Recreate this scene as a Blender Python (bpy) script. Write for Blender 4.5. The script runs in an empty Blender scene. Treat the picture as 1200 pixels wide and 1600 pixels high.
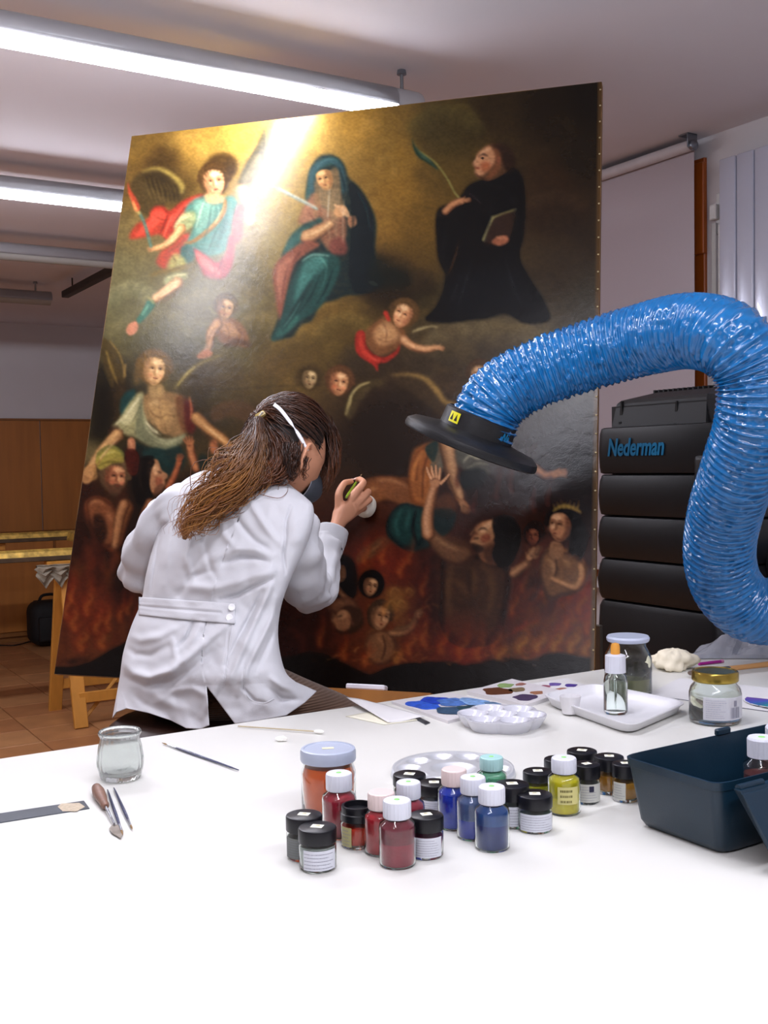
import bpy, bmesh, math, random
import numpy as np
from mathutils import Vector, Matrix
random.seed(3); rng=np.random.default_rng(3)
SC=bpy.context.scene; COL=SC.collection
# ---------------------------------------------------------------- camera (at the origin of the room plan, 1.42 m up)
F_=1700.;PI_,RO_,YA_=.04276,-.01582,.54883;H_=1.42
fw=np.array([np.sin(YA_)*np.cos(PI_),np.cos(YA_)*np.cos(PI_),-np.sin(PI_)])
rt=np.array([np.cos(YA_),-np.sin(YA_),0.]); up=np.cross(rt,fw)
rt,up=np.cos(RO_)*rt+np.sin(RO_)*up,-np.sin(RO_)*rt+np.cos(RO_)*up
CP=np.array([0,0,H_])
cd=bpy.data.cameras.new('camera'); cam=bpy.data.objects.new('camera',cd); COL.objects.link(cam)
cam.matrix_world=Matrix([[rt[0],up[0],-fw[0],0],[rt[1],up[1],-fw[1],0],[rt[2],up[2],-fw[2],H_],[0,0,0,1]])
cd.sensor_fit='VERTICAL'; cd.sensor_height=24; cd.lens=24*F_/1600; cd.clip_start=.05
SC.camera=cam
# ---------------------------------------------------------------- world, exposure
wd=bpy.data.worlds.new('world'); SC.world=wd; wd.use_nodes=True
wd.node_tree.nodes['Background'].inputs[0].default_value=(.06,.07,.1,1); wd.node_tree.nodes['Background'].inputs[1].default_value=.3
SC.view_settings.view_transform='Standard'; SC.view_settings.look='None'; SC.view_settings.gamma=1
SC.view_settings.use_curve_mapping=False; SC.view_settings.exposure=0.74
LAMP_STRENGTH=40.0
ROWS=[(-.05,-1.6,2.2,1),(1.5,.35,1.25,1),(3.02,.1,1.90,1),(4.68,-2.2,1.80,1),(6.03,-2.0,2.3,0),(7.55,-1.0,1.98,0)]   # lamp rows: Y, X from, X to, lit
# ---------------------------------------------------------------- placing helpers: a ray of the room seen through the lens
def ray(x,y): return (x-600)/F_*rt-(y-800)/F_*up+fw
def atD(x,y,D): return CP+ray(x,y)*D
def atz(x,y,z): d=ray(x,y); return CP+d*((z-H_)/d[2])
def atX(x,y,X): d=ray(x,y); return CP+d*(X/d[0])
def atY(x,y,Y): d=ray(x,y); return CP+d*(Y/d[1])
def depth(p): return float((np.array(p)-CP)@fw)
def atPl(x,y,p,n): d=ray(x,y); return CP+d*(((np.array(p)-CP)@n)/(d@n))
# ---------------------------------------------------------------- materials
MATS={}
def srgb(h):
    if isinstance(h,str): c=[int(h[i:i+2],16)/255 for i in(0,2,4)]
    else: c=h
    return tuple((v/12.92 if v<=.04045 else ((v+.055)/1.055)**2.4) for v in c[:3])+(1,)
def mat(name,col='808080',rough=.5,metal=0,var=.12,scale=8,bump=0,bscale=60,trans=0,ior=1.45,coat=0,emit=0,alpha=1,sheen=0,spec=.5,stretch=None,attr=None,detail=3):
    if name in MATS: return MATS[name]
    m=bpy.data.materials.new(name); m.use_nodes=True; N=m.node_tree.nodes; L=m.node_tree.links; b=N['Principled BSDF']
    c=srgb(col); b.inputs['Base Color'].default_value=c; b.inputs['Roughness'].default_value=rough; b.inputs['Metallic'].default_value=metal
    b.inputs['IOR'].default_value=ior; b.inputs['Transmission Weight'].default_value=trans; b.inputs['Coat Weight'].default_value=coat; b.inputs['Coat Roughness'].default_value=.06
    b.inputs['Specular IOR Level'].default_value=spec; b.inputs['Alpha'].default_value=alpha; b.inputs['Sheen Weight'].default_value=sheen
    tc=N.new('ShaderNodeTexCoord'); src=tc.outputs['Object']
    if stretch:
        mp=N.new('ShaderNodeMapping'); mp.inputs['Scale'].default_value=stretch; L.new(src,mp.inputs[0]); src=mp.outputs[0]
    if emit:
        b.inputs['Emission Color'].default_value=c; b.inputs['Emission Strength'].default_value=emit
    if attr:
        a=N.new('ShaderNodeAttribute'); a.attribute_name=attr; L.new(a.outputs['Color'],b.inputs['Base Color'])
    elif var and trans<.5 and not emit:
        n=N.new('ShaderNodeTexNoise'); n.inputs['Scale'].default_value=scale; n.inputs['Detail'].default_value=detail; L.new(src,n.inputs['Vector'])
        r=N.new('ShaderNodeValToRGB'); r.color_ramp.elements[0].position=.3; r.color_ramp.elements[1].position=.7
        r.color_ramp.elements[0].color=tuple(v*(1-var) for v in c[:3])+(1,); r.color_ramp.elements[1].color=tuple(min(1,v*(1+var)) for v in c[:3])+(1,)
        L.new(n.outputs['Fac'],r.inputs[0]); L.new(r.outputs[0],b.inputs['Base Color'])
    if bump:
        n2=N.new('ShaderNodeTexNoise'); n2.inputs['Scale'].default_value=bscale; n2.inputs['Detail'].default_value=4; L.new(src,n2.inputs['Vector'])
        bp=N.new('ShaderNodeBump'); bp.inputs['Strength'].default_value=1; bp.inputs['Distance'].default_value=bump; L.new(n2.outputs['Fac'],bp.inputs['Height']); L.new(bp.outputs[0],b.inputs['Normal'])
    MATS[name]=m; return m
# ---------------------------------------------------------------- mesh collector
class MB:
    def __init__(s): s.v=[];s.f=[];s.n=0
    def add(s,v,f):
        v=np.asarray(v,float); s.v.append(v); k=s.n; s.f+= [tuple(i+k for i in q) for q in f]; s.n+=len(v); return s
    def box(s,c,size,R=None):
        h=np.array(size)/2; P=np.array([[x,y,z] for x in(-1,1) for y in(-1,1) for z in(-1,1)])*h
        if R is not None: P=P@np.array(R).T
        return s.add(P+np.array(c),[(0,1,3,2),(4,6,7,5),(0,4,5,1),(2,3,7,6),(0,2,6,4),(1,5,7,3)])
    def bbox(s,c,size,r=.003,seg=2,R=None):   # bevelled box
        bm=bmesh.new(); bmesh.ops.create_cube(bm,size=1)
        for v in bm.verts: v.co=Vector([v.co[i]*size[i] for i in range(3)])
        bmesh.ops.bevel(bm,geom=bm.edges[:],offset=r,segments=seg,affect='EDGES',profile=.5)
        P=np.array([v.co[:] for v in bm.verts]); F=[[v.index for v in f.verts] for f in bm.faces]; bm.free()
        if R is not None: P=P@np.array(R).T
        return s.add(P+np.array(c),F)
    def lathe(s,prof,c=(0,0,0),seg=32,R=None,closed=False,rmod=None):
        prof=np.array(prof,float); n=len(prof); t=np.arange(seg)*2*np.pi/seg
        P=[]
        for r,z in prof:
            rr=r*(rmod(t) if rmod else 1); P.append(np.stack([rr*np.cos(t),rr*np.sin(t),np.full(seg,z)],1))
        P=np.vstack(P)
        if R is not None: P=P@np.array(R).T
        F=[(i*seg+j,i*seg+(j+1)%seg,(i+1)*seg+(j+1)%seg,(i+1)*seg+j) for i in range(n-1) for j in range(seg)]
        if closed: F+=[((n-1)*seg+j,(n-1)*seg+(j+1)%seg,(j+1)%seg,j) for j in range(seg)]
        else:
            if prof[0][0]>1e-6: F.append(tuple(range(seg))[::-1])
            if prof[-1][0]>1e-6: F.append(tuple((n-1)*seg+j for j in range(seg)))
        return s.add(P+np.array(c),F)
    def tube(s,P,r,seg=8,caps=True,up0=None,sq=None):
        P=np.array(P,float);n=len(P); r=np.full(n,r) if np.isscalar(r) else np.array(r,float)
        T=np.gradient(P,axis=0);T/=np.linalg.norm(T,axis=1)[:,None]+1e-12
        u=np.array(up0 if up0 is not None else ([0,0,1] if abs(T[0][2])<.9 else [1,0,0]),float); V=[]
        a=np.arange(seg)*2*np.pi/seg
        for i in range(n):
            u=u-T[i]*(u@T[i]); u/=np.linalg.norm(u)+1e-12; w=np.cross(T[i],u)
            k=1 if sq is None else sq
            V.append(P[i]+r[i]*(np.cos(a)[:,None]*u*k+np.sin(a)[:,None]*w))
        V=np.vstack(V); F=[(i*seg+j,(i+1)*seg+j,(i+1)*seg+(j+1)%seg,i*seg+(j+1)%seg) for i in range(n-1) for j in range(seg)]
        if caps: F+=[tuple(range(seg)),tuple((n-1)*seg+j for j in range(seg))[::-1]]
        return s.add(V,F)
    def grid(s,V,wrap=False):                 # V: (n,m,3)
        n,m=V.shape[:2]; F=[(i*m+j,i*m+(j+1)%m,(i+1)*m+(j+1)%m,(i+1)*m+j) for i in range(n-1) for j in range(m if wrap else m-1)]
        return s.add(V.reshape(-1,3),F)
    def prism(s,poly,a,b):                    # poly: list of 3d points, extruded by vector b-a added
        P=np.array(poly,float);d=np.array(b,float)-np.array(a,float);n=len(P)
        return s.add(np.vstack([P,P+d]),[tuple(range(n))[::-1],tuple(range(n,2*n))]+[(i,(i+1)%n,n+(i+1)%n,n+i) for i in range(n)])
    def verts(s): return np.vstack(s.v)
def wloc(o):
    p=np.zeros(3)
    while o is not None: p=p+np.array(o.location); o=o.parent
    return p
def mk(name,m,mt,parent=None,world=True,smooth=False,kind=None,label=None,fixn=True,thick=0,ang=40):
    V=m.verts()
    if parent is not None and world: V=V-wloc(parent)
    me=bpy.data.meshes.new(name); me.from_pydata(V.tolist(),[],m.f)
    if fixn:
        bm=bmesh.new(); bm.from_mesh(me); bmesh.ops.recalc_face_normals(bm,faces=bm.faces); bm.to_mesh(me); bm.free()
    if mt: me.materials.append(mt)
    if smooth:
        me.shade_smooth()
        if ang: me.set_sharp_from_angle(angle=math.radians(ang))
    o=bpy.data.objects.new(name,me); COL.objects.link(o)
    if parent is not None: o.parent=parent
    if thick:
        md=o.modifiers.new('t','SOLIDIFY'); md.thickness=thick; md.offset=0
    if kind: o['kind']=kind
    if label: o['label']=label
    return o
def tag(o,label,cat,group=None):
    o['label']=label; o['category']=cat
    if group: o['group']=group
    return o
def thing(name,label,cat,loc=(0,0,0),group=None,rz=0):
    o=bpy.data.objects.new(name,None); COL.objects.link(o); o.location=tuple(loc); o.rotation_euler=(0,0,rz); o.empty_display_size=.05
    return tag(o,label,cat,group)
def bake(o):       # apply modifiers
    dg=bpy.context.evaluated_depsgraph_get(); me=bpy.data.meshes.new_from_object(o.evaluated_get(dg)); o.modifiers.clear(); o.data=me; return o
def textmesh(s,size,ext=.0006,shear=0,bold=0,xs=1):
    cu=bpy.data.curves.new('t','FONT'); cu.body=s; cu.size=size; cu.extrude=ext; cu.shear=shear; cu.offset=bold; cu.resolution_u=3
    o=bpy.data.objects.new('t',cu); COL.objects.link(o); bpy.context.view_layer.update()
    me=bpy.data.meshes.new_from_object(o.evaluated_get(bpy.context.evaluated_depsgraph_get())); V=np.array([v.co[:] for v in me.vertices]); F=[tuple(p.vertices) for p in me.polygons]
    bpy.data.objects.remove(o); bpy.data.meshes.remove(me); V[:,0]*=xs; return V,F
def rotz(a): c,s=math.cos(a),math.sin(a); return np.array([[c,-s,0],[s,c,0],[0,0,1.]])
def frame(z,x=None):    # rotation whose columns are x,y,z axes
    z=np.array(z,float)/np.linalg.norm(z); x=np.array(x if x is not None else ([1,0,0] if abs(z[0])<.9 else [0,1,0]),float); x-=z*(x@z); x/=np.linalg.norm(x)
    return np.stack([x,np.cross(z,x),z],1)
def spline(P,n):
    P=np.array(P,float);N=len(P);o=[]
    for t in np.linspace(0,N-1-1e-9,n):
        i=int(t);t-=i;a,b,c,d=P[max(i-1,0)],P[i],P[i+1],P[min(i+2,N-1)]
        o.append(.5*(2*b+(c-a)*t+(2*a-5*b+4*c-d)*t*t+(3*b-a-3*c+d)*t**3))
    return np.array(o)
# ---------------------------------------------------------------- ROOM
CZ=2.70; XW=3.39; YB=9.72; XL=-3.2; YN=-3.0
wallm=mat('plaster_white','d2d0d3',.75,var=.02,scale=2,bump=.0004,bscale=90)
ceilm=mat('ceiling_white','e2dfe4',.8,var=.015,scale=2)
ceil=mk('ceiling',MB().box(((XL+XW)/2,(YN+YB)/2,CZ+.05),(XW-XL+.2,YB-YN+.2,.1)),ceilm,kind='structure')
fl=mk('floor',MB().box(((XL+XW)/2,(YN+YB)/2,-.06),(XW-XL+.2,YB-YN+.2,.1)),mat('floor_base','9a6c46',.45),kind='structure')
_m=MATS['floor_base']; _b=_m.node_tree.nodes.new('ShaderNodeTexBrick'); _t=_m.node_tree.nodes.new('ShaderNodeTexCoord'); _b.offset=0; _b.squash=1; _b.inputs['Scale'].default_value=1/.33; _b.inputs['Brick Width'].default_value=1; _b.inputs['Row Height'].default_value=1; _b.inputs['Mortar Size'].default_value=.012
_b.inputs['Color1'].default_value=srgb('a8754c'); _b.inputs['Color2'].default_value=srgb('9c6a44'); _b.inputs['Mortar'].default_value=srgb('6b5a48'); _m.node_tree.links.new(_t.outputs['Object'],_b.inputs['Vector']); _m.node_tree.links.new(_b.outputs['Color'],_m.node_tree.nodes['Principled BSDF'].inputs['Base Color'])
tilem=[mat('terracotta_%d'%i,c,.38,var=.13,scale=6,bump=.0003,bscale=40) for i,c in enumerate(('a8754c','a06c46','b07e54'))]
TS=.33; tme=None
for i in range(11):
    for j in range(21):
        x=XW-.17-i*TS; y=YB-.17-j*TS
        if y<3.0: continue
        if tme is None:
            o=mk('floor_tile',MB().bbox((0,0,0),(TS-.006,TS-.006,.012),.002,1),tilem[0],fl,world=False); tme=[o.data]
            for m_ in tilem[1:]:
                d=o.data.copy(); d.materials[0]=m_; tme.append(d)
        else:
            o=bpy.data.objects.new('floor_tile',random.choice(tme)); COL.objects.link(o); o.parent=fl
        o.location=(x,y,-.006+random.uniform(-.0006,.0004))
WY0=3.048; WY1=6.4     # window opening along the right wall
mk('wall_right',MB().box((XW+.05,(YN+WY0)/2,CZ/2),(.1,WY0-YN,CZ)).box((XW+.05,(WY1+YB)/2,CZ/2),(.1,YB-WY1,CZ)).box((XW+.05,(WY0+WY1)/2,.45),(.1,WY1-WY0,.9)).box((XW+.05,(WY0+WY1)/2,(2.622+CZ)/2),(.1,WY1-WY0,CZ-2.622)),wallm,kind='structure')
mk('wall_left',MB().box((XL-.05,(YN+YB)/2,CZ/2),(.1,YB-YN,CZ)),wallm,kind='structure')
mk('wall_near',MB().box(((XL+XW)/2,YN-.05,CZ/2),(XW-XL+.2,.1,CZ)),wallm,kind='structure')
wb=mk('wall_back',MB().box(((XL+XW)/2,YB+.05,CZ/2),(XW-XL+.2,.1,CZ)),wallm,kind='structure')

ART_GAIN=.64
# ---------------------------------------------------------------- back wall dressing: wood panels, low cupboards
woodw=mat('panel_wood','a86a2c',.45,var=.1,scale=3,stretch=(6,6,.6))
woodd=mat('panel_wood_dark','8a5826',.5,var=.1,scale=3,stretch=(6,6,.6))
darkm=mat('grille_dark','1c1510',.8,var=0)  # near-black brown for the vent grille
x=-3.1
while x<XW-.05:
    w=min(.92,XW-.01-x)
    mk('wall_panel',MB().bbox((x+w/2,YB-.012,.93),(w-.008,.022,1.856),.002,1),woodw,wb); x+=.92
mk('panel_cap',MB().box(((XW-3.1)/2,YB-.016,1.868),(XW+3.1,.034,.016)),woodd,wb)
cab=thing('cupboard','long low brown wooden cupboard along the far wall behind the gilded frame','cupboard',(1.2,YB-.24,0))
mk('carcass',MB().box((1.2,YB-.245,.46),(3.6,.42,.82)).box((1.2,YB-.24,.025),(3.5,.36,.05)),woodd,cab)
mk('top_board',MB().bbox((1.2,YB-.25,.885),(3.64,.46,.03),.004,1),woodd,cab)
for k in range(6):
    xc=-.3+k*.6
    d=mk('door',MB().bbox((xc,YB-.464,.47),(.58,.018,.76),.003,1),woodw,cab)
    mk('handle',MB().bbox((xc+.2,YB-.482,.62),(.12,.014,.016),.003,1),mat('dull_metal','6a655c',.4,.8),d)
mk('vent_grille',MB().bbox((2.36,YB-.478,.30),(.3,.012,.08),.002,1),darkm,cab)
# skirting
mk('baseboard_left',MB().box((XL+.01,(YN+YB)/2,.04),(.016,YB-YN-.4,.08)),woodd,kind='structure')
# ---------------------------------------------------------------- lamp rows
hous=mat('lamp_housing','b4b6ba',.35,.3,var=.02)
glow=mat('lamp_glow','f2f3ff',emit=LAMP_STRENGTH)
offm=mat('lamp_diffuser_off','a8aaa6',.25,var=.02)
ZL=2.59; RL=.047
desc={0:'lit tube lamp overhead behind the table front',1:'lit tube lamp over the white table',2:'lit tube lamp ending just above the painting, nearest one in view',3:'second lit tube lamp, cut off by the painting edge',4:'unlit grey tube lamp behind the two lit ones',5:'small unlit tube lamp farthest back near the wall'}
for k,(Y,x0,x1,lit) in enumerate(ROWS):
    xe=x1+(.115 if lit else 0); xs=x0
    t=thing('tube_lamp',desc[k],'lamp',((x0+x1)/2,Y,ZL),'ceiling tube lamps')
    # housing: open-bottomed round channel
    a=np.radians(np.linspace(-20,200,17)); n=2
    sec=np.stack([np.cos(a)*RL,np.sin(a)*RL],1)
    V=np.array([[(xx,Y+p[0],ZL+p[1]) for p in sec] for xx in (xs,x1)])
    mk('housing',MB().grid(V),hous,t,smooth=True,thick=.003)
    ex=spline([(x1,RL),(xe-.03,RL),(xe-.008,RL*.8),(xe,RL*.3)],9)
    m=MB(); m.lathe([(r,z) for z,r in ex]+[(1e-4,xe)],(0,Y,ZL),24,R=frame((1,0,0)))
    if lit: mk('end_cap',m,hous,t,smooth=True)
    a=np.radians(np.linspace(-158,-22,9)); sec=np.stack([np.cos(a)*RL*.97,np.sin(a)*RL*.97],1)
    V=np.array([[(xx,Y+p[0],ZL+p[1]) for p in sec] for xx in (xs+.01,x1-.004)])
    mk('diffuser',MB().grid(V),glow if lit else offm,t,smooth=True,fixn=False)
    L=x1-x0
    for q in np.linspace(x0+.3,x1+(.04 if lit else -.1),max(2,int(L/1.4)+1)):
        mk('hanger',MB().tube([(q,Y,ZL+RL-.004),(q,Y,CZ)],.006,8).lathe([(.016,0),(.014,.014),(1e-4,.014)],(q,Y,CZ-.014),12),mat('bracket_metal','8a8e94',.35,.8),t)
tr=thing('tube_shadow_bar','dark bar built in place of the tube lamp shadows below the ceiling','shadow_bar',(1.93,6.8,2.6))  # bar and its hangers stand in for the dark shadows of the tubes
mk('bar',MB().bbox((2.06,6.79,2.615),(.05,1.38,.045),.004,1),mat('bar_dark','3a3836',.5,.4),tr)
for yy in(6.3,7.3): mk('hanger',MB().tube([(2.06,yy,2.63),(2.06,yy,CZ)],.005,8),MATS['bar_dark'],tr)
# ---------------------------------------------------------------- window, blind, radiator on the right wall
win=bpy.data.objects.new('window_1',None); COL.objects.link(win); win.location=(XW,(WY0+WY1)/2,.9); win['kind']='structure'
brown=mat('window_wood','9a4c12',.4,var=.12,scale=4,stretch=(5,5,.5))
mk('frame_side',MB().bbox((XW+.02,WY0+.045,1.76),(.07,.09,1.72),.004,1),brown,win)
mk('frame_side',MB().bbox((XW+.02,WY1-.045,1.76),(.07,.09,1.72),.004,1),brown,win)
mk('frame_top',MB().bbox((XW+.02,(WY0+WY1)/2,2.582),(.07,WY1-WY0-.18,.075),.004,1),brown,win)
mk('frame_bottom',MB().bbox((XW+.02,(WY0+WY1)/2,.94),(.07,WY1-WY0-.18,.075),.004,1),brown,win)
mk('mullion',MB().bbox((XW+.02,(WY0+WY1)/2,1.76),(.06,.07,1.56),.004,1),brown,win)
mk('frame_block',MB().bbox((XW-.02,WY0+.03,2.42),(.02,.075,.36),.003,1),brown,win)
mk('pane',MB().box((XW+.03,(WY0+WY1)/2,1.76),(.006,WY1-WY0-.18,1.56)),mat('pane_glass','ffffff',.02,trans=1),win)
mk('sill',MB().bbox((XW-.03,(WY0+WY1)/2,.88),(.14,WY1-WY0+.04,.03),.004,1),wallm,win)
blm=mat('blind_cloth','b4aab0',.55,var=.02,scale=400,bump=.0001,bscale=900)
bl=thing('roller_blind','pale pinkish grey roller blind pulled down over the window beside the painting','blind',(XW-.09,4.6,2.63))
RY0=atX(1080,220,XW-.09)[1]
mk('roller',MB().tube([(XW-.09,RY0,2.655),(XW-.09,WY1,2.655)],.022,20),mat('blind_roll','c4bfc2',.6),bl,smooth=True)
by0=atX(1083,400,XW-.075)[1]
mk('cloth',MB().box((XW-.068,(by0+WY1)/2,1.80),(.0012,WY1-by0,1.70)),blm,bl)
mk('hem_bar',MB().bbox((XW-.068,(by0+WY1)/2,.955),(.012,WY1-by0,.022),.002,1),MATS['blind_roll'],bl)
m=MB(); m.bbox((XW-.09,RY0-.004,2.672),(.055,.006,.056),.002,1); m.bbox((XW-.09,RY0+.018,2.697),(.055,.05,.006),.002,1); m.lathe([(.021,0),(.021,.012),(.008,.02),(1e-4,.02)],(XW-.09,RY0-.006,2.652),16,R=frame((0,-1,0)))
mk('bracket',m,mat('zinc','8a909a',.35,.85),bl,smooth=True)
mk('ceiling_rail',MB().bbox((XW-.04,2.93,2.672),(.035,.22,.03),.004,1),mat('blind_roll','c4bfc2'),bl) if 0 else None
# strap winder beside the window
st=thing('strap_winder','narrow white strap guide on the wall between window and radiator','strap guide',(XW-.01,2.985,2.35))
mk('face_plate',MB().bbox((XW-.006,2.968,2.385),(.012,.05,.16),.003,1),mat('plastic_white','d2d2d0',.35),st)
mk('hood',MB().bbox((XW-.022,2.99,2.39),(.026,.036,.06),.006,2),MATS['plastic_white'],st)
mk('strap',MB().bbox((XW-.02,2.995,1.65),(.004,.022,1.40),.0015,1),mat('strap_cloth','b8b9b6',.7),st)
mk('cord_channel',MB().bbox((XW-.008,2.975,1.66),(.012,.014,1.36),.002,1),MATS['plastic_white'],st)
# radiator
rad=thing('radiator','tall white panel radiator on the wall at the right edge','radiator',(XW-.05,2.55,.3))
radm=mat('radiator_enamel','c2c6d6',.22,var=.01,coat=.4,metal=.15)
for k in range(9):
    y=2.925-.0835*(k+.5)
    mk('column',MB().bbox((XW-.060,y,1.40),(.03,.078,2.34),.006,3),radm,rad,smooth=True)
for z_ in(.34,2.45): mk('manifold',MB().bbox((XW-.036,2.55,z_),(.022,.74,.05),.004,1),radm,rad)
for y_ in(2.8,2.3): mk('wall_bracket',MB().box((XW-.016,y_,2.2),(.024,.03,.05)),radm,rad)
# ---------------------------------------------------------------- trestles with the gilded frame, bag, cloth
pine=mat('pine','c08436',.5,var=.14,scale=4,stretch=(4,4,.6))
def board(m,a,b,w,t,sidev=(1,0,0)):
    a,b=np.array(a,float),np.array(b,float); z=b-a; L=np.linalg.norm(z); return m.bbox((a+b)/2,(w,t,L),.003,1,R=frame(z,sidev))
def trestle(cx,label):
    t=thing('trestle',label,'trestle',(cx,6.22,0))
    for s in(-1,1):
        for xx in(cx,cx+.85):
            mk('leg',board(MB(),(xx,6.22+s*.275,.0),(xx,6.22+s*.04,.86),.075,.03),pine,t)
        mk('crossbar',board(MB(),(cx,6.22+s*.235,.16),(cx+.85,6.22+s*.235,.16),.022,.06,(0,1,0)),pine,t)
    mk('beam',MB().bbox((cx+.425,6.22,.885),(1.05,.08,.05),.003,1),pine,t)
    mk('brace',board(MB(),(cx+.04,5.99,.05),(cx+.6,6.3,.5),.02,.02),pine,t)
    return t
trestle(1.66,'light pine trestle behind the painting, left legs showing below it')
trestle(-.35,'light pine trestle holding the far left end of the gilded frame')
t=thing('trestle','pine trestle at the far side under the gilded frame','trestle',(0,7.9,0))
for xx in(.0,1.5):
    for s in(-1,1): mk('leg',board(MB(),(xx,7.9+s*.25,0),(xx,7.9+s*.04,.87),.05,.03),pine,t)
mk('beam',MB().bbox((.75,7.9,.895),(1.9,.08,.05),.003,1),pine,t)
gold=mat('gilding','c8a450',.45,.35,var=.4,scale=30,bump=.002,bscale=50)
goldd=mat('gilding_edge','4c3c2c',.5,.3,var=.3,scale=14)
gf=thing('gilded_frame','old gilded picture frame lying flat on pine trestles at the left','picture frame',(1.0,7.1,.92))
sec=[(-.045,.91),(-.045,.925),(-.035,.965),(-.015,.978),(.0,.962),(.02,.97),(.04,.945),(.045,.91)]
for yy,zz in((6.27,0),(7.88,.01)):
    r=mk('rail',MB().prism([(-.5,yy+a*1.3,zz+b+.001) for a,b in sec],(0,0,0),(2.72,0,0)),gold,gf); mk('moulding_edge',MB().bbox((.86,yy-.068,zz+.926),(2.72,.02,.026),.003,1),goldd,r)
for xx in(-.45,2.17):
    mk('rail',MB().prism([(xx+a*1.3,6.34,b+.001) for a,b in sec],(0,0,0),(0,1.47,.01)),gold,gf)
bag=thing('bag','black bag on the floor at the foot of the far cupboard','bag',(2.62,8.9,0))
bm=mat('black_nylon','0e0e10',.7,var=.2)
bx_=atY(78,990,8.95)[0]
m=MB(); m.bbox((bx_,8.95,.19),(.34,.26,.36),.09,5); mk('body',m,bm,bag,smooth=True,ang=0)
mk('handle',MB().tube(spline([(bx_-.08,8.95,.36),(bx_-.05,8.95,.41),(bx_+.05,8.95,.41),(bx_+.08,8.95,.36)],12),.012,8),bm,bag,smooth=True)
mk('pocket',MB().bbox((bx_,8.82,.15),(.24,.04,.2),.018,3),bm,bag,smooth=True)
cl=thing('rag','crumpled pale cloth hanging below the gilded frame rail','cloth',(1.7,6.25,.85))
g=np.zeros((12,16,3))
for i in range(12):
    for j in range(16):
        g[i,j]=(1.48+j*.021+.008*math.sin(i*1.3),6.10+.012*math.sin(j*1.4+i*.4)+.01*math.sin(i*2.1),.9-i*.011*(.6+.5*math.sin(j*.8)**2))
mk('cloth',MB().grid(g),mat('rag_cloth','8a8070',.9,var=.15),cl,smooth=True,thick=.002,fixn=False)
cbl=[]
m=MB(); P=[(1.2+i*.08,9.15+.05*math.sin(i*1.7)+.02*math.sin(i*.5),.006) for i in range(24)]; m.tube(spline(P,80),.005,6)
o=mk('cable',m,mat('cable_black','141212',.5),smooth=True); tag(o,'thin black cable lying on the floor tiles by the cupboard','cable')
# ---------------------------------------------------------------- canvas picture, painted stroke by stroke into an array
AX0,AY0,AW,AH=70,115,885,1000          # picture's own drawing frame
def hexc(c):
    return np.array([int(c[i:i+2],16) for i in(0,2,4)],float)/255
def _blur(m,s):
    k=max(1,int(round(s*1.15)))
    for _ in range(2):
        for ax in(0,1):
            p=np.pad(m,[(k+1,k) if a==ax else (0,0) for a in(0,1)],mode='edge')
            c=np.cumsum(p,axis=ax)
            n=2*k+1
            m=(c[n:]-c[:-n])/n if ax==0 else (c[:,n:]-c[:,:-n])/n
    return m
def vnoise(h,w,sx,sy,rng):
    g=rng.random((int(h/sy)+3,int(w/sx)+3))
    y=np.arange(h)/sy; x=np.arange(w)/sx
    yi=y.astype(int);xi=x.astype(int);fy=y-yi;fx=x-xi
    fy=(fy*fy*(3-2*fy))[:,None];fx=(fx*fx*(3-2*fx))[None]
    a=g[yi][:,xi];b=g[yi][:,xi+1];c=g[yi+1][:,xi];d=g[yi+1][:,xi+1]
    return (a*(1-fx)+b*fx)*(1-fy)+(c*(1-fx)+d*fx)*fy
def cr(P,closed=True,n=6):
    P=np.array(P,float);N=len(P);out=[]
    for i in range(N if closed else N-1):
        if closed: a,b,c,d=P[i-1],P[i],P[(i+1)%N],P[(i+2)%N]
        else: a,b,c,d=P[max(i-1,0)],P[i],P[i+1],P[min(i+2,N-1)]
        for t in np.arange(n)/n:
            out.append(.5*(2*b+(c-a)*t+(2*a-5*b+4*c-d)*t*t+(3*b-a-3*c+d)*t**3))
    if not closed: out.append(P[-1])
    return np.array(out)
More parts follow.
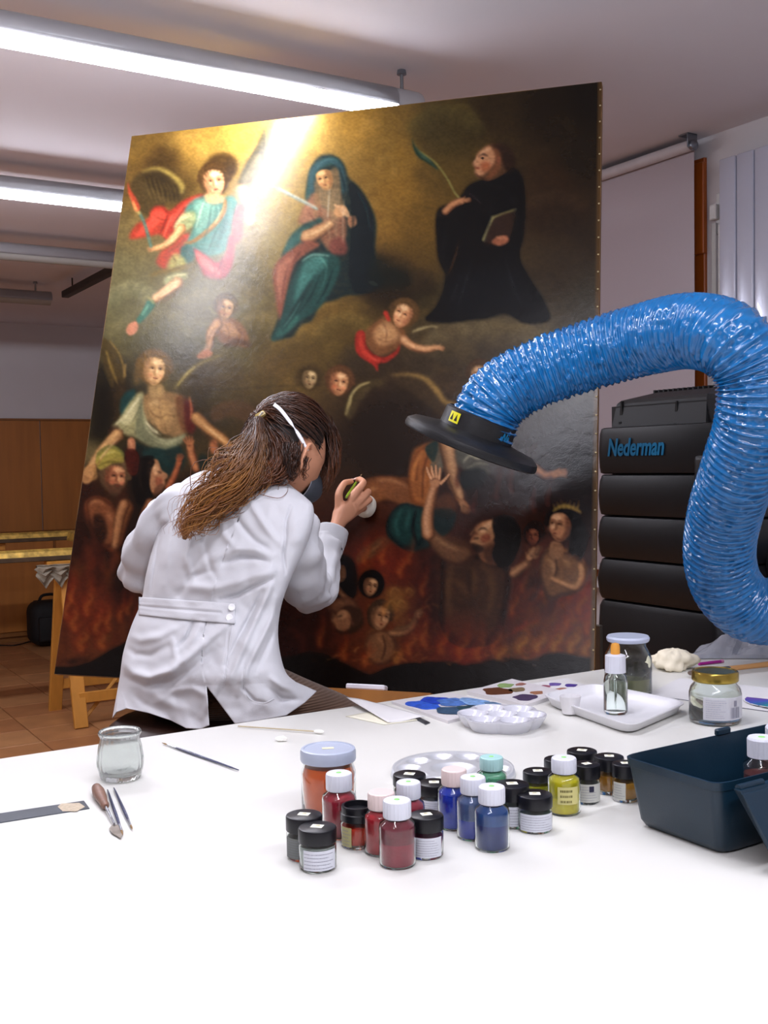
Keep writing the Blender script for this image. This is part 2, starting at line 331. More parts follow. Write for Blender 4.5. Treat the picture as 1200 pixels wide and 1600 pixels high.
class Paint:
    def __init__(s):
        s.I=np.zeros((AH,AW,3)); s.r=np.random.default_rng(5)
    def under(s,pts,pw=3.0):
        st=5; yy,xx=np.mgrid[0:AH:st,0:AW:st]; xx=xx+AX0;yy=yy+AY0
        W=0;S=0
        for x,y,c in pts:
            w=1/(((xx-x)**2+(yy-y)**2+150)**(pw/2)); W=W+w; S=S+w[...,None]*hexc(c)
        g=S/W[...,None]
        g=np.repeat(np.repeat(g,st,0),st,1)[:AH,:AW]
        for k in range(3): s.I[...,k]=_blur(g[...,k],6)
    def mask(s,P,blur):
        pad=int(3*blur)+2
        x0=max(int(P[:,0].min())-pad-AX0,0);x1=min(int(P[:,0].max())+pad-AX0,AW)
        y0=max(int(P[:,1].min())-pad-AY0,0);y1=min(int(P[:,1].max())+pad-AY0,AH)
        if x1<=x0 or y1<=y0: return None
        ys=np.arange(y0,y1)+AY0+.5; xs=np.arange(x0,x1)+AX0+.5
        m=np.zeros((y1-y0,x1-x0))
        X1,Y1=P[:,0],P[:,1];X2,Y2=np.roll(X1,-1),np.roll(Y1,-1)
        for i in range(len(P)):
            a,b=(Y1[i],Y2[i]) if Y1[i]<Y2[i] else (Y2[i],Y1[i])
            r=np.nonzero((ys>=a)&(ys<b))[0]
            if len(r):
                xc=X1[i]+(ys[r]-Y1[i])/(Y2[i]-Y1[i])*(X2[i]-X1[i])
                m[r]+=np.clip(xs[None]-xc[:,None]+.5,0,1)*(1 if Y2[i]>Y1[i] else -1)
        m=np.clip(abs(m),0,1)
        blur=blur*.72 if blur<5 else blur
        if blur>.4: m=_blur(m,blur)
        return m,x0,x1,y0,y1
    def fill(s,P,c,blur=1.5,a=1.0,tex=.25):
        q=s.mask(P,blur)
        if q is None: return
        m,x0,x1,y0,y1=q
        if tex: m=m*(1-tex*s.r.random()*.3)*(1-tex*.5+tex*vnoise(m.shape[0],m.shape[1],5,3,s.r))
        m=np.clip(m*a,0,1)[...,None]
        s.I[y0:y1,x0:x1]=s.I[y0:y1,x0:x1]*(1-m)+hexc(c)*m
    def P(s,c,pts,blur=1.5,a=1.0,tex=.25):
        s.fill(cr([(pts[i],pts[i+1]) for i in range(0,len(pts),2)]),c,blur,a,tex)
    def S(s,c,pts,w,blur=1.0,a=1.0):      # tapered stroke
        Q=cr([(pts[i],pts[i+1]) for i in range(0,len(pts),2)],False)
        w=np.interp(np.linspace(0,1,len(Q)),np.linspace(0,1,len(w)),w)/2
        t=np.gradient(Q,axis=0);t/=np.hypot(*t.T)[:,None]+1e-9;n=np.stack([-t[:,1],t[:,0]],1)*w[:,None]
        cap0=Q[0]-t[0]*w[0]*.8; cap1=Q[-1]+t[-1]*w[-1]*.8
        s.fill(np.vstack([cap0,Q+n,cap1,(Q-n)[::-1]]),c,blur,a,.15)
    def E(s,c,x,y,rx,ry,ang=0,blur=1.5,a=1.0):
        t=np.linspace(0,2*np.pi,28,endpoint=False);A=np.radians(ang)
        ex=rx*np.cos(t);ey=ry*np.sin(t)
        s.fill(np.stack([x+ex*np.cos(A)-ey*np.sin(A),y+ex*np.sin(A)+ey*np.cos(A)],1),c,blur,a,.15)
    def limb(s,c,hi,sh,pts,w,blur=1.5,side=1):
        s.S(sh,pts,w,blur); 
        s.S(c,[v-(side*w[0]*.06) for v in pts],[k*.82 for k in w],blur+1)
        s.S(hi,[v-(side*w[0]*.12) for v in pts],[k*.38 for k in w],blur+1.5,.75)
    def face(s,x,y,r,ang,turn,skin,shade,hair,hr=1.35,blush='b5462c',hi=None,beard=None,up=0,prof=0):
        """head of half-width r; ang tilts it, turn (-1..1) swings the features sideways"""
        A=np.radians(ang);k=r/20.
        def T(u,v): return (x+(u*np.cos(A)-v*np.sin(A))*r, y+(u*np.sin(A)+v*np.cos(A))*r)
        def F(*uv):
            o=[]
            for i in range(0,len(uv),2): o+=list(T(uv[i],uv[i+1]))
            return o
        if hair:
            hx,hy=T(-turn*.25,-.22); s.E(hair,hx,hy,r*hr,r*1.42,ang,k*2.0,.95)
            for i in range(12):
                aa=-3.1+i*.28+turn*.2; u,v=np.cos(aa)*hr*.98,np.sin(aa)*1.3-.15
                s.E(hair,*T(u,v),r*.24,r*.2,0,k*1.0,.8)
        s.P(skin,F(-.74,-.7,-.1,-1.02,.66,-.75,.82,-.1,.70,.55,.34,1.08,-.08,1.16,-.55,.72,-.80,0),k*.9)
        sg=-1 if turn>0 else 1
        s.P(shade,F(sg*.28,-.9,sg*.85,-.6,sg*.86,.3,sg*.6,.85,sg*.2,1.14,sg*.42,.45,sg*.40,-.2),k*2.4,.85)
        s.P(shade,F(-.6,.62,-.3,.98,.1,1.16,.5,.95,.2,.95,-.2,.85),k*1.6,.7)
        hc=hi or skin
        s.E(hc,*T(turn*.35-.1*sg,-.60),r*.40,r*.24,ang,k*2.2,.85)
        tx=turn*.42
        s.E(hc,*T(tx-sg*.36,.25),r*.2,r*.2,ang,k*2,.6)
        s.E(blush,*T(tx-.38,.42),r*.22,r*.17,ang,k*2.4,.5); s.E(blush,*T(tx+.40,.42),r*.18,r*.17,ang,k*2.4,.45)
        for sx in(-.36,.34):
            ex=tx+sx*(1-.3*abs(turn))
            s.E(shade,*T(ex,-.17),r*.23,r*.15,ang,k*1.3,.85)
            s.E(hc,*T(ex,-.05),r*.13,r*.05,ang,k*.8,.5)
            s.S('2e1a12',F(ex-.19,-.10+up*.03,ex,-.17,ex+.19,-.09),[k*.8,k*2.0,k*.8],k*.6,.8)
            s.E('20120e',*T(ex+turn*.07,-.10-up*.05),r*.06,r*.055,0,k*.5,.85)
            s.S(shade,F(ex-.22,-.33,ex,-.42,ex+.22,-.33),[k*1,k*2.2,k*1],k*.8,.9)
        nx=tx+turn*.14
        s.S(hc,F(nx-sg*.03,-.2,nx+turn*.08-sg*.03,.24),[k*1.6,k*3.4],k*1.0,.9)
        s.S(shade,F(nx+sg*.10,-.25,nx+sg*.15,.12,nx+sg*.17,.30,nx-.02,.36),[k*1.6,k*2.4,k*2.6,k*1.4],k*.9,.85)
        s.S('7e2c20',F(tx-.17,.64,tx+.02,.61,tx+.20,.65),[k*1.2,k*2.8,k*1.0],k*.8,.8)
        s.S('4a1a12',F(tx-.15,.635,tx+.02,.65,tx+.18,.64),[k*.6,k*1.0,k*.6],k*.4,.8)
        s.S(shade,F(tx-.12,.79,tx+.12,.80),[k*2,k*1.5],k*1.1,.7)
        if hair:
            for i in range(9):
                aa=-3.0+i*.36; u0,v0=np.cos(aa)*.70,np.sin(aa)*.92+.02; u1,v1=np.cos(aa+.25)*hr*1.05,np.sin(aa+.25)*1.35-.15
                s.S(hair,F(u0,v0,(u0+u1)*.5+.08*np.sin(i*2.),(v0+v1)*.5,u1,v1),[k*1.2,k*3.4,k*1.5],k*.9,.75)
            lt='%02x%02x%02x'%tuple(int(min(255,v*255*1.7+14)) for v in hexc(hair))
            for i in range(8):
                aa=-2.9+i*.36; s.S(lt,F(np.cos(aa)*.95,np.sin(aa)*1.12-.1,np.cos(aa+.15)*1.12,np.sin(aa+.15)*1.25-.12,np.cos(aa+.35)*hr,np.sin(aa+.35)*1.3-.15),[k*.6,k*1.3,k*.5],k*.7,.5)
        if beard:
            s.P(beard,F(-.7,.3,-.45,.6,tx,.52,tx+.45,.6,.68,.3,.66,1.0,.2,1.5,-.4,1.3),k*1.4,.85)
            for i in range(8): s.S(shade,F(-.5+i*.14,.7,-.45+i*.13,1.1,-.35+i*.11,1.4),[k*1,k*1.6,k*.5],k*.7,.5)
            s.S('8c2a1e',F(tx-.16,.66,tx+.2,.66),[k*1.2,k*2.2],k*.8,.9)
    def hand(s,c,sh,x,y,ang,L,spread=.28,n=4,thumb=1):
        A=np.radians(ang); d=lambda a,l:(x+np.cos(A+a)*l,y+np.sin(A+a)*l)
        s.E(c,x,y,L*.42,L*.36,ang,1.0)
        for i in range(n):
            a=(i-(n-1)/2)*spread; l=L*(1.15-.08*abs(i-1.4)); p=d(a,L*.25);q=d(a*1.0,l*.7);e=d(a*.85,l*1.15)
            s.S(sh,[p[0]+.8,p[1]+.8,q[0]+.8,q[1]+.8,e[0]+.6,e[1]+.6],[L*.26,L*.2,L*.12],.7,.8)
            s.S(c,[*p,*q,*e],[L*.22,L*.19,L*.11],.6)
        if thumb:
            a=-1.0*thumb;p=d(a,L*.25);e=d(a*.8,L*.85); s.S(c,[*p,*e],[L*.26,L*.13],.7)
def paint_canvas():
    c=Paint()
    c.under([(215,225,'7a5a20'),(300,215,'a8802e'),(380,205,'b8903a'),(470,200,'c8a04a'),(560,190,'a87c2a'),(620,190,'7e5e1e'),(640,230,'8a641e'),
     (620,300,'8a621c'),(600,350,'805a1c'),(650,350,'6e4e18'),(640,420,'5e4216'),(700,180,'4c3c16'),(690,210,'50421a'),(700,250,'5a4418'),(760,170,'35260f'),(850,170,'261a0c'),
     (915,160,'1e160c'),(900,250,'241a0e'),(870,280,'3a2410'),(840,320,'3a2612'),(910,360,'33261a'),(870,420,'3c2e1e'),(915,470,'3c3628'),(700,130,'40300f'),
     (250,255,'5a3c16'),(225,300,'5c4018'),(280,300,'4c3612'),(210,360,'6a5a32'),(190,420,'66603e'),(220,450,'6a6444'),(180,500,'5c5838'),(240,500,'5c5430'),(300,450,'66603c'),
     (320,520,'6a5c30'),(280,540,'5a5028'),(380,420,'6e6440'),(400,350,'98865a'),(390,480,'66582e'),(420,300,'a88c4a'),(430,380,'8a7640'),(430,560,'6c5022'),(370,560,'5e5228'),
     (480,520,'72561e'),(520,500,'76581e'),(470,570,'6a4e20'),(540,560,'46361a'),(600,450,'38280f'),(630,440,'3e3214'),(660,460,'3a3016'),(700,510,'54462a'),(760,510,'5a4e34'),(840,520,'544c3a'),
     (910,530,'4a463a'),(740,560,'44382a'),(860,600,'3c352c'),(900,620,'343029'),(880,680,'241b15'),(910,720,'1c130e'),(700,570,'402e1c'),(600,590,'3c2a18'),(560,600,'3c2a16'),
     (600,650,'33241a'),(580,700,'2c1e14'),(620,720,'2c1c12'),(520,700,'2a1c12'),(170,570,'3c3420'),(150,620,'1f1c10'),(160,680,'1e1a0e'),(190,640,'2a2412'),(330,620,'4a3c1e'),(330,660,'3a2e18'),(400,600,'58441e'),(400,650,'402e18'),
     (140,700,'6a5a34'),(130,760,'33150c'),(125,850,'30120a'),(115,920,'5a1e0c'),(140,960,'82260e'),(110,1000,'6a2e12'),(170,990,'5c3212'),(220,960,'46180c'),(200,900,'34120a'),(180,860,'26100a'),
     (240,1000,'3c140a'),(300,900,'3a140a'),(420,960,'300f08'),(480,960,'300f08'),(460,1010,'34100a'),(500,900,'3a160c'),(520,980,'42180c'),(540,820,'3a160c'),(570,870,'7a200e'),(600,880,'741c0e'),(560,920,'5a2612'),
     (640,900,'5a180c'),(620,940,'663010'),(680,850,'42140a'),(640,990,'642a10'),(600,1010,'5c2410'),(700,1000,'6e1c0c'),(720,1020,'7c1c0c'),(680,960,'4c180c'),(760,960,'48180c'),
     (760,1000,'6e240e'),(800,1010,'6c3c14'),(850,1000,'74380f'),(880,970,'7a2a10'),(910,930,'8a2010'),(900,1000,'6e4018'),(850,930,'70240f'),(820,890,'481a0c'),(915,860,'3a140c'),(800,760,'2e120c'),(860,770,'28120c'),(920,800,'200f0a'),
     (760,720,'2a140e'),(700,740,'33190f'),(660,700,'3a2216'),(740,790,'33140c')])
    rng=c.r
    # loose cloud and flame dabs
    def dabs(n,x0,x1,y0,y1,cols,L,w,ang,a=.35,sp=.6,bl=2):
        for _ in range(n):
            x=rng.uniform(x0,x1);y=rng.uniform(y0,y1);t=np.radians(ang)+rng.normal(0,sp);l=L*rng.uniform(.5,1.3)
            dx,dy=np.cos(t)*l,np.sin(t)*l;b=rng.normal(0,.2)*l
            c.S(cols[rng.integers(len(cols))],[x,y,x+dx/2-dy/l*b,y+dy/2+dx/l*b,x+dx,y+dy],[w*.4,w,w*.3],bl,a*rng.uniform(.4,1))
    dabs(120,200,640,190,330,['b08a38','8e6a24','c09a48','785818'],40,10,160,.22,.7,4)
    dabs(80,640,930,150,480,['3c2c12','241a0c','4a381a','2c1e10'],40,12,20,.25,.8,5)
    dabs(120,160,430,420,600,['7c7248','4a4424','6a6038','544a26'],40,12,170,.25,.6,4)
    dabs(80,430,720,470,600,['7a5c24','5a4418','4a3816','86682c'],34,12,165,.25,.6,4)
    dabs(70,640,930,490,640,['5e5238','3c3424','4a4230'],40,12,175,.25,.5,4)
    c.P('3a2810',[225,262,240,235,268,232,282,262,276,285,250,290,228,290],8,.7)
    c.P('5a4a1c',[640,200,660,168,700,160,735,185,720,225,690,245,655,240],10,.55)
    c.P('2a1c0c',[560,400,600,395,632,410,650,450,640,480,600,478,560,450],8,.7)
    c.P('6c5020',[455,520,470,490,500,468,530,470,550,500,545,540,500,560,460,548],8,.5)
    c.S('84682e',[440,548,462,520,480,500,505,478,535,472],[3,7,6,7,3],3,.5)
    c.S('786238',[690,520,720,505,745,496,770,505,800,512,830,500,860,512],[4,8,8,7,8,7,4],4,.5)
    def billow(x,y,rx,ry,lo,hi,a=.6,n=7):
        c.E(lo,x,y+ry*.3,rx*1.1,ry,0,7,a*.8)
        for i in range(n):
            t=np.pi*(1.02+ .96*i/(n-1)); px,py=x+np.cos(t)*rx*.85,y+np.sin(t)*ry*.7; q=rx*.34*rng.uniform(.8,1.3)
            c.E(hi,px,py,q,q*.75,rng.uniform(-30,30),4.8,a*.8); c.E(lo,px+q*.25,py+q*.5,q*.9,q*.6,0,4.8,a*.6)
            c.S(hi,[px-q*.8,py+q*.05,px-q*.3,py-q*.6,px+q*.5,py-q*.55],[2,5,2],1.6,a*.6)
    billow(250,520,70,34,'4c4828','726a42'); billow(205,470,36,30,'5a5a3c','80805c',.5); billow(400,520,60,30,'54481f','7c6a38'); billow(480,545,50,36,'54401a','80642a',.7); billow(540,520,40,30,'4a3814','78602a',.6)
    billow(770,540,90,30,'43382a','6c5e40',.7,9); billow(880,560,60,36,'38342c','565042',.5); billow(690,560,50,28,'3a2e1c','5c4c30',.5); billow(380,380,50,50,'6e6238','9c8c5c',.4); billow(700,200,50,36,'3c3012','5c5022',.6); billow(620,440,50,26,'261a0c','403018',.6)
    billow(870,330,44,30,'2c1c10','46301c',.5); billow(330,480,46,24,'5e5634','7c7450',.5); billow(600,560,60,24,'30241a','4a3a22',.5)
    c.P('241a10',[205,560,240,548,300,548,340,590,330,640,300,690,270,560],9,.35); c.P('140f0a',[152,575,180,570,205,600,200,640,170,665,140,690,148,640],6,.75)
    c.P('0e0b0a',[260,760,300,740,330,760,380,900,300,980,240,950,220,850],14,.6); c.P('120a08',[195,830,240,820,236,930,200,960,176,900],9,.6)
    c.P('1c100a',[560,620,640,610,690,640,690,700,640,735,570,740,548,700],12,.55); c.P('150d0a',[740,700,940,690,940,800,860,790,800,770,740,790],12,.5); c.P('1c0c08',[650,860,690,850,700,980,660,960],10,.5)
    # ---- angel with torch, top left
    c.P('46361a',[205,285,222,268,258,264,282,283,290,300,280,316,262,318,255,330,240,340,218,330,205,310],3,.9)
    c.P('2c200e',[222,276,250,270,276,292,280,312,262,310,240,296],4,.7)
    c.S('9a8438',[222,268,245,263,268,273,284,290,283,302],[2,5,7,9,3],2,.85)
    for i in range(7): c.S('6a5428',[226+i*7,276+i*2,232+i*7,298,240+i*6,318],[2,4,1],1.6,.35)
    c.P('8a1c12',[240,325,255,322,266,330,285,315,316,304,318,312,300,330,290,350,282,372,268,372,262,350,248,345],2)
    c.P('b02a1c',[203,373,212,352,232,340,236,328,250,323,262,332,290,312,316,304,306,316,282,338,268,362,262,376,250,366,238,368],2,.95)
    c.P('d84030',[212,368,232,345,238,332,252,328,260,338,244,352,230,362],3,.8); c.P('d04434',[268,340,290,318,312,306,298,322,280,344,268,356],3,.8)
    c.P('b83828',[245,405,262,380,285,365,300,370,290,395,262,420,248,415],2.5,.9)
    c.P('4e4a30',[372,288,380,262,398,232,412,200,417,214,416,240,404,268,392,285],2.5,.95)
    c.P('8a7c50',[378,284,388,262,402,240,410,252,398,272,388,284],3,.7); c.S('5a5844',[412,202,416,225,412,250,402,272],[2,5,5,2],1.5,.7)
    c.P('3c7a70',[288,330,302,312,322,306,345,310,362,306,372,318,366,345,360,372,352,392,330,400,300,396,290,385,300,360,300,345],2)
    c.P('74a898',[302,318,322,312,336,322,330,345,315,360,304,372,310,345],4,.75); c.P('245a54',[340,330,356,330,352,360,338,388,345,350],3,.6)
    c.P('8a9a6a',[272,352,285,334,303,330,306,345,290,362,276,362],2,.95); c.S('c4c08a',[276,350,288,338,300,336],[3,6,3],2,.7)
    c.limb('c08a54','e0b07c','7a4826',[285,356,272,372,258,384,243,389],[15,12,9,7])
    c.hand('c8905c','7a4826',240,388,170,8)
    c.S('4a6a5c',[217,331,226,350,236,386],[4,5,5],.9); c.S('a88e48',[203,302,212,325,218,334],[3,6,4],1.2); 
    c.P('b83420',[200,285,205,298,213,310,219,325,212,330,206,316,200,300],1.6,.9); c.S('e0a050',[208,315,213,328],[2,4],1,.8)
    c.P('c88e7a',[368,295,380,288,392,300,396,322,398,345,390,352,380,340,382,325,374,312],2.2,.85); c.S('e4b898',[388,312,393,335,390,348],[6,9,7],2,.7)
    c.P('a83a44',[372,318,384,322,380,350,378,372,366,380,362,352],3,.7)
    c.S('8a6230',[352,312,350,330,338,348,318,366,300,378,288,380],[5,7,7,7,6,4],1.2); c.S('c09850',[351,318,340,343,320,362],[2,3,2],1,.7)
    c.P('a83038',[300,388,318,396,338,410,352,398,358,370,366,372,364,410,350,434,322,432,312,415],2.5,.95)
    c.P('d06a64',[306,392,322,404,340,420,344,430,328,424,312,410],2.5,.85)
    c.P('2e5e58',[284,385,298,384,304,400,294,414,282,405],2); c.P('9a9450',[262,412,272,396,284,400,292,412,286,420,264,424],2); 
    c.S('7a6024',[236,430,255,424,280,420,300,412],[4,7,7,4],2,.8); c.P('8c9468',[256,436,272,426,292,426,290,436,262,446],2,.85)
    c.S('c8c090',[262,434,276,430,290,429],[2,3,2],1,.7)
    c.limb('c8986a','e4c096','6e4a2a',[280,440,262,454,242,468],[18,15,12]); 
    c.S('2c6a58',[236,474,226,490,216,502],[15,11,8],1.6); c.S('5c9a80',[232,476,222,492],[5,3],1.5,.7); c.S('9a9258',[232,464,240,474],[4,4],1.5,.7)
    c.P('c4765a',[212,502,216,510,212,520,202,524,197,516,202,506],1.5); 
    c.E('3e2812',345,262,27,23,-20,4,.9); c.face(335,284,19,-6,.1,'d8a274','a86c42','4a3014',1.25,'c85a40','f0c89c'); c.P('d8a06e',[322,302,345,304,350,314,336,318,322,314],2)
    # ---- veiled woman
    c.P('14282a',[486,262,500,244,520,242,536,254,545,278,562,294,580,325,588,350,586,390,592,420,600,440,585,448,560,460,540,462,520,470,500,475,488,500,470,508,458,525,440,530,424,530,428,515,440,480,450,440,455,410,470,390,470,360,480,335,478,300],2)
    c.P('0e1a20',[545,285,565,300,582,335,584,390,580,430,600,445,560,460,545,430,548,380,550,330],3,.9)
    c.P('0f1814',[585,400,610,415,635,425,640,445,600,450,575,440],5,.75)
    c.P('1c5a58',[486,268,500,250,518,246,530,252,516,258,498,266,488,290,486,315,478,310],2,.8)
    c.P('8a5840',[480,312,494,300,504,322,520,330,540,340,538,380,515,392,500,372,486,350,472,350,466,345],2); 
    c.P('a06c52',[470,345,482,318,495,308,500,325,490,345],3,.8)
    c.P('1c4a46',[440,402,455,368,475,352,500,340,502,348,482,356,470,380,452,400],2)
    c.P('2a6660',[444,398,452,376,470,360,490,352,474,368,456,390],3,.7)
    c.limb('b07c50','d0a070','5a3826',[478,372,500,362,520,350],[24,19,12])
    c.P('8a4a38',[427,424,440,402,462,385,480,376,500,382,480,396,462,412,452,440,446,470,440,498,436,498,430,460],2)
    c.P('b06a54',[432,424,448,404,460,400,452,420,444,450,438,475],3,.7)
    c.P('1a4a46',[470,410,490,396,520,396,532,410,525,440,508,470,488,490,465,505,440,528,424,530,440,495,452,450],2)
    c.P('38807a',[476,412,494,402,510,404,506,420,484,440,468,462,460,480,464,445],4,.8); c.P('2c6c62',[430,524,448,505,462,492,466,500,448,520],3,.8)
    for i in range(8): c.S('0e2c2c',[500-i*5,420+i*9,480-i*5,450+i*9,455-i*3,490+i*5],[2,4,1],2,.4)
    c.S('6aa49a',[472,408,490,398,515,400],[2,4,2],1.5,.7)
    c.P('7a3c34',[516,378,530,370,542,380,540,398,518,396],2,.9)
    c.P('8a6a44',[490,292,494,282,524,262,532,275,534,305,538,330,520,345,512,330,500,320,492,340],2,.8)
    c.face(507,280,15,-14,-.25,'c08e54','8a5c34',None,1,'b0603a','deb07a')
    c.S('26505a',[488,300,487,270,505,254,522,252,534,266,538,300],[6,8,9,8,8,8],2,.95)
    for i in range(9): c.S('b09a78',[500+i*4,288+i%3*4,502+i*3.4,318,508+i*2.6,350+i%4*8],[1,2,1],1,.45)
    c.E('c08a5c',532,330,11,9,-30,1.6); 
    for i in range(4): c.S('d8a678',[523+i*5,320+i*2,530+i*4.4,326+i*2,536+i*3,334+i*2],[3,4,3],.8); c.S('6a4028',[525+i*5,322+i*2,533+i*4,330+i*2],[1,1],.6,.6)
    c.P('a06848',[545,338,555,338,557,350,548,356,543,348],1.6); c.S('cfd0c0',[515,296,513,325,512,340],[1,2,2],1,.6); c.S('b8b09a',[536,380,536,340,540,300],[1,1.5,1],.8,.5)
    c.S('7a8a84',[432,294,460,308,496,327],[4,5,4],.8); c.S('c0ccc0',[434,293,460,306,494,324],[1.5,2,1.5],.6,.8); c.S('a08a60',[412,285,436,296],[5,3],1.5,.7)
    # ---- kneeling monk
    c.P('0c0b0c',[757,279,772,272,800,262,815,275,820,300,821,330,818,370,812,400,825,430,850,470,858,500,820,505,790,490,760,498,735,500,700,505,665,500,680,480,692,455,696,430,694,425,684,400,681,350,683,330,692,322,715,312,732,290],2)
    c.P('3a2412',[706,422,714,400,718,372,712,390,700,425,695,440,692,455,696,436],1.5,.9)
    c.P('141a22',[700,440,760,420,810,425,840,480,780,488,710,495],10,.5)
    c.P('5e3c24',[748,240,765,225,785,226,800,240,798,262,782,275,765,282,752,280,742,272,744,262,738,256,742,248],1.5)
    c.P('c48660',[746,240,762,228,772,236,774,252,764,264,750,276,742,270,743,262,738,256,744,250],2); c.P('a04a28',[752,254,764,254,766,264,754,268],3,.8)
    c.P('8a4a2c',[770,228,782,234,782,262,768,278,758,280,770,262,774,245],3,.7); c.P('2a180e',[768,226,790,226,804,245,804,265,792,268,784,250,780,236],3,.85)
    c.E('8a4a30',779,250,3,6,10,1); c.S('20120c',[747,245,754,241,763,244],[1,2.6,1],.7); c.E('120c0a',754,247,2.6,1.6,0,.5); c.S('7a4a30',[742,262,748,262],[1,2],.6); c.S('8a2a1c',[741,262,749,263],[1,2.4],.7); c.S('e0a880',[741,254,746,246],[2,2],.8,.8)
    c.P('1a3a2c',[644,214,648,228,660,240,675,252,686,266,682,264,670,256,654,246,646,232],1.2); c.P('3c6450',[646,218,654,234,668,246,684,266,672,254,656,242],1.4,.7)
    c.S('8a9048',[656,236,680,254,698,278,710,300,718,310],[1,2,2,2,2.4],.8)
    c.limb('b07048','d09064','5a2e1c',[695,332,708,320,722,314],[11,10,10]); c.hand('b87850','5a2e1c',722,314,-10,11,.16); c.S('3a2a30',[734,303,752,318],[3,2],1,.8)
    c.P('2a1c14',[756,376,770,340,804,330,806,340,794,380,766,384],1.2); c.S('8a8656',[755,376,770,340],[4,5],.8); c.S('7c7648',[770,340,806,327],[4,3],.8)
    c.P('3a241a',[760,378,772,344,800,334,792,376],1.6,.8); c.P('a0583e',[768,378,778,370,792,368,794,378,780,384],1.4); 
    for i in range(3): c.S('c07a58',[776+i*5,370,784+i*4,374],[3,2],.6,.8)
    # ---- putto centre, red cloth
    c.P('7a4a28',[570,520,590,500,606,494,622,505,634,520,626,540,608,552,590,556,574,540],2.5)
    c.P('c08c5c',[584,518,602,502,618,512,624,528,606,538,590,538],4,.85)
    c.P('b01e18',[555,525,562,516,570,520,572,538,582,552,600,558,618,548,624,538,622,552,604,566,592,568,590,580,582,570,566,560,556,548],1.6); c.P('d83424',[560,528,566,524,570,542,580,556,596,562,584,564,566,552],2.5,.75)
    c.S('c02a1e',[602,488,608,500],[8,6],1.5); c.limb('c8885a','e4b080','6e3e22',[630,530,646,542,668,546,682,543],[15,12,9,7]); c.hand('d09468','6e3e22',683,543,8,9,.24)
    c.face(629,492,17,28,-.3,'d89c6c','a05c38','5a3c1c',1.3,'d05a3a','f0c898',up=1); c.S('a89a6c',[644,519,656,514,672,510,684,511],[2,5,3,2],1.2,.8); c.P('4a3a24',[684,512,700,508,716,514,720,530,700,524],5,.5)
    # ---- grey-brown putto under the angel
    c.P('86583a',[336,500,352,494,372,502,386,520,388,542,372,540,352,538,340,528],3); c.P('b08058',[345,502,362,504,376,520,366,526,350,520],4,.8)
    c.limb('b07c54','cc9c70','5c3c24',[342,504,330,522,328,540,322,552],[17,14,10,8]); c.P('b06a48',[308,556,320,546,332,550,328,558,312,560],1.5)
    c.S('4a3018',[352,540,372,534,392,540],[6,10,6],3,.7); c.face(352,482,15,12,.2,'b88c60','7c5438','5c4826',1.2,'a85a40','d8b488'); c.S('8a8458',[326,480,334,488,340,492],[2,5,2],1.5,.6)
    # ---- left big angel
    c.P('4a3a18',[158,530,172,535,188,560,196,588,192,600,182,592,176,606,168,592,160,565],2.5,.9); c.S('9a7c34',[166,548,174,575,184,600],[2,5,2],1.6,.7); c.S('8a6a2c',[172,533,188,556,196,588],[2,3,3],1.4,.8); c.S('a07c3c',[196,570,194,590],[4,3],1.4,.6)
    c.P('4a3216',[178,600,200,604,205,650,190,690,178,650],6,.6)
    c.S('7c6c34',[272,607,290,588,310,570,345,555],[3,7,6,3],2,.9); c.S('a89850',[278,602,292,584,305,573],[2,4,2],1.4,.8); c.P('4c3a20',[285,600,310,576,350,560,380,570,380,600,330,606],5,.5)
    c.P('0f3c3c',[188,628,198,612,212,610,206,640,190,650],2); c.P('8e8a5e',[176,668,186,655,205,625,222,612,228,640,226,680,205,682],2)
    c.P('0e2c2c',[205,690,240,700,275,690,290,720,268,745,240,732,215,720],4,.9)
    c.P('b8b488',[188,655,204,634,220,616,224,640,208,658,194,664],3,.75); c.P('3a2014',[168,672,182,665,190,678,178,686],2.5,.8)
    c.P('8c6840',[222,625,236,612,262,612,285,620,292,650,288,680,260,680,240,665,226,650],2.5); c.P('b88e58',[228,630,245,622,262,630,268,655,255,672,238,656],5,.85); c.P('6a3a20',[275,620,296,625,300,660,290,678,280,660],3,.8)
    c.S('6a4a2c',[250,630,252,660,258,680],[1,3,1],2,.5); c.P('a88452',[232,600,252,600,256,616,236,622],2); c.P('5a1612',[288,628,300,632,306,665,300,678,290,668],2,.9); c.S('c86a40',[296,620,299,640,298,655],[2,4,2],1.4,.7)
    c.P('6e7254',[222,616,226,660,240,680,262,688,290,678,284,692,258,702,232,696,212,680,216,640],2); c.P('a4a680',[224,640,234,668,252,684,276,684,288,680,270,694,244,690,228,672],3,.75); c.S('c8c49c',[230,662,246,676],[2,4],1.4,.8); c.S('3c4430',[230,640,240,672,262,690],[1,2,1],1.4,.5)
    c.limb('b07c4a','d0a068','5a361c',[186,678,164,700,148,722,140,740],[20,15,12,10]); c.P('b8804c',[134,730,148,726,148,742,138,756,128,752,128,740],1.6)
    for i in range(4): c.S('8a4e2c',[130+i*4.5,742+i,129+i*4,752],[1.2,1],.7,.8)
    c.limb('a8703c','c8925a','4e2c16',[306,652,328,672,352,690,362,705],[20,17,15,14]); c.hand('b47c46','5a3418',358,700,100,14,.2)
    c.P('5a3c24',[330,640,350,628,375,626,400,640,390,660,360,650,335,660],3,.8)
    c.face(241,578,20,6,.35,'dcaa70','9a6a3c','6a4c20',1.35,'d06a48','f0cc96'); c.S('6c5024',[222,560,214,585,214,600],[8,10,6],3,.8)
    # ---- crowned old man and companions, lower left
    c.P('1a0f0a',[200,700,230,710,240,760,235,820,215,860,205,800,190,760],6,.8)
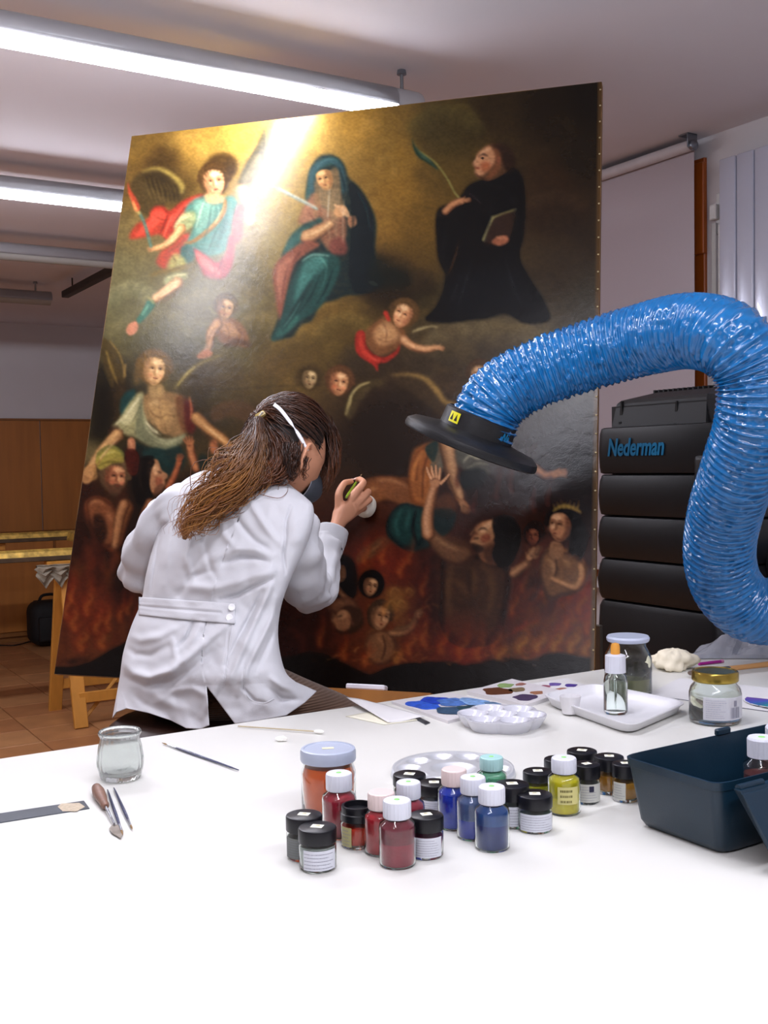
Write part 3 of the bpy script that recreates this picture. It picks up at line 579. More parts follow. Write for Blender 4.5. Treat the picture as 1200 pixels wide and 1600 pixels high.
    c.P('7a3418',[132,790,148,776,170,782,180,800,190,830,180,860,160,850,140,830],3,.9); c.P('b05c34',[134,786,150,778,166,786,160,800,140,800],3,.85); c.P('1e0e0a',[138,806,160,812,165,850,150,880,135,860],5,.8)
    c.limb('8a4c26','a8683a','3c1a0e',[200,790,190,815,182,850],[20,20,16],2.5); c.P('401c10',[184,740,196,760,200,790,188,800,180,770],4,.8)
    c.P('3a0e08',[196,705,206,700,214,712,212,735,198,735],2); c.S('a05c3c',[204,688,208,702],[9,8],1.6)
    c.face(180,746,19,4,.45,'b86e48','6e3420','5a4028',1.2,'b0402c','dca070',beard='463020',up=1); c.P('6c6c2c',[150,712,160,700,176,695,192,706,192,716,172,716,156,730],1.8); c.P('9c9440',[160,706,176,700,188,710,170,710],2.5,.8)
    c.S('a0703c',[146,730,150,745,142,750],[6,5,4],1.5,.8); c.P('14100c',[214,740,226,716,240,712,238,760,230,800,215,790],3,.95)
    c.P('b07048',[232,722,246,718,252,735,262,742,254,752,252,764,238,770,230,745],1.8); c.P('7c2a18',[244,744,256,744,252,760,240,766],2.5,.8); c.P('123432',[222,706,248,700,262,715,262,728,244,716,228,718],2.5,.85)
    c.limb('9a4828','bc6a40','451810',[262,764,274,740,280,722],[9,9,7]); c.hand('a85430','4a1a10',280,722,-80,11,.3); c.limb('a05832','c47c50','4c2010',[308,734,300,712,298,698],[13,12,10]); c.hand('b0683e','5a2814',297,698,-105,14,.34,4,-1)
    c.P('b0603a',[328,690,338,688,340,706,330,708],2); c.P('102624',[312,710,325,715,330,735,312,735],3,.8); c.limb('94502c','b06c42','40180c',[236,790,222,830,215,850],[18,16,12],2.5)
    # ---- cherub heads
    c.E('3a2a14',484,590,22,20,0,4,.7); c.face(484,592,13,10,.1,'a08458','6a5030',None,1,'a06a48','ccae80'); c.face(530,598,17,10,.1,'cc8c5c','8c4e30','5c361c',1.28,'d0402a','ecc090')
    c.P('50421f',[538,640,545,620,560,600,590,592,600,600,570,610,552,630,545,655],3,.7); c.S('b0a068',[541,648,546,630,550,616,562,603,578,597],[4,6,4,4,2],1.3,.85); c.P('5a4a28',[540,646,552,628,570,606,580,606,562,630,550,655],3,.6)
    # ---- hidden angel on the right, with wings and orange drapery
    c.P('46341e',[610,590,640,584,668,590,690,612,705,635,708,660,690,650,665,632,640,610],4,.8); c.S('96743a',[612,586,640,585,664,592,682,610,696,628,712,630],[2,5,8,10,8,3],2,.85)
    c.face(750,588,17,0,-.3,'b0845c','7a4e34','4a321c',1.2,'a05a3c','d8ac80')
    c.P('22160e',[545,660,600,640,640,680,630,730,580,735,545,720],14,.6)
    c.P('8a4a1e',[640,730,645,705,660,695,682,692,690,720,682,755,672,780,650,776,640,755],2); c.P('b0602a',[645,728,655,702,672,698,660,730,655,758,648,750],4,.8)
    c.P('0f3030',[662,705,680,690,688,700,678,720],2); c.limb('8a5a38','ac7a50','3c2214',[700,688,702,730,708,760],[26,22,16],2,-1); c.P('7c766a',[688,690,680,705,670,720,676,750,686,745,692,715],2,.7)
    c.P('55564e',[712,700,740,708,768,718,760,740,735,732,715,725],4,.8); c.S('8a8a78',[722,718,735,710,748,716,760,712],[2,4,3,3],2,.7); c.P('0e1e20',[718,745,745,735,758,742,748,760,725,760],3,.9); c.P('403a40',[760,715,790,700,820,715,800,745,772,748],6,.5)
    c.P('7a3c18',[560,760,580,748,600,744,625,746,642,748,655,775,668,795,640,792,618,778,590,782,566,780],2.5,.95); c.P('8c4a20',[600,748,632,752,650,778,620,768],4,.7); c.P('552412',[560,785,590,784,620,790,640,800,600,810,565,805],4,.7)
    c.P('0f2c2e',[605,835,612,805,630,790,655,795,672,800,700,810,712,800,705,825,680,850,660,858,640,862,618,850],2); c.P('1e5c5a',[612,830,620,805,634,795,640,815,628,845],4,.7); c.S('2c7470',[630,798,626,820,630,842],[3,6,3],2.5,.6)
    c.P('6a3a20',[670,790,700,770,715,790,700,805,680,800],4,.7)
    c.limb('a8623c','c88058','4a2414',[665,835,670,800,676,772,680,752],[22,20,15,12]); c.hand('c08058','6a3820',678,748,-98,16,.2)
    c.limb('8a4e2e','a86a44','40200f',[710,755,718,778,728,792],[16,12,10]); c.hand('985a36','44200f',726,788,70,12,.3)
    c.limb('8c5234','a86c48','40201a',[830,728,850,742,868,742],[10,12,10]); c.hand('9c6040','48241a',868,740,-8,14,.14)
    # ---- rising man with raised arm
    c.P('34190f',[692,850,730,845,780,850,800,880,798,930,790,975,760,1000,720,1000,690,980,688,920],6,.85); c.P('5c3a20',[700,870,735,860,760,880,752,930,730,965,700,940],9,.75); c.P('5a3018',[668,830,700,835,735,850,720,870,690,860,672,850],4,.85)
    c.P('5e3a1e',[690,905,700,890,712,920,706,960,694,950],6,.6); c.P('42200f',[775,880,800,885,800,940,780,960],6,.6)
    c.P('100b0a',[775,815,795,808,812,825,812,850,800,870,785,880,770,868,768,840],2); c.P('1a0e0a',[768,840,775,812,800,812,800,870,775,870],5,.6)
    c.P('9a5c3a',[735,848,738,838,742,832,745,822,756,815,772,812,776,825,770,845,758,858,745,858],1.8); c.P('b87a50',[744,822,758,815,768,818,760,832,748,834],2.5,.8); c.P('8a2c1a',[756,834,768,832,764,846,754,846],2.5,.8)
    c.S('1e100c',[750,826,757,822,764,825],[1,3,1],.7); c.S('401810',[738,844,746,842],[1,3],.8); c.P('2c160e',[738,850,752,848,758,858,745,862],1.6,.9); c.S('8a5a38',[735,836,744,824],[3,3],1,.9)
    # ---- faces lower right
    c.face(836,835,13,0,0,'5a2416','34120c','22100a',1.1,'70281a'); c.P('0c0a0a',[895,800,912,815,918,845,905,870,890,860,895,830],3,.95)
    c.face(876,822,20,8,-.35,'b47450','6e3c26','140e0c',1.15,'a8503a','dca47c',up=1); c.S('7c6428',[868,796,882,790,900,795,908,802],[4,5,5,3],1.5,.9); 
    for i in range(6): c.S('a07c34',[872+i*6,794,870+i*7,784-i%2*3],[2,1],.7,.7)
    c.P('7a4a2a',[850,862,870,855,900,862,915,880,918,905,905,925,880,925,860,905],3,.9); c.P('a26e42',[856,868,876,862,892,870,888,892,866,890],5,.8); c.P('b4622e',[898,868,912,880,912,905,898,900,894,880],3.5,.8)
    c.limb('9a6038','bc8454','40200f',[912,890,905,912,885,922,862,908],[16,16,14,10]); c.limb('a06a42','c08c5c','4a2814',[800,895,815,888,826,880],[14,13,11]); c.hand('a87048','502c18',826,872,-70,12,.2); c.hand('8a5434','402012',838,868,-60,13,.18)
    c.P('321610',[820,900,850,905,870,930,860,960,830,950,815,925],6,.7)
    # ---- flames
    dabs(110,100,240,880,1030,['7a2812','5c1a0c','8a3418','66380f','44140a'],50,14,-82,.32,.25,4)
    dabs(170,450,925,860,1040,['7a2410','5c180c','8a3016','703c10','44140a','501a0c'],46,13,-65,.30,.35,4)
    dabs(60,640,800,920,1030,['5a180c','7a200e','42120a'],40,10,-60,.35,.4,3); dabs(60,740,925,700,840,['3c140c','4c180e','2a0f0a'],30,7,-80,.3,.3,3)
    dabs(60,800,925,930,1030,['9a3a14','a02c14','84500f','6c2a10'],36,9,-50,.4,.4,3); dabs(40,570,700,930,1020,['8a5a20','7a3c14','96501c'],22,5,-30,.35,.8,1.5)
    c.P('7e2010',[560,870,590,850,640,860,630,885,590,880],9,.45); c.P('8e1e10',[690,1000,730,985,770,1000,740,1022,700,1018],6,.6)
    # ---- small souls bottom centre
    c.P('160c0a',[520,880,540,870,552,900,548,930,525,935],4,.9); c.P('5c3220',[525,890,538,886,542,905,530,912],3,.8); c.P('5c341e',[510,940,530,928,545,932,540,950,515,955],3,.8); c.hand('6e4026','2c140c',528,932,-40,10,.25)
    c.E('120b0a',581,914,19,20,0,3,.95); c.face(581,918,12,4,.05,'84563a','4a2a1c',None,1,'8c4430','a87450')
    c.P('6a4028',[520,952,540,945,560,950,562,970,540,985,520,975],3,.9); c.P('2a1a10',[540,955,562,950,568,975,550,990,525,985],3,.8); c.S('3a1c12',[524,958,530,968],[2,2],1,.7)
    c.face(592,966,15,14,.3,'7e4e34','4a2818','2a160e',1.15,'7c3c28','a87850'); c.P('55301c',[575,990,600,985,618,1000,622,1025,600,1035,575,1020],4,.85); c.limb('643a20','80502e','2c140c',[618,985,640,980,650,965],[9,8,6]); c.hand('7a4a2c','34180e',650,962,-60,8,.3)
    c.P('84501e',[600,925,622,930,632,955,624,980,610,965],6,.45)
    # ---- dark ground
    c.P('130c08',[60,1130,60,1045,88,1042,120,1042,150,1030,190,1008,215,1000,260,1030,320,1034,440,1028,480,1020,510,1024,545,1040,580,1054,600,1046,640,1036,700,1034,722,1040,745,1036,790,1028,830,1032,862,1020,900,1026,940,1030,1000,1040,1000,1130],3,.95)
    dabs(40,90,200,1035,1070,['1e140c','0c0806'],30,8,0,.4,.3,3)
    dabs(120,480,900,1008,1040,['a05a24','7a3414','8c2a10','60200e'],18,3,-10,.4,.5,1)
    # ---- second painting of the lower half: darker grounds, modelled bodies
    def B(dk,md,hi,pts,hl,w=6,b=2.2):      # body mass: dark shape, mid shape, lights
        c.P(dk,pts,1.6,.95); cx=sum(pts[::2])/(len(pts)/2);cy=sum(pts[1::2])/(len(pts)/2)
        c.P(md,[v for i in range(0,len(pts),2) for v in (cx+(pts[i]-cx)*.84-1,cy+(pts[i+1]-cy)*.86-1)],2.6,.85)
        for h in hl: c.S(hi,h,[w*.5,w,w*.4],b,.6)
    # angel of the right side
    B('5e2c14','8c4e28','c08050',[566,752,590,744,612,746,640,752,656,775,656,794,632,792,606,782,584,786,566,780],[[590,750,612,750,636,760],[575,766,590,762]])
    B('7a3a14','aa5c24','d88844',[676,694,655,702,640,730,638,762,646,790,672,795,682,770,680,735,690,705],[[660,706,648,728,644,752],[664,730,660,760]],5)
    c.S('5a240c',[672,704,662,734,660,780],[2,4,2],1.2,.7); c.S('5a240c',[654,720,650,750],[1,3],1,.6)
    B('082022','10403e','2c7a72',[630,786,610,802,603,828,616,847,638,860,660,848,670,815,668,796,650,790],[[628,796,618,818,624,838],[640,800,634,826]],5); c.S('041214',[650,798,645,826,652,850],[3,6,3],1.6,.8); c.P('0c2426',[668,800,700,795,712,805,704,828,684,840,670,835],2.5,.8)
    c.P('5c5a4e',[686,690,680,712,672,728,680,748,690,740,694,712],1.6,.8); c.P('0e3030',[664,700,682,690,684,704,676,722],1.2,.9)
    c.limb('9c6a44','c8946a','4a2a18',[697,688,702,715,708,745,718,775],[26,24,19,14],1.4,-1); c.hand('a8704a','4a2a18',722,786,75,12,.24)
    c.P('4e5048',[712,702,735,702,760,712,778,725,764,742,736,736,716,728],2.6,.85); c.S('9c9c88',[724,722,734,712,748,716,762,708],[2,4,4,2],1.1,.8); c.S('7c7c6c',[730,732,746,724,764,726],[2,4,2],1.2,.7); c.P('0c181a',[716,742,744,732,760,740,750,760,726,764],2,.9)
    c.P('4e4a50',[764,716,792,702,820,714,812,735,786,748,768,742],4,.6)
    c.limb('94583a','be8058','3c1c10',[836,730,852,742,866,741],[12,11,9],1.1); 
    for i in range(4): c.S('a86c48',[864,738+i*2.2,876,734+i*3,886,733+i*4.2],[4,3,2],.7,.9)
    c.P('6a3c22',[598,838,608,846,596,862,580,872,562,880,556,874,566,858,584,846],2,.9); c.S('8c5a34',[598,846,584,858,568,868],[2,5,2],1.6,.6)
    # rising man
    B('2c130b','4c2a16','6e4626',[690,870,720,866,752,868,782,880,798,890,797,920,793,950,776,1000,740,1012,704,1004,686,968,688,922],[[706,884,700,920,704,960],[735,884,742,905,738,930],[764,900,770,930,762,960]],9,3.5)
    c.S('1a0a06',[738,876,733,905,738,945],[2,6,2],4,.5); c.S('6e4626',[706,905,722,915,730,930],[3,9,4],4,.5); c.S('6e4626',[752,885,768,900,774,925],[3,10,4],4,.45); c.S('1a0a06',[700,935,722,948,742,945],[2,5,2],4,.4); c.E('7a1e0c',725,985,34,24,0,12,.45)
    B('4a2413','7c4e30','a87a50',[664,826,672,822,690,838,712,850,736,858,742,872,720,884,694,876,674,856],[[676,836,694,850,716,860]],6)
    c.limb('b07048','dca07a','4e2614',[670,838,668,812,673,785,679,762],[21,19,15,12],1.2); c.E('b87a54',680,752,9,10,0,.9)
    for p in([674,748,669,738,667,730],[678,746,675,736,674,728],[682,746,681,735,681,727],[686,748,687,738,688,731],[688,756,696,748,702,741]):
        c.S('4a2414',[v+.9 for v in p],[5,4,2.5],.7,.8); c.S('cc9068',p,[4.4,3.8,2.4],.5)
    c.P('8c5436',[750,850,768,842,780,862,778,882,756,878,748,866],1.6,.9); c.P('4a2414',[756,858,772,852,778,880,762,880],2.2,.8)
    c.P('b07850',[773,813,762,815,751,822,742,828,746,834,741,838,742,842,735,847,742,852,752,852,768,844,776,830],1.0); c.P('dca47c',[772,814,760,817,752,824,750,832,760,830],1.6,.7); c.P('8c3420',[752,838,764,834,766,844,754,848],1.8,.7)
    c.S('201008',[747,829,754,825,762,828],[1,3,1],.7,.9); c.S('2a1008',[741,841,748,841],[1.4,2.4],.6,.95); c.S('5a2c18',[742,828,746,835],[1,2],.6,.7); c.P('2c160e',[736,848,748,851,756,858,748,864,738,856],1.2,.8)
    c.P('0c0706',[770,812,784,806,800,810,812,830,809,860,795,884,778,884,769,866,774,844,770,828],1.3,.97); c.S('2c1c14',[780,812,796,818,804,838,800,862],[1,3,1],1.2,.6)
    # queen
    c.P('0c0706',[882,800,900,802,914,822,916,852,906,876,888,868,892,840],1.6,.95); B('4c2816','8a5c38','c0885a',[846,866,862,858,878,862,900,866,912,882,912,905,900,926,880,932,858,938,846,915,842,890],[[856,874,866,884,864,898],[880,874,890,884]],8,3)
    c.S('3a1c0e',[868,872,870,890,864,908],[2,4,2],1.6,.7); c.limb('b07446','dca070','40200f',[908,884,910,902,900,918,880,912,862,904],[14,14,12,10,9],1.0); c.P('9c6844',[862,846,878,850,880,866,868,874,858,866],1.4,.9)
    c.face(875,822,20,10,-.75,'c08058','6a3622',None,1,'a8503a','e4ae86',up=1); c.S('0c0706',[888,802,898,818,900,846,894,866],[7,10,10,4],1.2,.95); c.S('0c0706',[858,806,866,798,880,797,892,804],[2,4,5,5],1,.9)
    c.S('8a6c2c',[864,799,876,792,892,793,906,800],[3,5,5,3],1,.95)
    for i in range(6): c.S('a8883c',[867+i*7,795-i%2,865+i*8,785+abs(i-2)],[2.2,1],.6,.8)
    c.limb('9c6440','c48c60','40200f',[801,898,812,890,824,882],[14,12,9],1.0); c.hand('b47c54','4a2814',828,870,-62,13,.12,4,0); c.hand('8a5838','3a1c10',836,868,-68,13,.12,4,0)
    c.face(832,838,12,0,.1,'7a3a26','481c12','1c0c08',1.1,'8a3020','9c5a3c')
    # small souls
    c.P('0e0807',[521,876,540,868,556,884,556,930,530,948,518,930],2,.9); c.P('7c4c30',[526,886,538,884,540,902,530,910,524,900],1.2,.9); c.S('1c0e0a',[526,892,532,890],[1,2],.6); c.limb('6e4028','96603c','2c140c',[546,940,534,928,526,916],[10,8,6],1.0); c.hand('7c4c30','2c140c',522,924,-50,9,.2)
    B('4a2415','74422a','9c643e',[514,944,530,934,552,936,560,950,548,962,524,960],[[524,942,540,944]],5)
    c.E('0e0807',580,912,20,22,10,1.6,.97); c.face(579,916,13,14,.35,'a06c48','5a3220',None,1,'9c4830','c89468')
    c.E('3c2014',545,964,19,18,0,1.8,.95); c.P('8c5638',[526,960,522,966,518,970,524,974,526,982,538,986,548,976,546,958,534,952],1.0); c.P('b07a52',[528,958,540,954,542,964,530,968],1.6,.6); c.S('1c0e0a',[526,964,534,962],[1,2.4],.6); c.S('5a3020',[546,966,552,976],[3,4],1.4,.8)
    B('4a2414','7a4a2c','a0683e',[578,992,598,984,614,992,622,1014,612,1034,590,1040,574,1028,570,1008],[[590,996,600,1008]],6); c.S('26100a',[598,992,602,1012,596,1032],[1,3,1],1.4,.7)
    c.face(594,964,17,12,.55,'a06c46','5c3420','3a2416',1.05,'94482e','c8946a',up=1); c.limb('7c4c2e','a87044','34180e',[610,990,630,990,644,982,651,970],[11,9,8,6],1.0); c.hand('966040','34180e',654,962,-60,9,.32)
    for x_,y_,r_ in((618,928,15),(628,945,12),(612,946,12),(640,925,9)): c.E('8c5a22',x_,y_,r_,r_*.8,20,3.5,.45); c.S('b07c34',[x_-r_*.6,y_+2,x_-2,y_-r_*.6,x_+r_*.6,y_-2],[1,3,1],1.2,.5)
    # left group
    c.P('9c8c34',[150,726,151,716,162,706,178,702,190,710,193,722,176,724,158,734],1.2,.9); c.S('c4b860',[156,716,166,708,180,706],[2,5,2],1.6,.7); c.S('5a5018',[154,728,168,722,190,722],[2,3,2],1,.8)
    c.P('a06a48',[236,728,246,724,252,734,262,744,257,750,258,756,250,766,238,764,232,748],1.0); c.P('d09c70',[238,728,246,726,248,736,242,742],1.6,.7); c.P('8c3c28',[244,746,254,748,252,758,244,758],1.8,.7); c.S('1c0e0a',[245,736,252,739],[1,2.4],.6,.9); c.P('5a3424',[244,760,256,756,252,770,240,774],1.4,.8)
    c.P('0e0a08',[208,730,220,716,236,712,242,722,236,736,234,760,238,784,220,790,208,770],1.4,.95); c.S('2c2018',[222,722,218,745,224,770],[1,4,1],1.5,.6)
    B('4c2010','8a4a2a','c07a4c',[134,790,140,779,154,776,170,784,182,796,188,820,182,850,166,856,152,840,142,818],[[140,788,150,783,162,788],[168,800,174,815]],6); c.P('220e08',[146,806,160,806,168,830,160,850,148,836],2.5,.8)
    c.limb('8c5430','b87c50','3c1a0e',[196,786,188,806,184,830,180,856],[17,17,15,11],1.4); c.limb('7c4628','a86c44','34160c',[236,784,226,808,222,832],[15,14,10],1.4)
    c.P('b06a48',[200,686,208,684,212,694,208,704,200,702],1.2,.95); c.S('d0906a',[203,688,206,698],[3,3],1,.6); c.P('4a120a',[197,706,210,702,218,716,214,742,200,738],1.6,.9)
    # fire: tongues of flame
    def tongue(x,y,h,w,lean,cols,a=.5):
        for col,k in zip(cols,(1,.62,.3)):
            c.S(col,[x,y,x+lean*.25-w*.2,y-h*.35*k**.5,x+lean*.5+w*.25,y-h*.7*k**.5,x+lean*k,y-h*k**.5],[w*k,w*1.1*k,w*.6*k,w*.08],2.2,a)
    R3=['6e1a0c','a8380f','d87c28']; O3=['7a3410','b8641c','e0a040']
    for x,y,h,w,l in((104,965,70,20,6),(118,985,60,22,-6),(136,960,64,18,8),(152,990,54,20,4),(170,985,56,16,-4),(112,940,50,14,4),(188,970,50,14,6),(128,1015,50,26,6),(162,1012,40,24,-8),(200,960,40,12,4)): tongue(x,y,h,w,l,R3,.27)
    for x,y,h,w,l in((500,1010,60,14,6),(540,1030,50,16,-4),(570,1040,40,16,8),(640,1022,60,22,10),(665,1010,70,20,-6),(690,1020,56,20,8),(720,1026,54,26,10),(748,1030,60,26,4),(772,1020,60,20,10),(660,930,60,16,8),(626,900,50,20,6),(600,880,44,18,-6),(570,880,40,16,6),(640,880,50,14,6),(800,960,54,16,12),(816,925,44,12,8),(905,960,70,18,10),(885,985,60,20,12),(918,990,60,16,4)): tongue(x,y,h,w,l,R3,.26)
    for x,y,h,w,l in((812,1018,44,24,14),(840,1016,40,24,12),(866,1016,44,24,14),(892,1018,50,22,16),(915,1022,40,18,8),(780,1030,34,20,12),(620,1036,30,16,8),(600,960,30,10,6)): tongue(x,y,h,w,l,O3,.3)
    for x,y,h,w,l in((776,780,60,10,6),(800,770,66,10,-4),(740,800,50,10,4),(856,790,50,10,4),(835,800,60,10,-6),(715,760,40,8,4)): tongue(x,y,h,w,l,['3c120a','5a1c0e','6e2812'],.35)
    c.P('120b07',[60,1130,60,1050,100,1044,140,1036,170,1018,205,1002,225,1008,270,1032,330,1036,440,1030,480,1022,512,1026,545,1042,572,1056,590,1050,620,1040,680,1036,710,1036,735,1042,780,1034,815,1032,838,1036,862,1022,895,1024,930,1034,1000,1044,1000,1130],2,.96)
    dabs(60,480,830,1016,1036,['b87838','94481c','a83814'],14,2.5,-10,.45,.5,.8)
    # ---- finishing strokes: folds, anatomy, fingers
    def H(col,*pts,w=2,b=.8,a=.6): c.S(col,list(pts),[w*.4,w,w*.4],b,a)
    # torch angel
    H('b8d0b4',318,316,312,335,306,356,w=4,a=.55);H('1e4a44',330,322,326,350,318,378,w=3,a=.6);H('1e4a44',344,350,334,370,326,392,w=3,a=.6);H('9cc0a8',340,318,342,334,336,350,w=3,a=.5);H('2a5a50',300,378,312,388,330,392,w=3)
    H('5a1010',262,336,256,352,250,366,w=3);H('5a1010',290,322,276,342,266,358,w=3);H('e8604a',270,334,262,352,256,370,w=3,a=.7);H('6a1418',348,400,344,416,336,430,w=3);H('7a2024',330,404,336,420,334,432,w=2)
    H('3a2410',240,336,250,342,262,344,w=2,a=.5);H('e8c490',280,366,270,376,258,384,w=3,a=.6);H('5a3a1c',290,372,276,386,262,394,w=2)
    H('5a4418',262,424,280,418,300,410,w=2);H('3a3010',270,400,276,412,w=2);H('5c6840',266,440,280,436,w=2);H('e8c8a0',276,446,262,456,250,464,w=4,a=.6);H('6a4028',286,450,268,464,250,474,w=2,a=.6)
    for i in range(9): H('2c2a1c',374+i*4.2,290-i*1.,382+i*3.8,268-i*5,394+i*2.4,240-i*4,w=1.4,a=.4)
    for i in range(6): H('1a120a',226+i*9,272+i*3,232+i*9,290+i*3,240+i*6,306,w=2,a=.4)
    # veiled woman
    H('0a1a1c',548,300,552,340,548,400,w=5,a=.5);H('2c5258',556,296,572,326,578,360,w=3,a=.4);H('0a1618',530,262,538,290,540,320,w=3,a=.7);H('3c7078',494,264,508,250,526,250,w=2,a=.7)
    H('5a2c24',478,324,488,340,498,350,w=2);H('c08870',474,328,484,322,496,320,w=2.5,a=.5);H('642e28',452,410,444,440,440,470,w=3,a=.6);H('642e28',470,392,458,410,w=3,a=.6);H('c08068',440,412,434,436,438,462,w=2.5,a=.5)
    H('56a094',486,404,502,404,512,420,w=3,a=.6);H('56a094',470,470,456,494,442,512,w=3,a=.5);H('082426',500,430,486,462,468,488,w=4,a=.6);H('082426',520,420,510,450,494,476,w=4,a=.6);H('2e7068',510,410,508,436,496,462,w=3,a=.5)
    H('5a3420',484,382,502,376,520,364,w=2);H('ecca98',486,366,504,358,518,346,w=2.5,a=.6);H('4a5848',576,440,590,446,w=6,b=2,a=.4)
    # monk
    H('242830',770,300,766,340,756,380,w=3,a=.5);H('1e2228',700,340,694,380,694,410,w=3,a=.5);H('2a3038',740,400,728,440,716,480,w=4,a=.4);H('2a3038',790,400,800,440,816,480,w=4,a=.4);H('30343a',720,430,704,470,w=3,a=.4)
    H('1a1c20',780,290,800,310,810,350,w=5,a=.5);H('3a3034',760,284,776,292,790,290,w=2,a=.5);H('e0b088',748,244,756,236,768,232,w=3,a=.6);H('3a1c10',742,270,752,278,766,280,w=2.5,a=.7)
    # central putto
    H('5c3018',600,506,604,520,602,536,w=2);H('6a3a20',588,528,602,534,618,532,w=2,a=.5);H('e8bc90',596,512,606,520,w=4,b=2,a=.5);H('70100c',566,524,574,546,590,560,w=2.5);H('70100c',600,560,592,570,w=2.5);H('f05040',574,552,586,562,600,564,w=2,a=.6);H('5a2c18',636,540,654,550,672,552,w=2)
    # brown putto
    H('5c3820',352,506,358,520,356,534,w=2,a=.6);H('dcb48c',346,508,350,518,w=4,b=2,a=.4);H('5c3820',334,512,326,530,324,546,w=2);H('5c3820',368,510,380,524,w=3,a=.5)
    for i in range(4): H('6a3c28',310+i*5,552+i,306+i*5,559,w=1.2,a=.7)
    # left angel
    H('5c3c20',250,622,248,640,w=2,a=.5);H('5c3c20',230,634,240,648,252,652,262,646,w=2,a=.6);H('5c3c20',262,648,274,650,284,644,w=2,a=.6);H('5c3c20',256,654,258,668,262,680,w=2,a=.5);H('dcb888',234,632,244,628,252,634,w=5,b=2,a=.5);H('c89c68',264,634,274,634,w=5,b=2,a=.45)
    H('e0dcb8',196,652,208,634,218,622,w=3,a=.5);H('4c5038',206,660,214,646,222,630,w=3,a=.6);H('4c5038',224,668,238,684,258,692,w=2.5,a=.6);H('e0dcb8',228,658,238,672,252,680,w=2.5,a=.6);H('4c5038',236,652,250,676,270,682,w=2,a=.5);H('e0dcb8',180,664,190,654,w=3,a=.5)
    H('8c5830',176,694,160,714,148,734,w=3,a=.6);H('e8c090',184,686,168,702,156,718,w=3,a=.5);H('e8c090',318,664,336,678,350,690,w=3,a=.5);H('5c3018',312,674,332,690,350,702,w=2.5,a=.6)
    for i in range(5): H('4a3010',160+i*6,548+i*5,166+i*5,574+i*4,176+i*3,598,w=1.5,a=.5)
    for i in range(6): H('3c3418',280+i*12,600-i*6,292+i*12,596-i*4,306+i*12,594-i*3,w=2,a=.4)
    # weave, grime, seam lines
    n=vnoise(AH,AW,3,2,rng)*.5+vnoise(AH,AW,9,7,rng)*.3+vnoise(AH,AW,40,30,rng)*.2
    c.I*=(.86+.28*n)[...,None]
    c.S('2a2010',[300,612,420,604,520,600],[1,1.4,1],.6,.5)
    return np.clip(c.I,0,1)
# ---------------------------------------------------------------- THE PAINTING on its easel
PN=np.array([-.72262523,-.62515551,.29494636]); P0=atD(563,748,2.98)
PH=np.array([-.65426,.75627,0.]);PH/=np.linalg.norm(PH); PV=np.cross(PH,-PN); PV=PV if PV[2]>0 else -PV
def onP(x,y): return atPl(x,y,P0,PN)
cTL,cTR,cBL,cBR=[onP(*c) for c in((206,213),(940,128),(85,1053),(928,1098))]
hTL,hTR,hBL,hBR=[(float(c@PH),float(c@PV)) for c in(cTL,cTR,cBL,cBR)]
pc=thing('painting','huge dark religious painting on canvas with saints, angels and flames, leaning on an easel','painting',(cBL+cBR)/2)
art=paint_canvas(); art=art.mean(-1,keepdims=True)*.27*np.array([1.15,.98,.70])+art*.73; art=np.where(art<=.04045,art/12.92,((art+.055)/1.055)**2.4)
NU,NV=560,640
u=np.linspace(0,1,NU)[None,:,None]; v=np.linspace(0,1,NV)[:,None,None]
G=(cTL*(1-u)+cTR*u)*(1-v)+(cBL*(1-u)+cBR*u)*v            # planar quad, top row first
# the picture's drawing frame is a plane projective chart of the canvas
q=G-CP; z=q@fw; ax=600+F_*(q@rt)/z-AX0-.5; ay=800-F_*(q@up)/z-AY0-.5
ax=np.clip(ax,0,AW-1.001);ay=np.clip(ay,0,AH-1.001);xi=ax.astype(int);yi=ay.astype(int);fx=(ax-xi)[...,None];fy=(ay-yi)[...,None]
C4=(art[yi,xi]*(1-fx)+art[yi,xi+1]*fx)*(1-fy)+(art[yi+1,xi]*(1-fx)+art[yi+1,xi+1]*fx)*fy
# brown tacking margin along the right side
edge=np.clip((u[...,0]-.992)/.004,0,1)[...,None]; C4=C4*(1-edge)+edge*np.array([.10,.055,.02])
CT=ART_GAIN*1.25*C4**1.10
# gentle waves of old lined canvas
rg=np.random.default_rng(9)
wv=(vnoise(NV,NU,30,22,rg)-.5)*.0003+(vnoise(NV,NU,90,60,rg)-.5)*.0008
G=G+PN*wv[...,None]
idx=np.arange(NU*NV).reshape(NV,NU); Q=np.stack([idx[:-1,:-1],idx[1:,:-1],idx[1:,1:],idx[:-1,1:]],-1).reshape(-1,4)
me=bpy.data.meshes.new('canvas'); me.vertices.add(NU*NV); me.vertices.foreach_set('co',(G.reshape(-1,3)-wloc(pc)).astype(np.float32).ravel())
me.loops.add(Q.size); me.loops.foreach_set('vertex_index',Q.ravel().astype(np.int32)); me.polygons.add(len(Q)); me.polygons.foreach_set('loop_start',np.arange(0,Q.size,4,dtype=np.int32)); me.polygons.foreach_set('loop_total',np.full(len(Q),4,np.int32))
me.update(calc_edges=True)
at=me.color_attributes.new('paint','FLOAT_COLOR','POINT'); at.data.foreach_set('color',np.concatenate([CT,np.ones(CT.shape[:2]+(1,))],-1).astype(np.float32).ravel())
me.shade_smooth()
cm=mat('oil_paint','808080',.22,attr='paint',spec=.27)
N=cm.node_tree.nodes;L=cm.node_tree.links;b=N['Principled BSDF']; tc=N.new('ShaderNodeTexCoord')
n1=N.new('ShaderNodeTexNoise');n1.inputs['Scale'].default_value=34;n1.inputs['Detail'].default_value=5;n1.inputs['Distortion'].default_value=.5
n2=N.new('ShaderNodeTexNoise');n2.inputs['Scale'].default_value=420;n2.inputs['Detail'].default_value=2
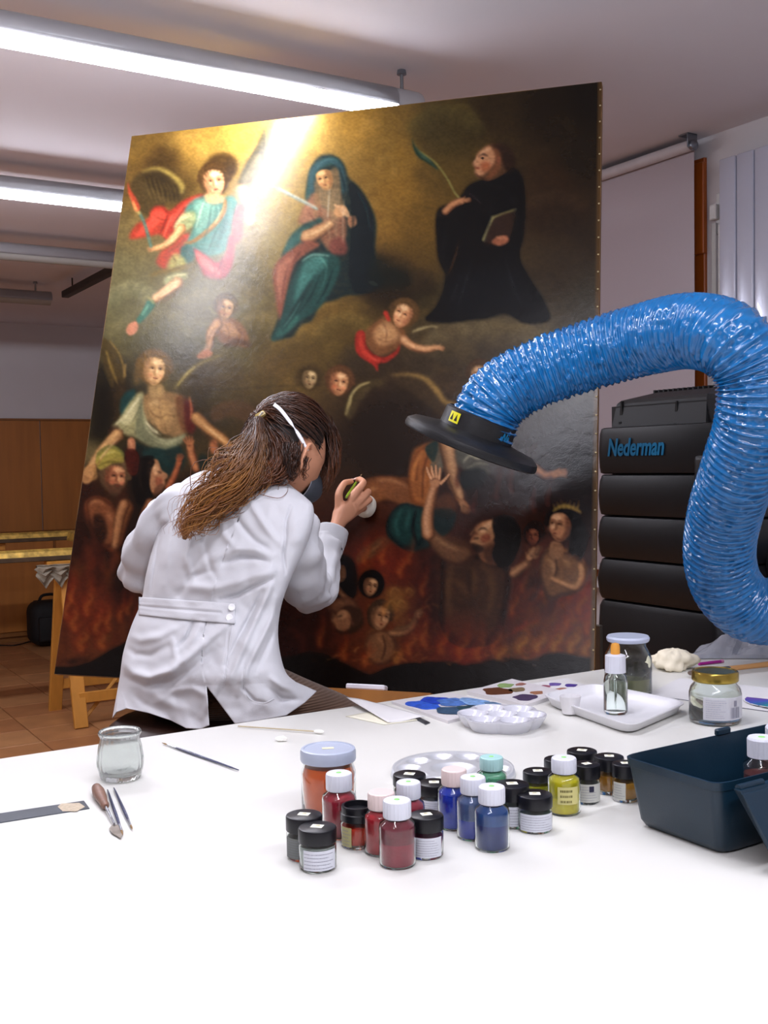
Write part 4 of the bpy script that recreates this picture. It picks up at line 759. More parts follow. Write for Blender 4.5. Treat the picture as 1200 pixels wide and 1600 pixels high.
L.new(tc.outputs['Object'],n1.inputs['Vector']);L.new(tc.outputs['Object'],n2.inputs['Vector'])
b1=N.new('ShaderNodeBump');b1.inputs['Distance'].default_value=.0006;b2=N.new('ShaderNodeBump');b2.inputs['Distance'].default_value=.00022
L.new(n1.outputs['Fac'],b1.inputs['Height']);L.new(n2.outputs['Fac'],b2.inputs['Height']);L.new(b1.outputs[0],b2.inputs['Normal']);L.new(b2.outputs[0],b.inputs['Normal'])
me.materials.append(cm); co=bpy.data.objects.new('canvas',me); COL.objects.link(co); co.parent=pc
bk=-PN*.0   # stretcher sits behind the canvas
def back(p,d): return p-PN*(-d)*-1
T=.026
eg=mat('canvas_edge','6a4a22',.7,var=.3,scale=30)
m=MB()
cs=[cTL,cTR,cBR,cBL]
for i in range(4):
    a,b_=cs[i],cs[(i+1)%4]; m.add([a,b_,b_-PN*T,a-PN*T],[(0,1,2,3)])
mk('canvas_edge',m,eg,pc,thick=.0015)
sw=mat('stretcher_wood','8a6a40',.6,var=.15,scale=5)
cen=(cTL+cTR+cBL+cBR)/4
for i in range(4):
    a,b_=cs[i],cs[(i+1)%4]; ia,ib=a+(cen-a)/np.linalg.norm(cen-a)*.09,b_+(cen-b_)/np.linalg.norm(cen-b_)*.09
    mk('stretcher_bar',MB().prism([a-PN*.004+(cen-a)*.003,b_-PN*.004+(cen-b_)*.003,ib-PN*.004,ia-PN*.004],(0,0,0),-PN*.02),sw,pc)
m=MB()
for k in range(34):
    p=cTR+(cBR-cTR)*(k+.5)/34+PH*.003+PN*.0015; m.lathe([(.0028,0),(.002,.0012),(1e-4,.0018)],p,6,R=frame(PN))
mk('tack',m,mat('tack_metal','b8a880',.4,.6),pc,kind='stuff')
# easel: ledge, two rear masts and feet
ea=thing('easel','brown wooden studio easel carrying the big painting behind the restorer','easel',((cBL+cBR)/2*np.array([1,1,0])))
ez=mat('easel_wood','9a6228',.5,var=.15,scale=4,stretch=(3,3,.6))
lb=lambda u_,dn,df: cBL+(cBR-cBL)*u_-PV*dn+PN*df
m=MB(); a,b_=lb(.36,.0,.05),lb(.74,.0,.05)
m.prism([lb(.36,.002,.055),lb(.74,.002,.055),lb(.74,.002,-.06),lb(.36,.002,-.06)],(0,0,0),-PV*.035); mk('ledge',m,ez,ea)
m=MB(); m.prism([lb(.36,.03,.052),lb(.74,.03,.052),lb(.74,.03,.036),lb(.36,.03,.036)],(0,0,0),-PV*.05); mk('ledge_lip',m,mat('easel_wood_dark','4a3424',.5),ea)
for u_ in(.46,.64):
    top=lb(u_,-1.5,-.05); bot=lb(u_,.78,-.05); bot[2]=0; top2=lb(u_,-1.5,-.05)
    d=(lb(u_,-1.5,-.055)-lb(u_,0,-.055)); p=lb(u_,0,-.055); q0=p-d*(p[2]/d[2]); mk('mast',board(MB(),q0,lb(u_,-1.5,-.055),.05,.03,PH),ez,ea)
    r0=lb(u_,-1.1,-.085); r1=r0+np.array([.7,.6,0])*.95; r1[2]=0; mk('rear_leg',board(MB(),r1,r0,.04,.03,PH),ez,ea)
# white stick and metal bits lying on the ledge
ls=thing('eraser_block','small white block lying on the easel ledge under the painting','block',onP(578,1084)+PN*.03)
e0,e1=onP(545,1082),onP(612,1087); dd=(e1-e0); 
top=lb(.5,.002,0); base=(e0+e1)/2; uu=(base-cBL)@(cBR-cBL)/((cBR-cBL)@(cBR-cBL))
pb=lb(uu,.002-.0075,.032); mk('block',MB().bbox(pb,(.105,.03,.014),.003,1,R=np.stack([-PH,PN,PV],1)),mat('white_block','d8d4dc',.5),ls)
ls.location=tuple(ls.location)
# ---------------------------------------------------------------- fume extractor cabinet
blk=mat('black_plastic','131315',.42,var=.1,scale=30,bump=.0002,bscale=300)
FX=2.34
def fy(x,y=700): return atX(x,y,FX)[1]
fz=lambda x,y: atX(x,y,FX)[2]
ex=thing('fume_extractor','tall black plastic fume extractor cabinet with blue lettering right of the painting','extractor',(FX+.3,2.3,0))
y0,y1=2.06,fy(931); yc=(y0+y1)/2; W=y1-y0
zs=[fz(1000,665),fz(1000,741),fz(1000,808),fz(1000,877),fz(1000,944),.62,.36,.12]
def slab(m,z0,z1,bul,inset=0,r=.018):
    # one moulded section with a soft outward bulge
    n=14; P=[]
    prof=[(z1,-.007),(z1-.003,-.002),(z1-.02,bul*.4),((z0+z1)/2,bul),(z0+.02,bul*.6),(z0+.003,0),(z0,-.007)]
    for z_,o_ in prof:
        x0_,x1_,ya,yb=FX-o_+inset,FX+.56+o_-inset,y0-o_+inset,y1+o_-inset; c=.035; ring=[]
        for cx_,cy_,a0 in((x1_-c,yb-c,0),(x0_+c,yb-c,90),(x0_+c,ya+c,180),(x1_-c,ya+c,270)):
            for k in range(5): t_=math.radians(a0+k*22.5); ring.append((cx_+c*math.cos(t_),cy_+c*math.sin(t_),z_))
        P.append(ring)
    P=np.array(P); m.grid(P,True); k=P.shape[1]; s=m.n-P.size//3
    m.f.append(tuple(range(s,s+k))); m.f.append(tuple(range(m.n-k,m.n))[::-1]); return m
for i in range(7):
    mk('body_section',slab(MB(),zs[i+1]+.001,zs[i]-.001,.004+.004*i*.4),blk,ex,smooth=True,ang=35)
mk('core',MB().box((FX+.28,yc,.84),(.50,W-.08,1.5)),blk,ex)
for xx in(FX+.08,FX+.48):
    for yy in(y0+.06,y1-.06): mk('castor',MB().lathe([(.02,0),(.035,.012),(.035,.1),(.02,.12)],(xx,yy,0),16),blk,ex,smooth=True)
# top housing, narrower and chamfered, with grille
zt0=zs[0]; zt1=fz(1000,622); 
ty0,ty1=fy(1095,630),fy(948,630)
m=MB(); P=[]
for z_,i_ in((zt0,0),(zt1-.01,.012),(zt1,.022),(zt1+.022,.10)):
    P.append([(FX+.02+i_,ty0+i_*.6,z_),(FX+.5-i_,ty0+i_*.6,z_),(FX+.5-i_,ty1-i_*.9,z_),(FX+.02+i_,ty1-i_*.9,z_)])
P=np.array(P); m.grid(P,True); m.f.append((12,13,14,15)); mk('top_housing',m,mat('black_plastic_dull','1b1b1d',.5,bump=.0002,bscale=300),ex)
m=MB()
for k in range(13):
    yy=ty0+.07+k*(ty1-ty0-.14)/12
    m.box((FX+.26,yy,zt1+.026),(.26,.006,.01))
for k in range(9): m.box((FX+.15+k*.028,(ty0+ty1)/2,zt1+.027),(.006,ty1-ty0-.12,.008))
mk('grille',m,MATS['black_plastic'],ex,kind='stuff')
for xx in(972,1058):
    p=atX(xx,640,FX+.030); mk('latch_slot',MB().prism([p+np.array([-.004,-.010,-.05]),p+np.array([-.004,.010,-.05]),p+np.array([-.004,.002,.025]),p+np.array([-.004,-.002,.025])],(0,0,0),(.01,0,0)),mat('deep_black','050505',.6,var=0),ex)
    mk('latch',MB().bbox(p+np.array([-.005,0,-.04]),(.01,.012,.008),.002,1),MATS['deep_black'],ex)
V,Fc=textmesh('Nederman',.07,.0008,.22,.0017,.74)
V[:,0]-=V[:,0].min(); L0=fy(952,702)-fy(1040,702); V[:,0]*=L0/V[:,0].max(); hh=.0  
lz=atX(952,712,FX)[2]; sc_=(atX(980,686,FX)[2]-atX(980,713,FX)[2])/V[:,1].max()*1.0; V[:,1]*=sc_
PV3=np.stack([np.full(len(V),FX-.0065)-V[:,2],fy(952,702)-V[:,0],lz+V[:,1]],1)
mk('lettering',MB().add(PV3,Fc),mat('logo_blue','0d6f9c',.4,var=0),ex,label='light blue italic lettering')
# thin hose-side control bump & dark side column
mk('side_column',MB().bbox((FX+.02,y0+.05,1.33),(.06,.09,.22),.02,3),blk,ex,smooth=True)
# ---------------------------------------------------------------- hose and hood
blue=mat('hose_blue','0664a2',.20,var=.12,scale=40,coat=.6,bump=.0006,bscale=120)
hp=[(752,676,2.47),(772,628,2.46),(826,590,2.45),(912,558,2.42),(1000,532,2.36),(1078,517,2.26),(1140,533,2.18),(1176,580,2.17),(1180,650,2.19),(1158,725,2.26),(1133,800,2.36),(1124,870,2.44),(1142,925,2.5),(1190,955,2.55)]
cl_=spline([atD(*p) for p in hp]+[np.array(q) for q in((2.30,1.71,1.065),(2.50,1.80,1.08),(2.60,1.95,1.11),(2.62,2.055,1.12))],700)
sg=np.concatenate([[0],np.cumsum(np.linalg.norm(np.diff(cl_,axis=0),axis=1))]); LH=sg[-1]
n=int(LH/.0019); ss=np.linspace(0,LH,n); C3=np.stack([np.interp(ss,sg,cl_[:,k]) for k in range(3)],1)
Tn=np.gradient(C3,axis=0);Tn/=np.linalg.norm(Tn,axis=1)[:,None]
seg=112; a=np.arange(seg)*2*np.pi/seg; uvec=np.array([0,0,1.]); V=[]
pitch=.0150
rnz=np.random.default_rng(4); ncol=int(LH/pitch)+3; cr1=rnz.normal(0,1,(ncol,40))
for i in range(n):
    uvec=uvec-Tn[i]*(uvec@Tn[i]);uvec/=np.linalg.norm(uvec);w=np.cross(Tn[i],uvec)
    ph=ss[i]/pitch+a/(2*np.pi)           # helix
    k=np.floor(ph).astype(int); f=ph-k; k=np.clip(k,0,ncol-1)
    rib=np.exp(-((f-.5)/.13)**2)
    aa=a/(2*np.pi)*40; j=aa.astype(int)%40; g_=aa-np.floor(aa); g_=g_*g_*(3-2*g_)
    cr=(cr1[k,j]*(1-g_)+cr1[k,(j+1)%40]*g_)
    fold=np.sin(np.pi*f)**.7 if False else (1-rib)*np.sin(np.pi*2*abs(f-.5))
    r=.0735+.0062*rib+.0030*cr*fold
    V.append(C3[i]+r[:,None]*(np.cos(a)[:,None]*uvec+np.sin(a)[:,None]*w))
V=np.array(V); 
hood_base=C3[0]
hs=thing('extraction_arm','bright blue ribbed flexible hose with a round black hood, reaching over the table','hose',hood_base)
mk('hose',MB().grid(V,True),blue,hs,smooth=True,fixn=False,ang=0)
# hood
hc=atD(741,694,2.47); da=atD(640,652,2.52); db=atD(838,733,2.43); ax1=(db-da); rad_=np.linalg.norm(ax1)/2; ax1/=np.linalg.norm(ax1)
nz=Tn[8]-ax1*(Tn[8]@ax1); nz/=np.linalg.norm(nz); nz=nz*.995-fw*.0+np.cross(ax1,nz)*.0
hood=(da+db)/2
Rm=np.stack([ax1,np.cross(nz,ax1),nz],1)
prof=[(rad_*.99,-.012),(rad_,-.006),(rad_*.985,.004),(rad_*.9,.014),(.1,.02),(.086,.024),(.084,.062),(.078,.066),(.075,.06),(.075,.0),(.08,-.004),(rad_*.9,-.006),(rad_*.97,-.014)]
mk('hood',MB().lathe(prof,hood,72,R=Rm,closed=True),blk,hs,smooth=True,ang=35)
cf=mat('dark_inside','0a0a0b',.8,var=0)
mk('hood_mesh',MB().lathe([(.074,.03),(.073,.034)],hood,40,R=Rm),cf,hs)
# warning label and blue lettering on the collar
def collar(px,py,wd,ht,nm,mt,lab):
    d=ray(px,py); # hit collar cylinder
    o=Rm.T@(CP-hood); dd=Rm.T@d; A=dd[0]**2+dd[1]**2;B=2*(o[0]*dd[0]+o[1]*dd[1]);Cc=o[0]**2+o[1]**2-.0862**2; t_=(-B-math.sqrt(max(B*B-4*A*Cc,0)))/(2*A); h=o+dd*t_
    th=math.atan2(h[1],h[0]); return th,h[2]
th,hz=collar(708,656,0,0,'','','')
hz=.044
g=np.array([[Rm@np.array([.0863*math.cos(th+q),.0863*math.sin(th+q),hz+z_])+hood for q in np.linspace(-.17,.17,8)] for z_ in(-.012,.012)])
wl=mk('warning_sticker',MB().grid(g),mat('sticker_yellow','d8d020',.4,var=0),hs,thick=.0006,label='yellow warning sticker with two black triangles')
m=MB()
for dq in(-.075,.075):
    m.prism([Rm@np.array([.0868*math.cos(th+dq+a_),.0868*math.sin(th+dq+a_),hz+b__])+hood for a_,b__ in((-.048,-.007),(.048,-.007),(0,.008))],(0,0,0),(Rm@np.array([math.cos(th),math.sin(th),0]))*.0005)
mk('warning_triangle',m,MATS['deep_black'],wl)
th2,_=collar(791,688,0,0,'','','')
V2,F2=textmesh('Ne',.026,.0004,.22,.0006,.75)
V2[:,0]-=V2[:,0].mean()
sgn=1
a1=np.array([Rm@np.array([.0866*math.cos(th2+s_*.3),.0866*math.sin(th2+s_*.3),.03]) for s_ in(-1,1)])
sgn=1 if (a1[1]-a1[0])@rt>0 else -1
PT=np.array([Rm@np.array([(.0866+p[2])*math.cos(th2+sgn*p[0]/.0866),(.0866+p[2])*math.sin(th2+sgn*p[0]/.0866),.032+p[1]])+hood for p in V2])
mk('lettering',MB().add(PT,F2),MATS['logo_blue'],hs,label='blue letters on the collar')
mk('hose_flange',MB().lathe([(.083,-.03),(.083,0),(.1,0),(.1,.012),(.083,.014)],C3[-1]-np.array([0,.012,0]),36,R=frame((0,1,0))),blk,hs,smooth=True)
# ---------------------------------------------------------------- WHITE TABLE
TZ=.92; TX0,TX1,TY0,TY1=-1.0,2.75,.12,1.955
tb=thing('work_table','big white-topped work table filling the foreground','table',(.9,1.0,0))
topm=mat('white_laminate','d6d5cf',.32,var=.015,scale=3,bump=.00015,bscale=14)
mk('table_top',MB().bbox(((TX0+TX1)/2,(TY0+TY1)/2,TZ-.0145),(TX1-TX0,TY1-TY0,.029),.002,2),topm,tb)
for xx in(TX0+.08,TX1-.08):
    for yy in(TY0+.08,TY1-.08): mk('leg',MB().bbox((xx,yy,(TZ-.03)/2),(.05,.05,TZ-.03),.003,1),mat('table_leg','c8c8c6',.4),tb)
for yy in(TY0+.08,TY1-.08): mk('apron',MB().box(((TX0+TX1)/2,yy,TZ-.065),(TX1-TX0-.21,.025,.07)),MATS['table_leg'],tb)
FH=np.array([fw[0],fw[1],0]);FH/=np.linalg.norm(FH); RH=np.array([FH[1],-FH[0],0])
def ont(x,y): return atz(x,y,TZ)
def place(px,pyb,w,ytop):
    """a round thing standing on the table: front foot at (px,pyb), w wide, its top centre seen at ytop"""
    p=ont(px,pyb); 
    for _ in range(3):
        c=p+FH*R_ if _ else p; D=depth(c); R_=w/2*D/F_
    c=p+FH*R_; lo,hi=0,.4
    for _ in range(30):
        h=(lo+hi)/2; q=c+np.array([0,0,h])-CP; y=800-F_*(q@up)/(q@fw)
        if y>ytop: lo=h
        else: hi=h
    return c,R_,h
glass=mat('clear_glass','f4faf6',.015,trans=1,ior=1.46)
capw=mat('cap_white','d2d4de',.35,var=.01); capp=mat('cap_pinkish','dcc8c4',.35,var=.02); capm=mat('cap_mint','a4ccca',.35,var=.02); capb=mat('cap_black','0e0e14',.34,var=.05)
stick=mat('paper_sticker','f0efdc',.6,var=.03); greend=mat('green_dot','8ac870',.6,var=0)
labw=mat('label_paper','ccced6',.6,var=.03); ink=mat('label_ink','7c7c8a',.6,var=0)
def pigm(n,c): return mat('pigment_'+n,c,.55,var=.14,scale=60,bump=.0003,bscale=300)
def curved(m,R,z0,z1,t0,t1,n=14,dz=0,off=.0004):
    """patch wrapped on a cylinder facing the viewer; angles around the side towards the camera"""
    base=math.atan2(-FH[1],-FH[0])
    g=np.array([[((R+off)*math.cos(base+t),(R+off)*math.sin(base+t),z) for t in np.linspace(t0,t1,n)] for z in(z0,z1)]); return m.grid(g)
def printlines(R,z0,z1,t0,t1,rows,seed,big=False):
    r=random.Random(seed); m=MB()
    for k in range(rows):
        z=z1-(k+.6)*(z1-z0)/rows; t=t0+.06
        end=t1-.06-r.uniform(0,.3)*(t1-t0)
        while t<end:
            l=r.uniform(.02,.09); h=(z1-z0)/rows*(.2 if not big else .45)
            curved(m,R,z-h/2,z+h/2,t,min(t+l,end),3,off=.0007); t+=l+.025
    return m
def bottle(px,pyb,w,ytop,col,cn,label,capmat=capw,fill=1.0,fillcol=None,dot=True,paper=None,capw_=.76,group='white-capped pigment bottles'):
    c,R,h=place(px,pyb,w,ytop); t=thing('pigment_bottle',label,'bottle',c,group)
    ch=h*.26; bh=h-ch; g=R*.12
    prof=[(1e-4,.001),(R*.9,.0),(R,.003),(R,bh*.80),(R*.95,bh*.88),(R*.66,bh*.965),(R*.64,bh+ch*.35)]
    inner=[(R*.62,bh+ch*.3),(R*.62,bh*.96),(R*.91,bh*.86),(R-.0012,bh*.79),(R-.0012,.004),(R*.88,.002),(1e-4,.002)]
    mk('glass',MB().lathe(prof+inner,(0,0,0),40),glass,t,world=False,smooth=True,ang=50)
    pz=bh*.80*fill if fill<1 else bh*.86
    pp=[(1e-4,.003),(R*.87,.003),(R-.0017,.006),(R-.0017,min(pz,bh*.78))]+([(R*.88,bh*.85),(R*.6,bh*.945)] if fill>=1 else [])+[(1e-4,pz if fill<1 else bh*.95)]
    mk('pigment',MB().lathe(pp,(0,0,0),40),pigm(cn,col),t,world=False,smooth=True,ang=50)
    if fill<1:
        mk('powder_dust',MB().lathe([(R-.0017,pz),(R-.0017,bh*.78),(R*.87,bh*.85),(R*.6,bh*.945),(R*.59,bh*.93),(R*.85,bh*.84),(R-.0025,bh*.77),(R-.0025,pz)],(0,0,0),40),pigm(cn+'_dust',fillcol),t,world=False,smooth=True)
    cR=R*capw_; cp=[(cR*.97,bh-.0005),(cR,bh+ch*.06),(cR,bh+ch*.86),(cR*.96,bh+ch*.96),(cR*.88,h),(1e-4,h)]
    mk('cap',MB().lathe([(1e-4,bh)]+cp,(0,0,0),72,rmod=lambda a:1+.012*np.sign(np.sin(a*24))),capmat,t,world=False,smooth=True,ang=25)
    if dot: mk('cap_dot',MB().lathe([(cR*.22,h),(cR*.2,h+.0004),(1e-4,h+.0004)],(.0,.0,0),10),greend,t,world=False)
    if paper:
        l=mk('label',curved(MB(),R,bh*.30,bh*.72,-.55,.75),mat('label_clear','c8c07e',.5,var=.05),t,world=False,thick=.0003,fixn=False)
        mk('print',printlines(R,bh*.32,bh*.70,-.45,.6,3,5,True),mat('pen_ink','6a6232',.6,var=0),l,world=False,fixn=False)
    return t
def jar(px,pyb,w,ytop,col,cn,label,lidf=.36,labelmat=None,lab=(-.9,.9),rows=6,seed=1,sq=0.0,level=.8,lidmat=capb,stk=True,group='black-lidded paint jars',opened=False,gl=None,name='paint_jar',crest=False):
    c,R,h=place(px,pyb,w,ytop); t=thing(name,label,'jar',c,group)
    lh=h*lidf; bh=h-lh
    prof=[(1e-4,.0015),(R*.86,.0),(R*.97,.003),(R*.98,bh*.9),(R*.9,bh*.97),(R*.86,bh+lh*.4)]
    inner=[(R*.83,bh+lh*.35),(R*.86,bh*.95),(R*.94,bh*.87),(R*.93,.008),(R*.85,.005),(1e-4,.005)]
    mk('glass',MB().lathe(prof+inner,(0,0,0),40),gl or glass,t,world=False,smooth=True,ang=50)
    mk('paint',MB().lathe([(1e-4,.0056),(R*.84,.0056),(R*.922,.009),(R*.922,bh*level),(1e-4,bh*level+.0005)],(0,0,0),36),pigm(cn,col),t,world=False,smooth=True,ang=50)
    if opened: lp=[(R*.9,bh),(R*.99,bh+.001),(R*.99,bh+lh*.5),(R*.93,bh+lh*.55),(R*.93,bh+lh*.9),(R*.9,h),(R*.78,h),(R*.76,h-lh*.35),(1e-4,h-lh*.35)]
    else: lp=[(R*.9,bh),(R*.99,bh+.0008),(R,bh+lh*.1),(R,h-.0028),(R*.97,h-.0008),(R*.9,h),(1e-4,h)]
    mk('lid',MB().lathe([(1e-4,bh)]+lp,(0,0,0),48),lidmat,t,world=False,smooth=True,ang=35)
    if stk:
        a=random.Random(seed).uniform(-.5,.5); Rr=rotz(a+math.atan2(RH[1],RH[0])); s=mk('lid_sticker',MB().box((0,0,h+.0002),(R*.62,R*.48,.0004),R=Rr),stick,t,world=False)
        mk('print',MB().box((0,0,h+.0005),(R*.34,R*.06,.0002),R=Rr).box(Rr@np.array([0,R*.12,h+.0005]),(R*.22,R*.06,.0002),R=Rr),mat('sticker_ink','a8a27c',.6,var=0),s,world=False)
    if labelmat:
        l=mk('label',curved(MB(),R*.98,bh*.12,bh*.85,*lab,18),labelmat,t,world=False,thick=.0003,fixn=False)
        mk('print',printlines(R*.98,bh*.16,bh*.8,lab[0],lab[1],rows,seed),ink,l,world=False,fixn=False)
        if crest:
            mm=MB(); curved(mm,R*.98,bh*.55,bh*.78,.0,.35,6,off=.001); mk('crest',mm,mat('crest_ink','22223a',.6,var=0),l,world=False,fixn=False)
    return t
B=bottle
B(530,1314,54,1207,'a81230','crimson','dark crimson pigment bottle right beside the orange jar')
B(640,1322,50,1221,'a81c3c','rose','crimson pigment bottle standing behind the pink-capped one, beside the dark lid')
B(597,1341,56,1237,'c01028','scarlet','red pigment bottle with a pinkish plain cap',capmat=capp,dot=False)
B(622,1361,58,1249,'a8143a','carmine','front crimson pigment bottle, nearest of the red ones',fill=.62,fillcol='842438')
B(712,1300,52,1201,'0838c8','ultramarine','bright ultramarine pigment bottle with plain off-white cap',capmat=capp,dot=False)
B(742,1316,52,1213,'1434c0','cobalt','blue pigment bottle only half filled, middle of the three blue ones',fill=.55,fillcol='5468a0')
B(772,1334,55,1228,'0a2c80','prussian','dark blue pigment bottle, frontmost of the blue ones',fill=.7,fillcol='1c4c94')
B(771,1262,48,1182,'5ca884','mint','mint green pigment bottle with pale mint cap beside the metal palette',capmat=capm)
B(886,1277,51,1183,'ffde00','yellow','yellow pigment bottle with handwritten paper label',paper=1,fill=.52,fillcol='dcc800')
J=jar
wl_=labw
J(495,1367,60,1291,'b4bab8','greywhite','grey-white paint jar with black lid, front left of the group',labelmat=labw,lab=(-.75,1.15),rows=5,seed=3,level=.9)
J(474,1349,57,1272,'545a56','slate','dark grey paint jar with black lid behind the grey-white one',labelmat=mat('label_grey','6c706c',.6),lab=(-1.2,.9),rows=7,seed=4)
J(559,1330,55,1257,'d83010','orangered','orange-red paint pot with lidless black neck and gold label',labelmat=mat('label_gold','a8a070',.5),lab=(-1.1,-.35),rows=5,seed=5,stk=False,opened=True)
J(668,1346,54,1272,'8a2464','magenta','magenta paint jar with printed white label beside the front crimson bottle',labelmat=labw,lab=(-.9,.95),rows=7,seed=6)
J(641,1266,52,1209,'3a3c46','darkgrey','dark-lidded paint jar standing in front of the metal palette',seed=8,labelmat=labw)
J(680,1280,50,1222,'9aa0ac','paleblue','dark-lidded jar with pale label just left of the ultramarine bottle',seed=9,labelmat=labw)
J(804,1297,54,1224,'8a9a98','seagrey','pale grey-green jar with black lid behind the white-labelled jar',seed=10,labelmat=labw,rows=6)
J(840,1305,55,1240,'a2b0ac','greygreen','black-lidded jar with big white printed label beside the dark blue bottle',seed=11,labelmat=labw,rows=6,lab=(-1.1,1.1))
J(844,1252,47,1204,'a8a010','olive','olive yellow paint jar half hidden behind the yellow bottle',seed=12)
J(877,1232,46,1185,'3c4054','slateblue','dark-lidded jar directly behind the yellow bottle cap',seed=13,stk=False)
J(914,1228,47,1172,'3c3c40','charcoal','rearmost dark-lidded jar of the right cluster',seed=14)
J(921,1259,42,1193,'8c8c80','silver','jar with a printed crest label right of the yellow bottle',seed=15,labelmat=mat('label_pale','b8b8b0',.6),rows=6,lab=(-1.2,1.1),crest=True)
J(957,1244,46,1181,'c07c10','ochre','amber ochre paint jar with black lid near the blue crate corner',seed=16)
J(982,1256,42,1192,'b47818','amber','amber paint jar partly hidden by the blue crate',seed=17,labelmat=MATS['label_pale'],lab=(-1.2,-.2))
# big orange jar
c,R,h=place(512,1282,87,1168); t=thing('orange_jar','large glass jar of orange liquid with white screw lid','jar',c)
bh=h*.83
mk('glass',MB().lathe([(1e-4,.002),(R*.88,0),(R*.98,.004),(R*.98,bh*.78),(R*.9,bh*.9),(R*.9,bh+.006),(R*.86,bh+.006),(R*.86,bh*.88),(R*.94,bh*.76),(R*.94,.009),(R*.86,.006),(1e-4,.006)],(0,0,0),48),glass,t,world=False,smooth=True,ang=50)
mk('liquid',MB().lathe([(1e-4,.0066),(R*.85,.0066),(R*.93,.0095),(R*.93,bh*.76),(R*.85,bh*.88),(1e-4,bh*.89)],(0,0,0),48),mat('orange_liquid','ff6208',.3,var=.18,scale=22,detail=1),t,world=False,smooth=True,ang=60)
mk('lid',MB().lathe([(1e-4,bh-.002),(R*.98,bh-.002),(R,bh),(R,h-.005),(R*.97,h-.001),(R*.93,h),(R*.86,h),(R*.84,h-.0012),(1e-4,h-.0012)],(0,0,0),64),mat('lid_bluish_white','a8b0c2',.3,var=.02),t,world=False,smooth=True,ang=35)
mk('lid_sticker',MB().box((0,0,h-.0008),(R*.42,R*.22,.0005),R=rotz(-.4)),mat('sticker_cream','d8d4b4',.6),t,world=False)
# yoghurt glass
c,R,h=place(180,1227,72,1141); t=thing('glass_pot','empty ribbed glass yoghurt pot at the left of the table','jar',c)
o_=[(1e-4,.003),(R*.7,.0),(R*.86,.003),(R*.98,h*.28),(R*1.0,h*.42),(R*.93,h*.68),(R*.82,h*.86),(R*.86,h*.9),(R*.9,h*.93),(R*.92,h*.97),(R*.88,h)]
i_=[(R*.82,h*.985),(R*.76,h*.88),(R*.86,h*.68),(R*.92,h*.42),(R*.89,h*.26),(R*.76,.012),(1e-4,.009)]
gp=mk('glass',MB().lathe(o_+i_,(0,0,0),96,rmod=lambda a:1+.006*np.sin(a*24)),mat('pressed_glass','eef2f0',.10,trans=.92,ior=1.46),t,world=False,smooth=True,ang=60)
bs=math.atan2(-FH[1],-FH[0])
for word,t0 in(('OR',.55),('FE',-1.15)):
    V,Fc=textmesh(word,h*.13,.0005); V[:,0]-=V[:,0].mean()
    Rr=R*1.0; P=np.array([[(Rr+p[2])*math.cos(bs+t0+p[0]/Rr),(Rr+p[2])*math.sin(bs+t0+p[0]/Rr),h*.30+p[1]] for p in V]); mk('embossed_letters',MB().add(P,Fc),glass,gp,world=False)
# big jar with white lid, dropper bottle, gold-lid jar
c,R,h=place(990,1092,73,993); t=thing('solvent_jar','tall glass jar with white lid and cloudy solvent at the bottom, behind the tray','jar',c)
bh=h*.93
mk('glass',MB().lathe([(1e-4,.002),(R*.88,0),(R,.005),(R,bh*.66),(R*.94,bh*.76),(R*.76,bh*.9),(R*.76,bh),(R*.72,bh),(R*.72,bh*.89),(R*.90,bh*.75),(R*.96,bh*.65),(R*.96,.009),(R*.85,.006),(1e-4,.006)],(0,0,0),56),glass,t,world=False,smooth=True,ang=60)
mk('sediment',MB().lathe([(1e-4,.0065),(R*.84,.0065),(R*.95,.0098),(R*.95,h*.10),(1e-4,h*.10)],(0,0,0),48),mat('sediment','8e8a74',.6),t,world=False,smooth=True,ang=50)
mk('liquid',MB().lathe([(1e-4,h*.101),(R*.945,h*.101),(R*.945,h*.30),(1e-4,h*.30)],(0,0,0),48),mat('cloudy_liquid','b9bb92',.05,trans=.6,ior=1.33,var=0),t,world=False,smooth=True,ang=50)
mk('lid',MB().lathe([(1e-4,bh-.003),(R*.86,bh-.003),(R*.9,bh),(R*.91,h-.004),(R*.86,h),(1e-4,h+.0005)],(0,0,0),56),mat('lid_white','bcc4d8',.3,var=.01),t,world=False,smooth=True,ang=35)
c2=c-FH*(R+.0); 
TRZ=.006
# tray
tr_=[ont(*p) for p in((846,1102),(930,1084),(1074,1114),(985,1153))]
tw=thing('plastic_tray','shallow white plastic tray holding a cup and a dropper bottle','tray',sum(tr_)/4)
def loopscale(P,s,z): c=sum(P)/4; return [c+(p-c)*s+np.array([0,0,z]) for p in P]
def rloop(P,s,z,rr=.16,n=5):
    P=loopscale(P,s,z);o=[]
    for i in range(4):
        a,b,c=P[i-1],P[i],P[(i+1)%4]; A=b+(a-b)*rr;Bq=b+(c-b)*rr
        for k in range(n): q=k/(n-1); o.append((1-q)**2*A+2*q*(1-q)*b+q*q*Bq)
    return np.array(o)
hgt=.021
rings=[rloop(tr_,.86,.0),rloop(tr_,.93,.004),rloop(tr_,1.0,hgt),rloop(tr_,1.03,hgt),rloop(tr_,1.03,hgt+.002),rloop(tr_,.985,hgt+.002),rloop(tr_,.91,.006),rloop(tr_,.85,.003)]
m=MB().grid(np.array(rings),True); k=20; m.f.append(tuple(range(k))[::-1]); m.f.append(tuple(range(m.n-k,m.n))); mk('tray_shell',m,mat('tray_white','dcdbde',.3,var=.005),tw,smooth=True,ang=50)
def stand_on(px,pyb,w,ytop,z0):
    global TZ
    TZ+=z0; r=place(px,pyb,w,ytop); TZ-=z0; return r
c,R,h=stand_on(894,1118,34,1087,.0035); t=thing('plastic_cup','small white plastic cup standing in the tray','cup',c)
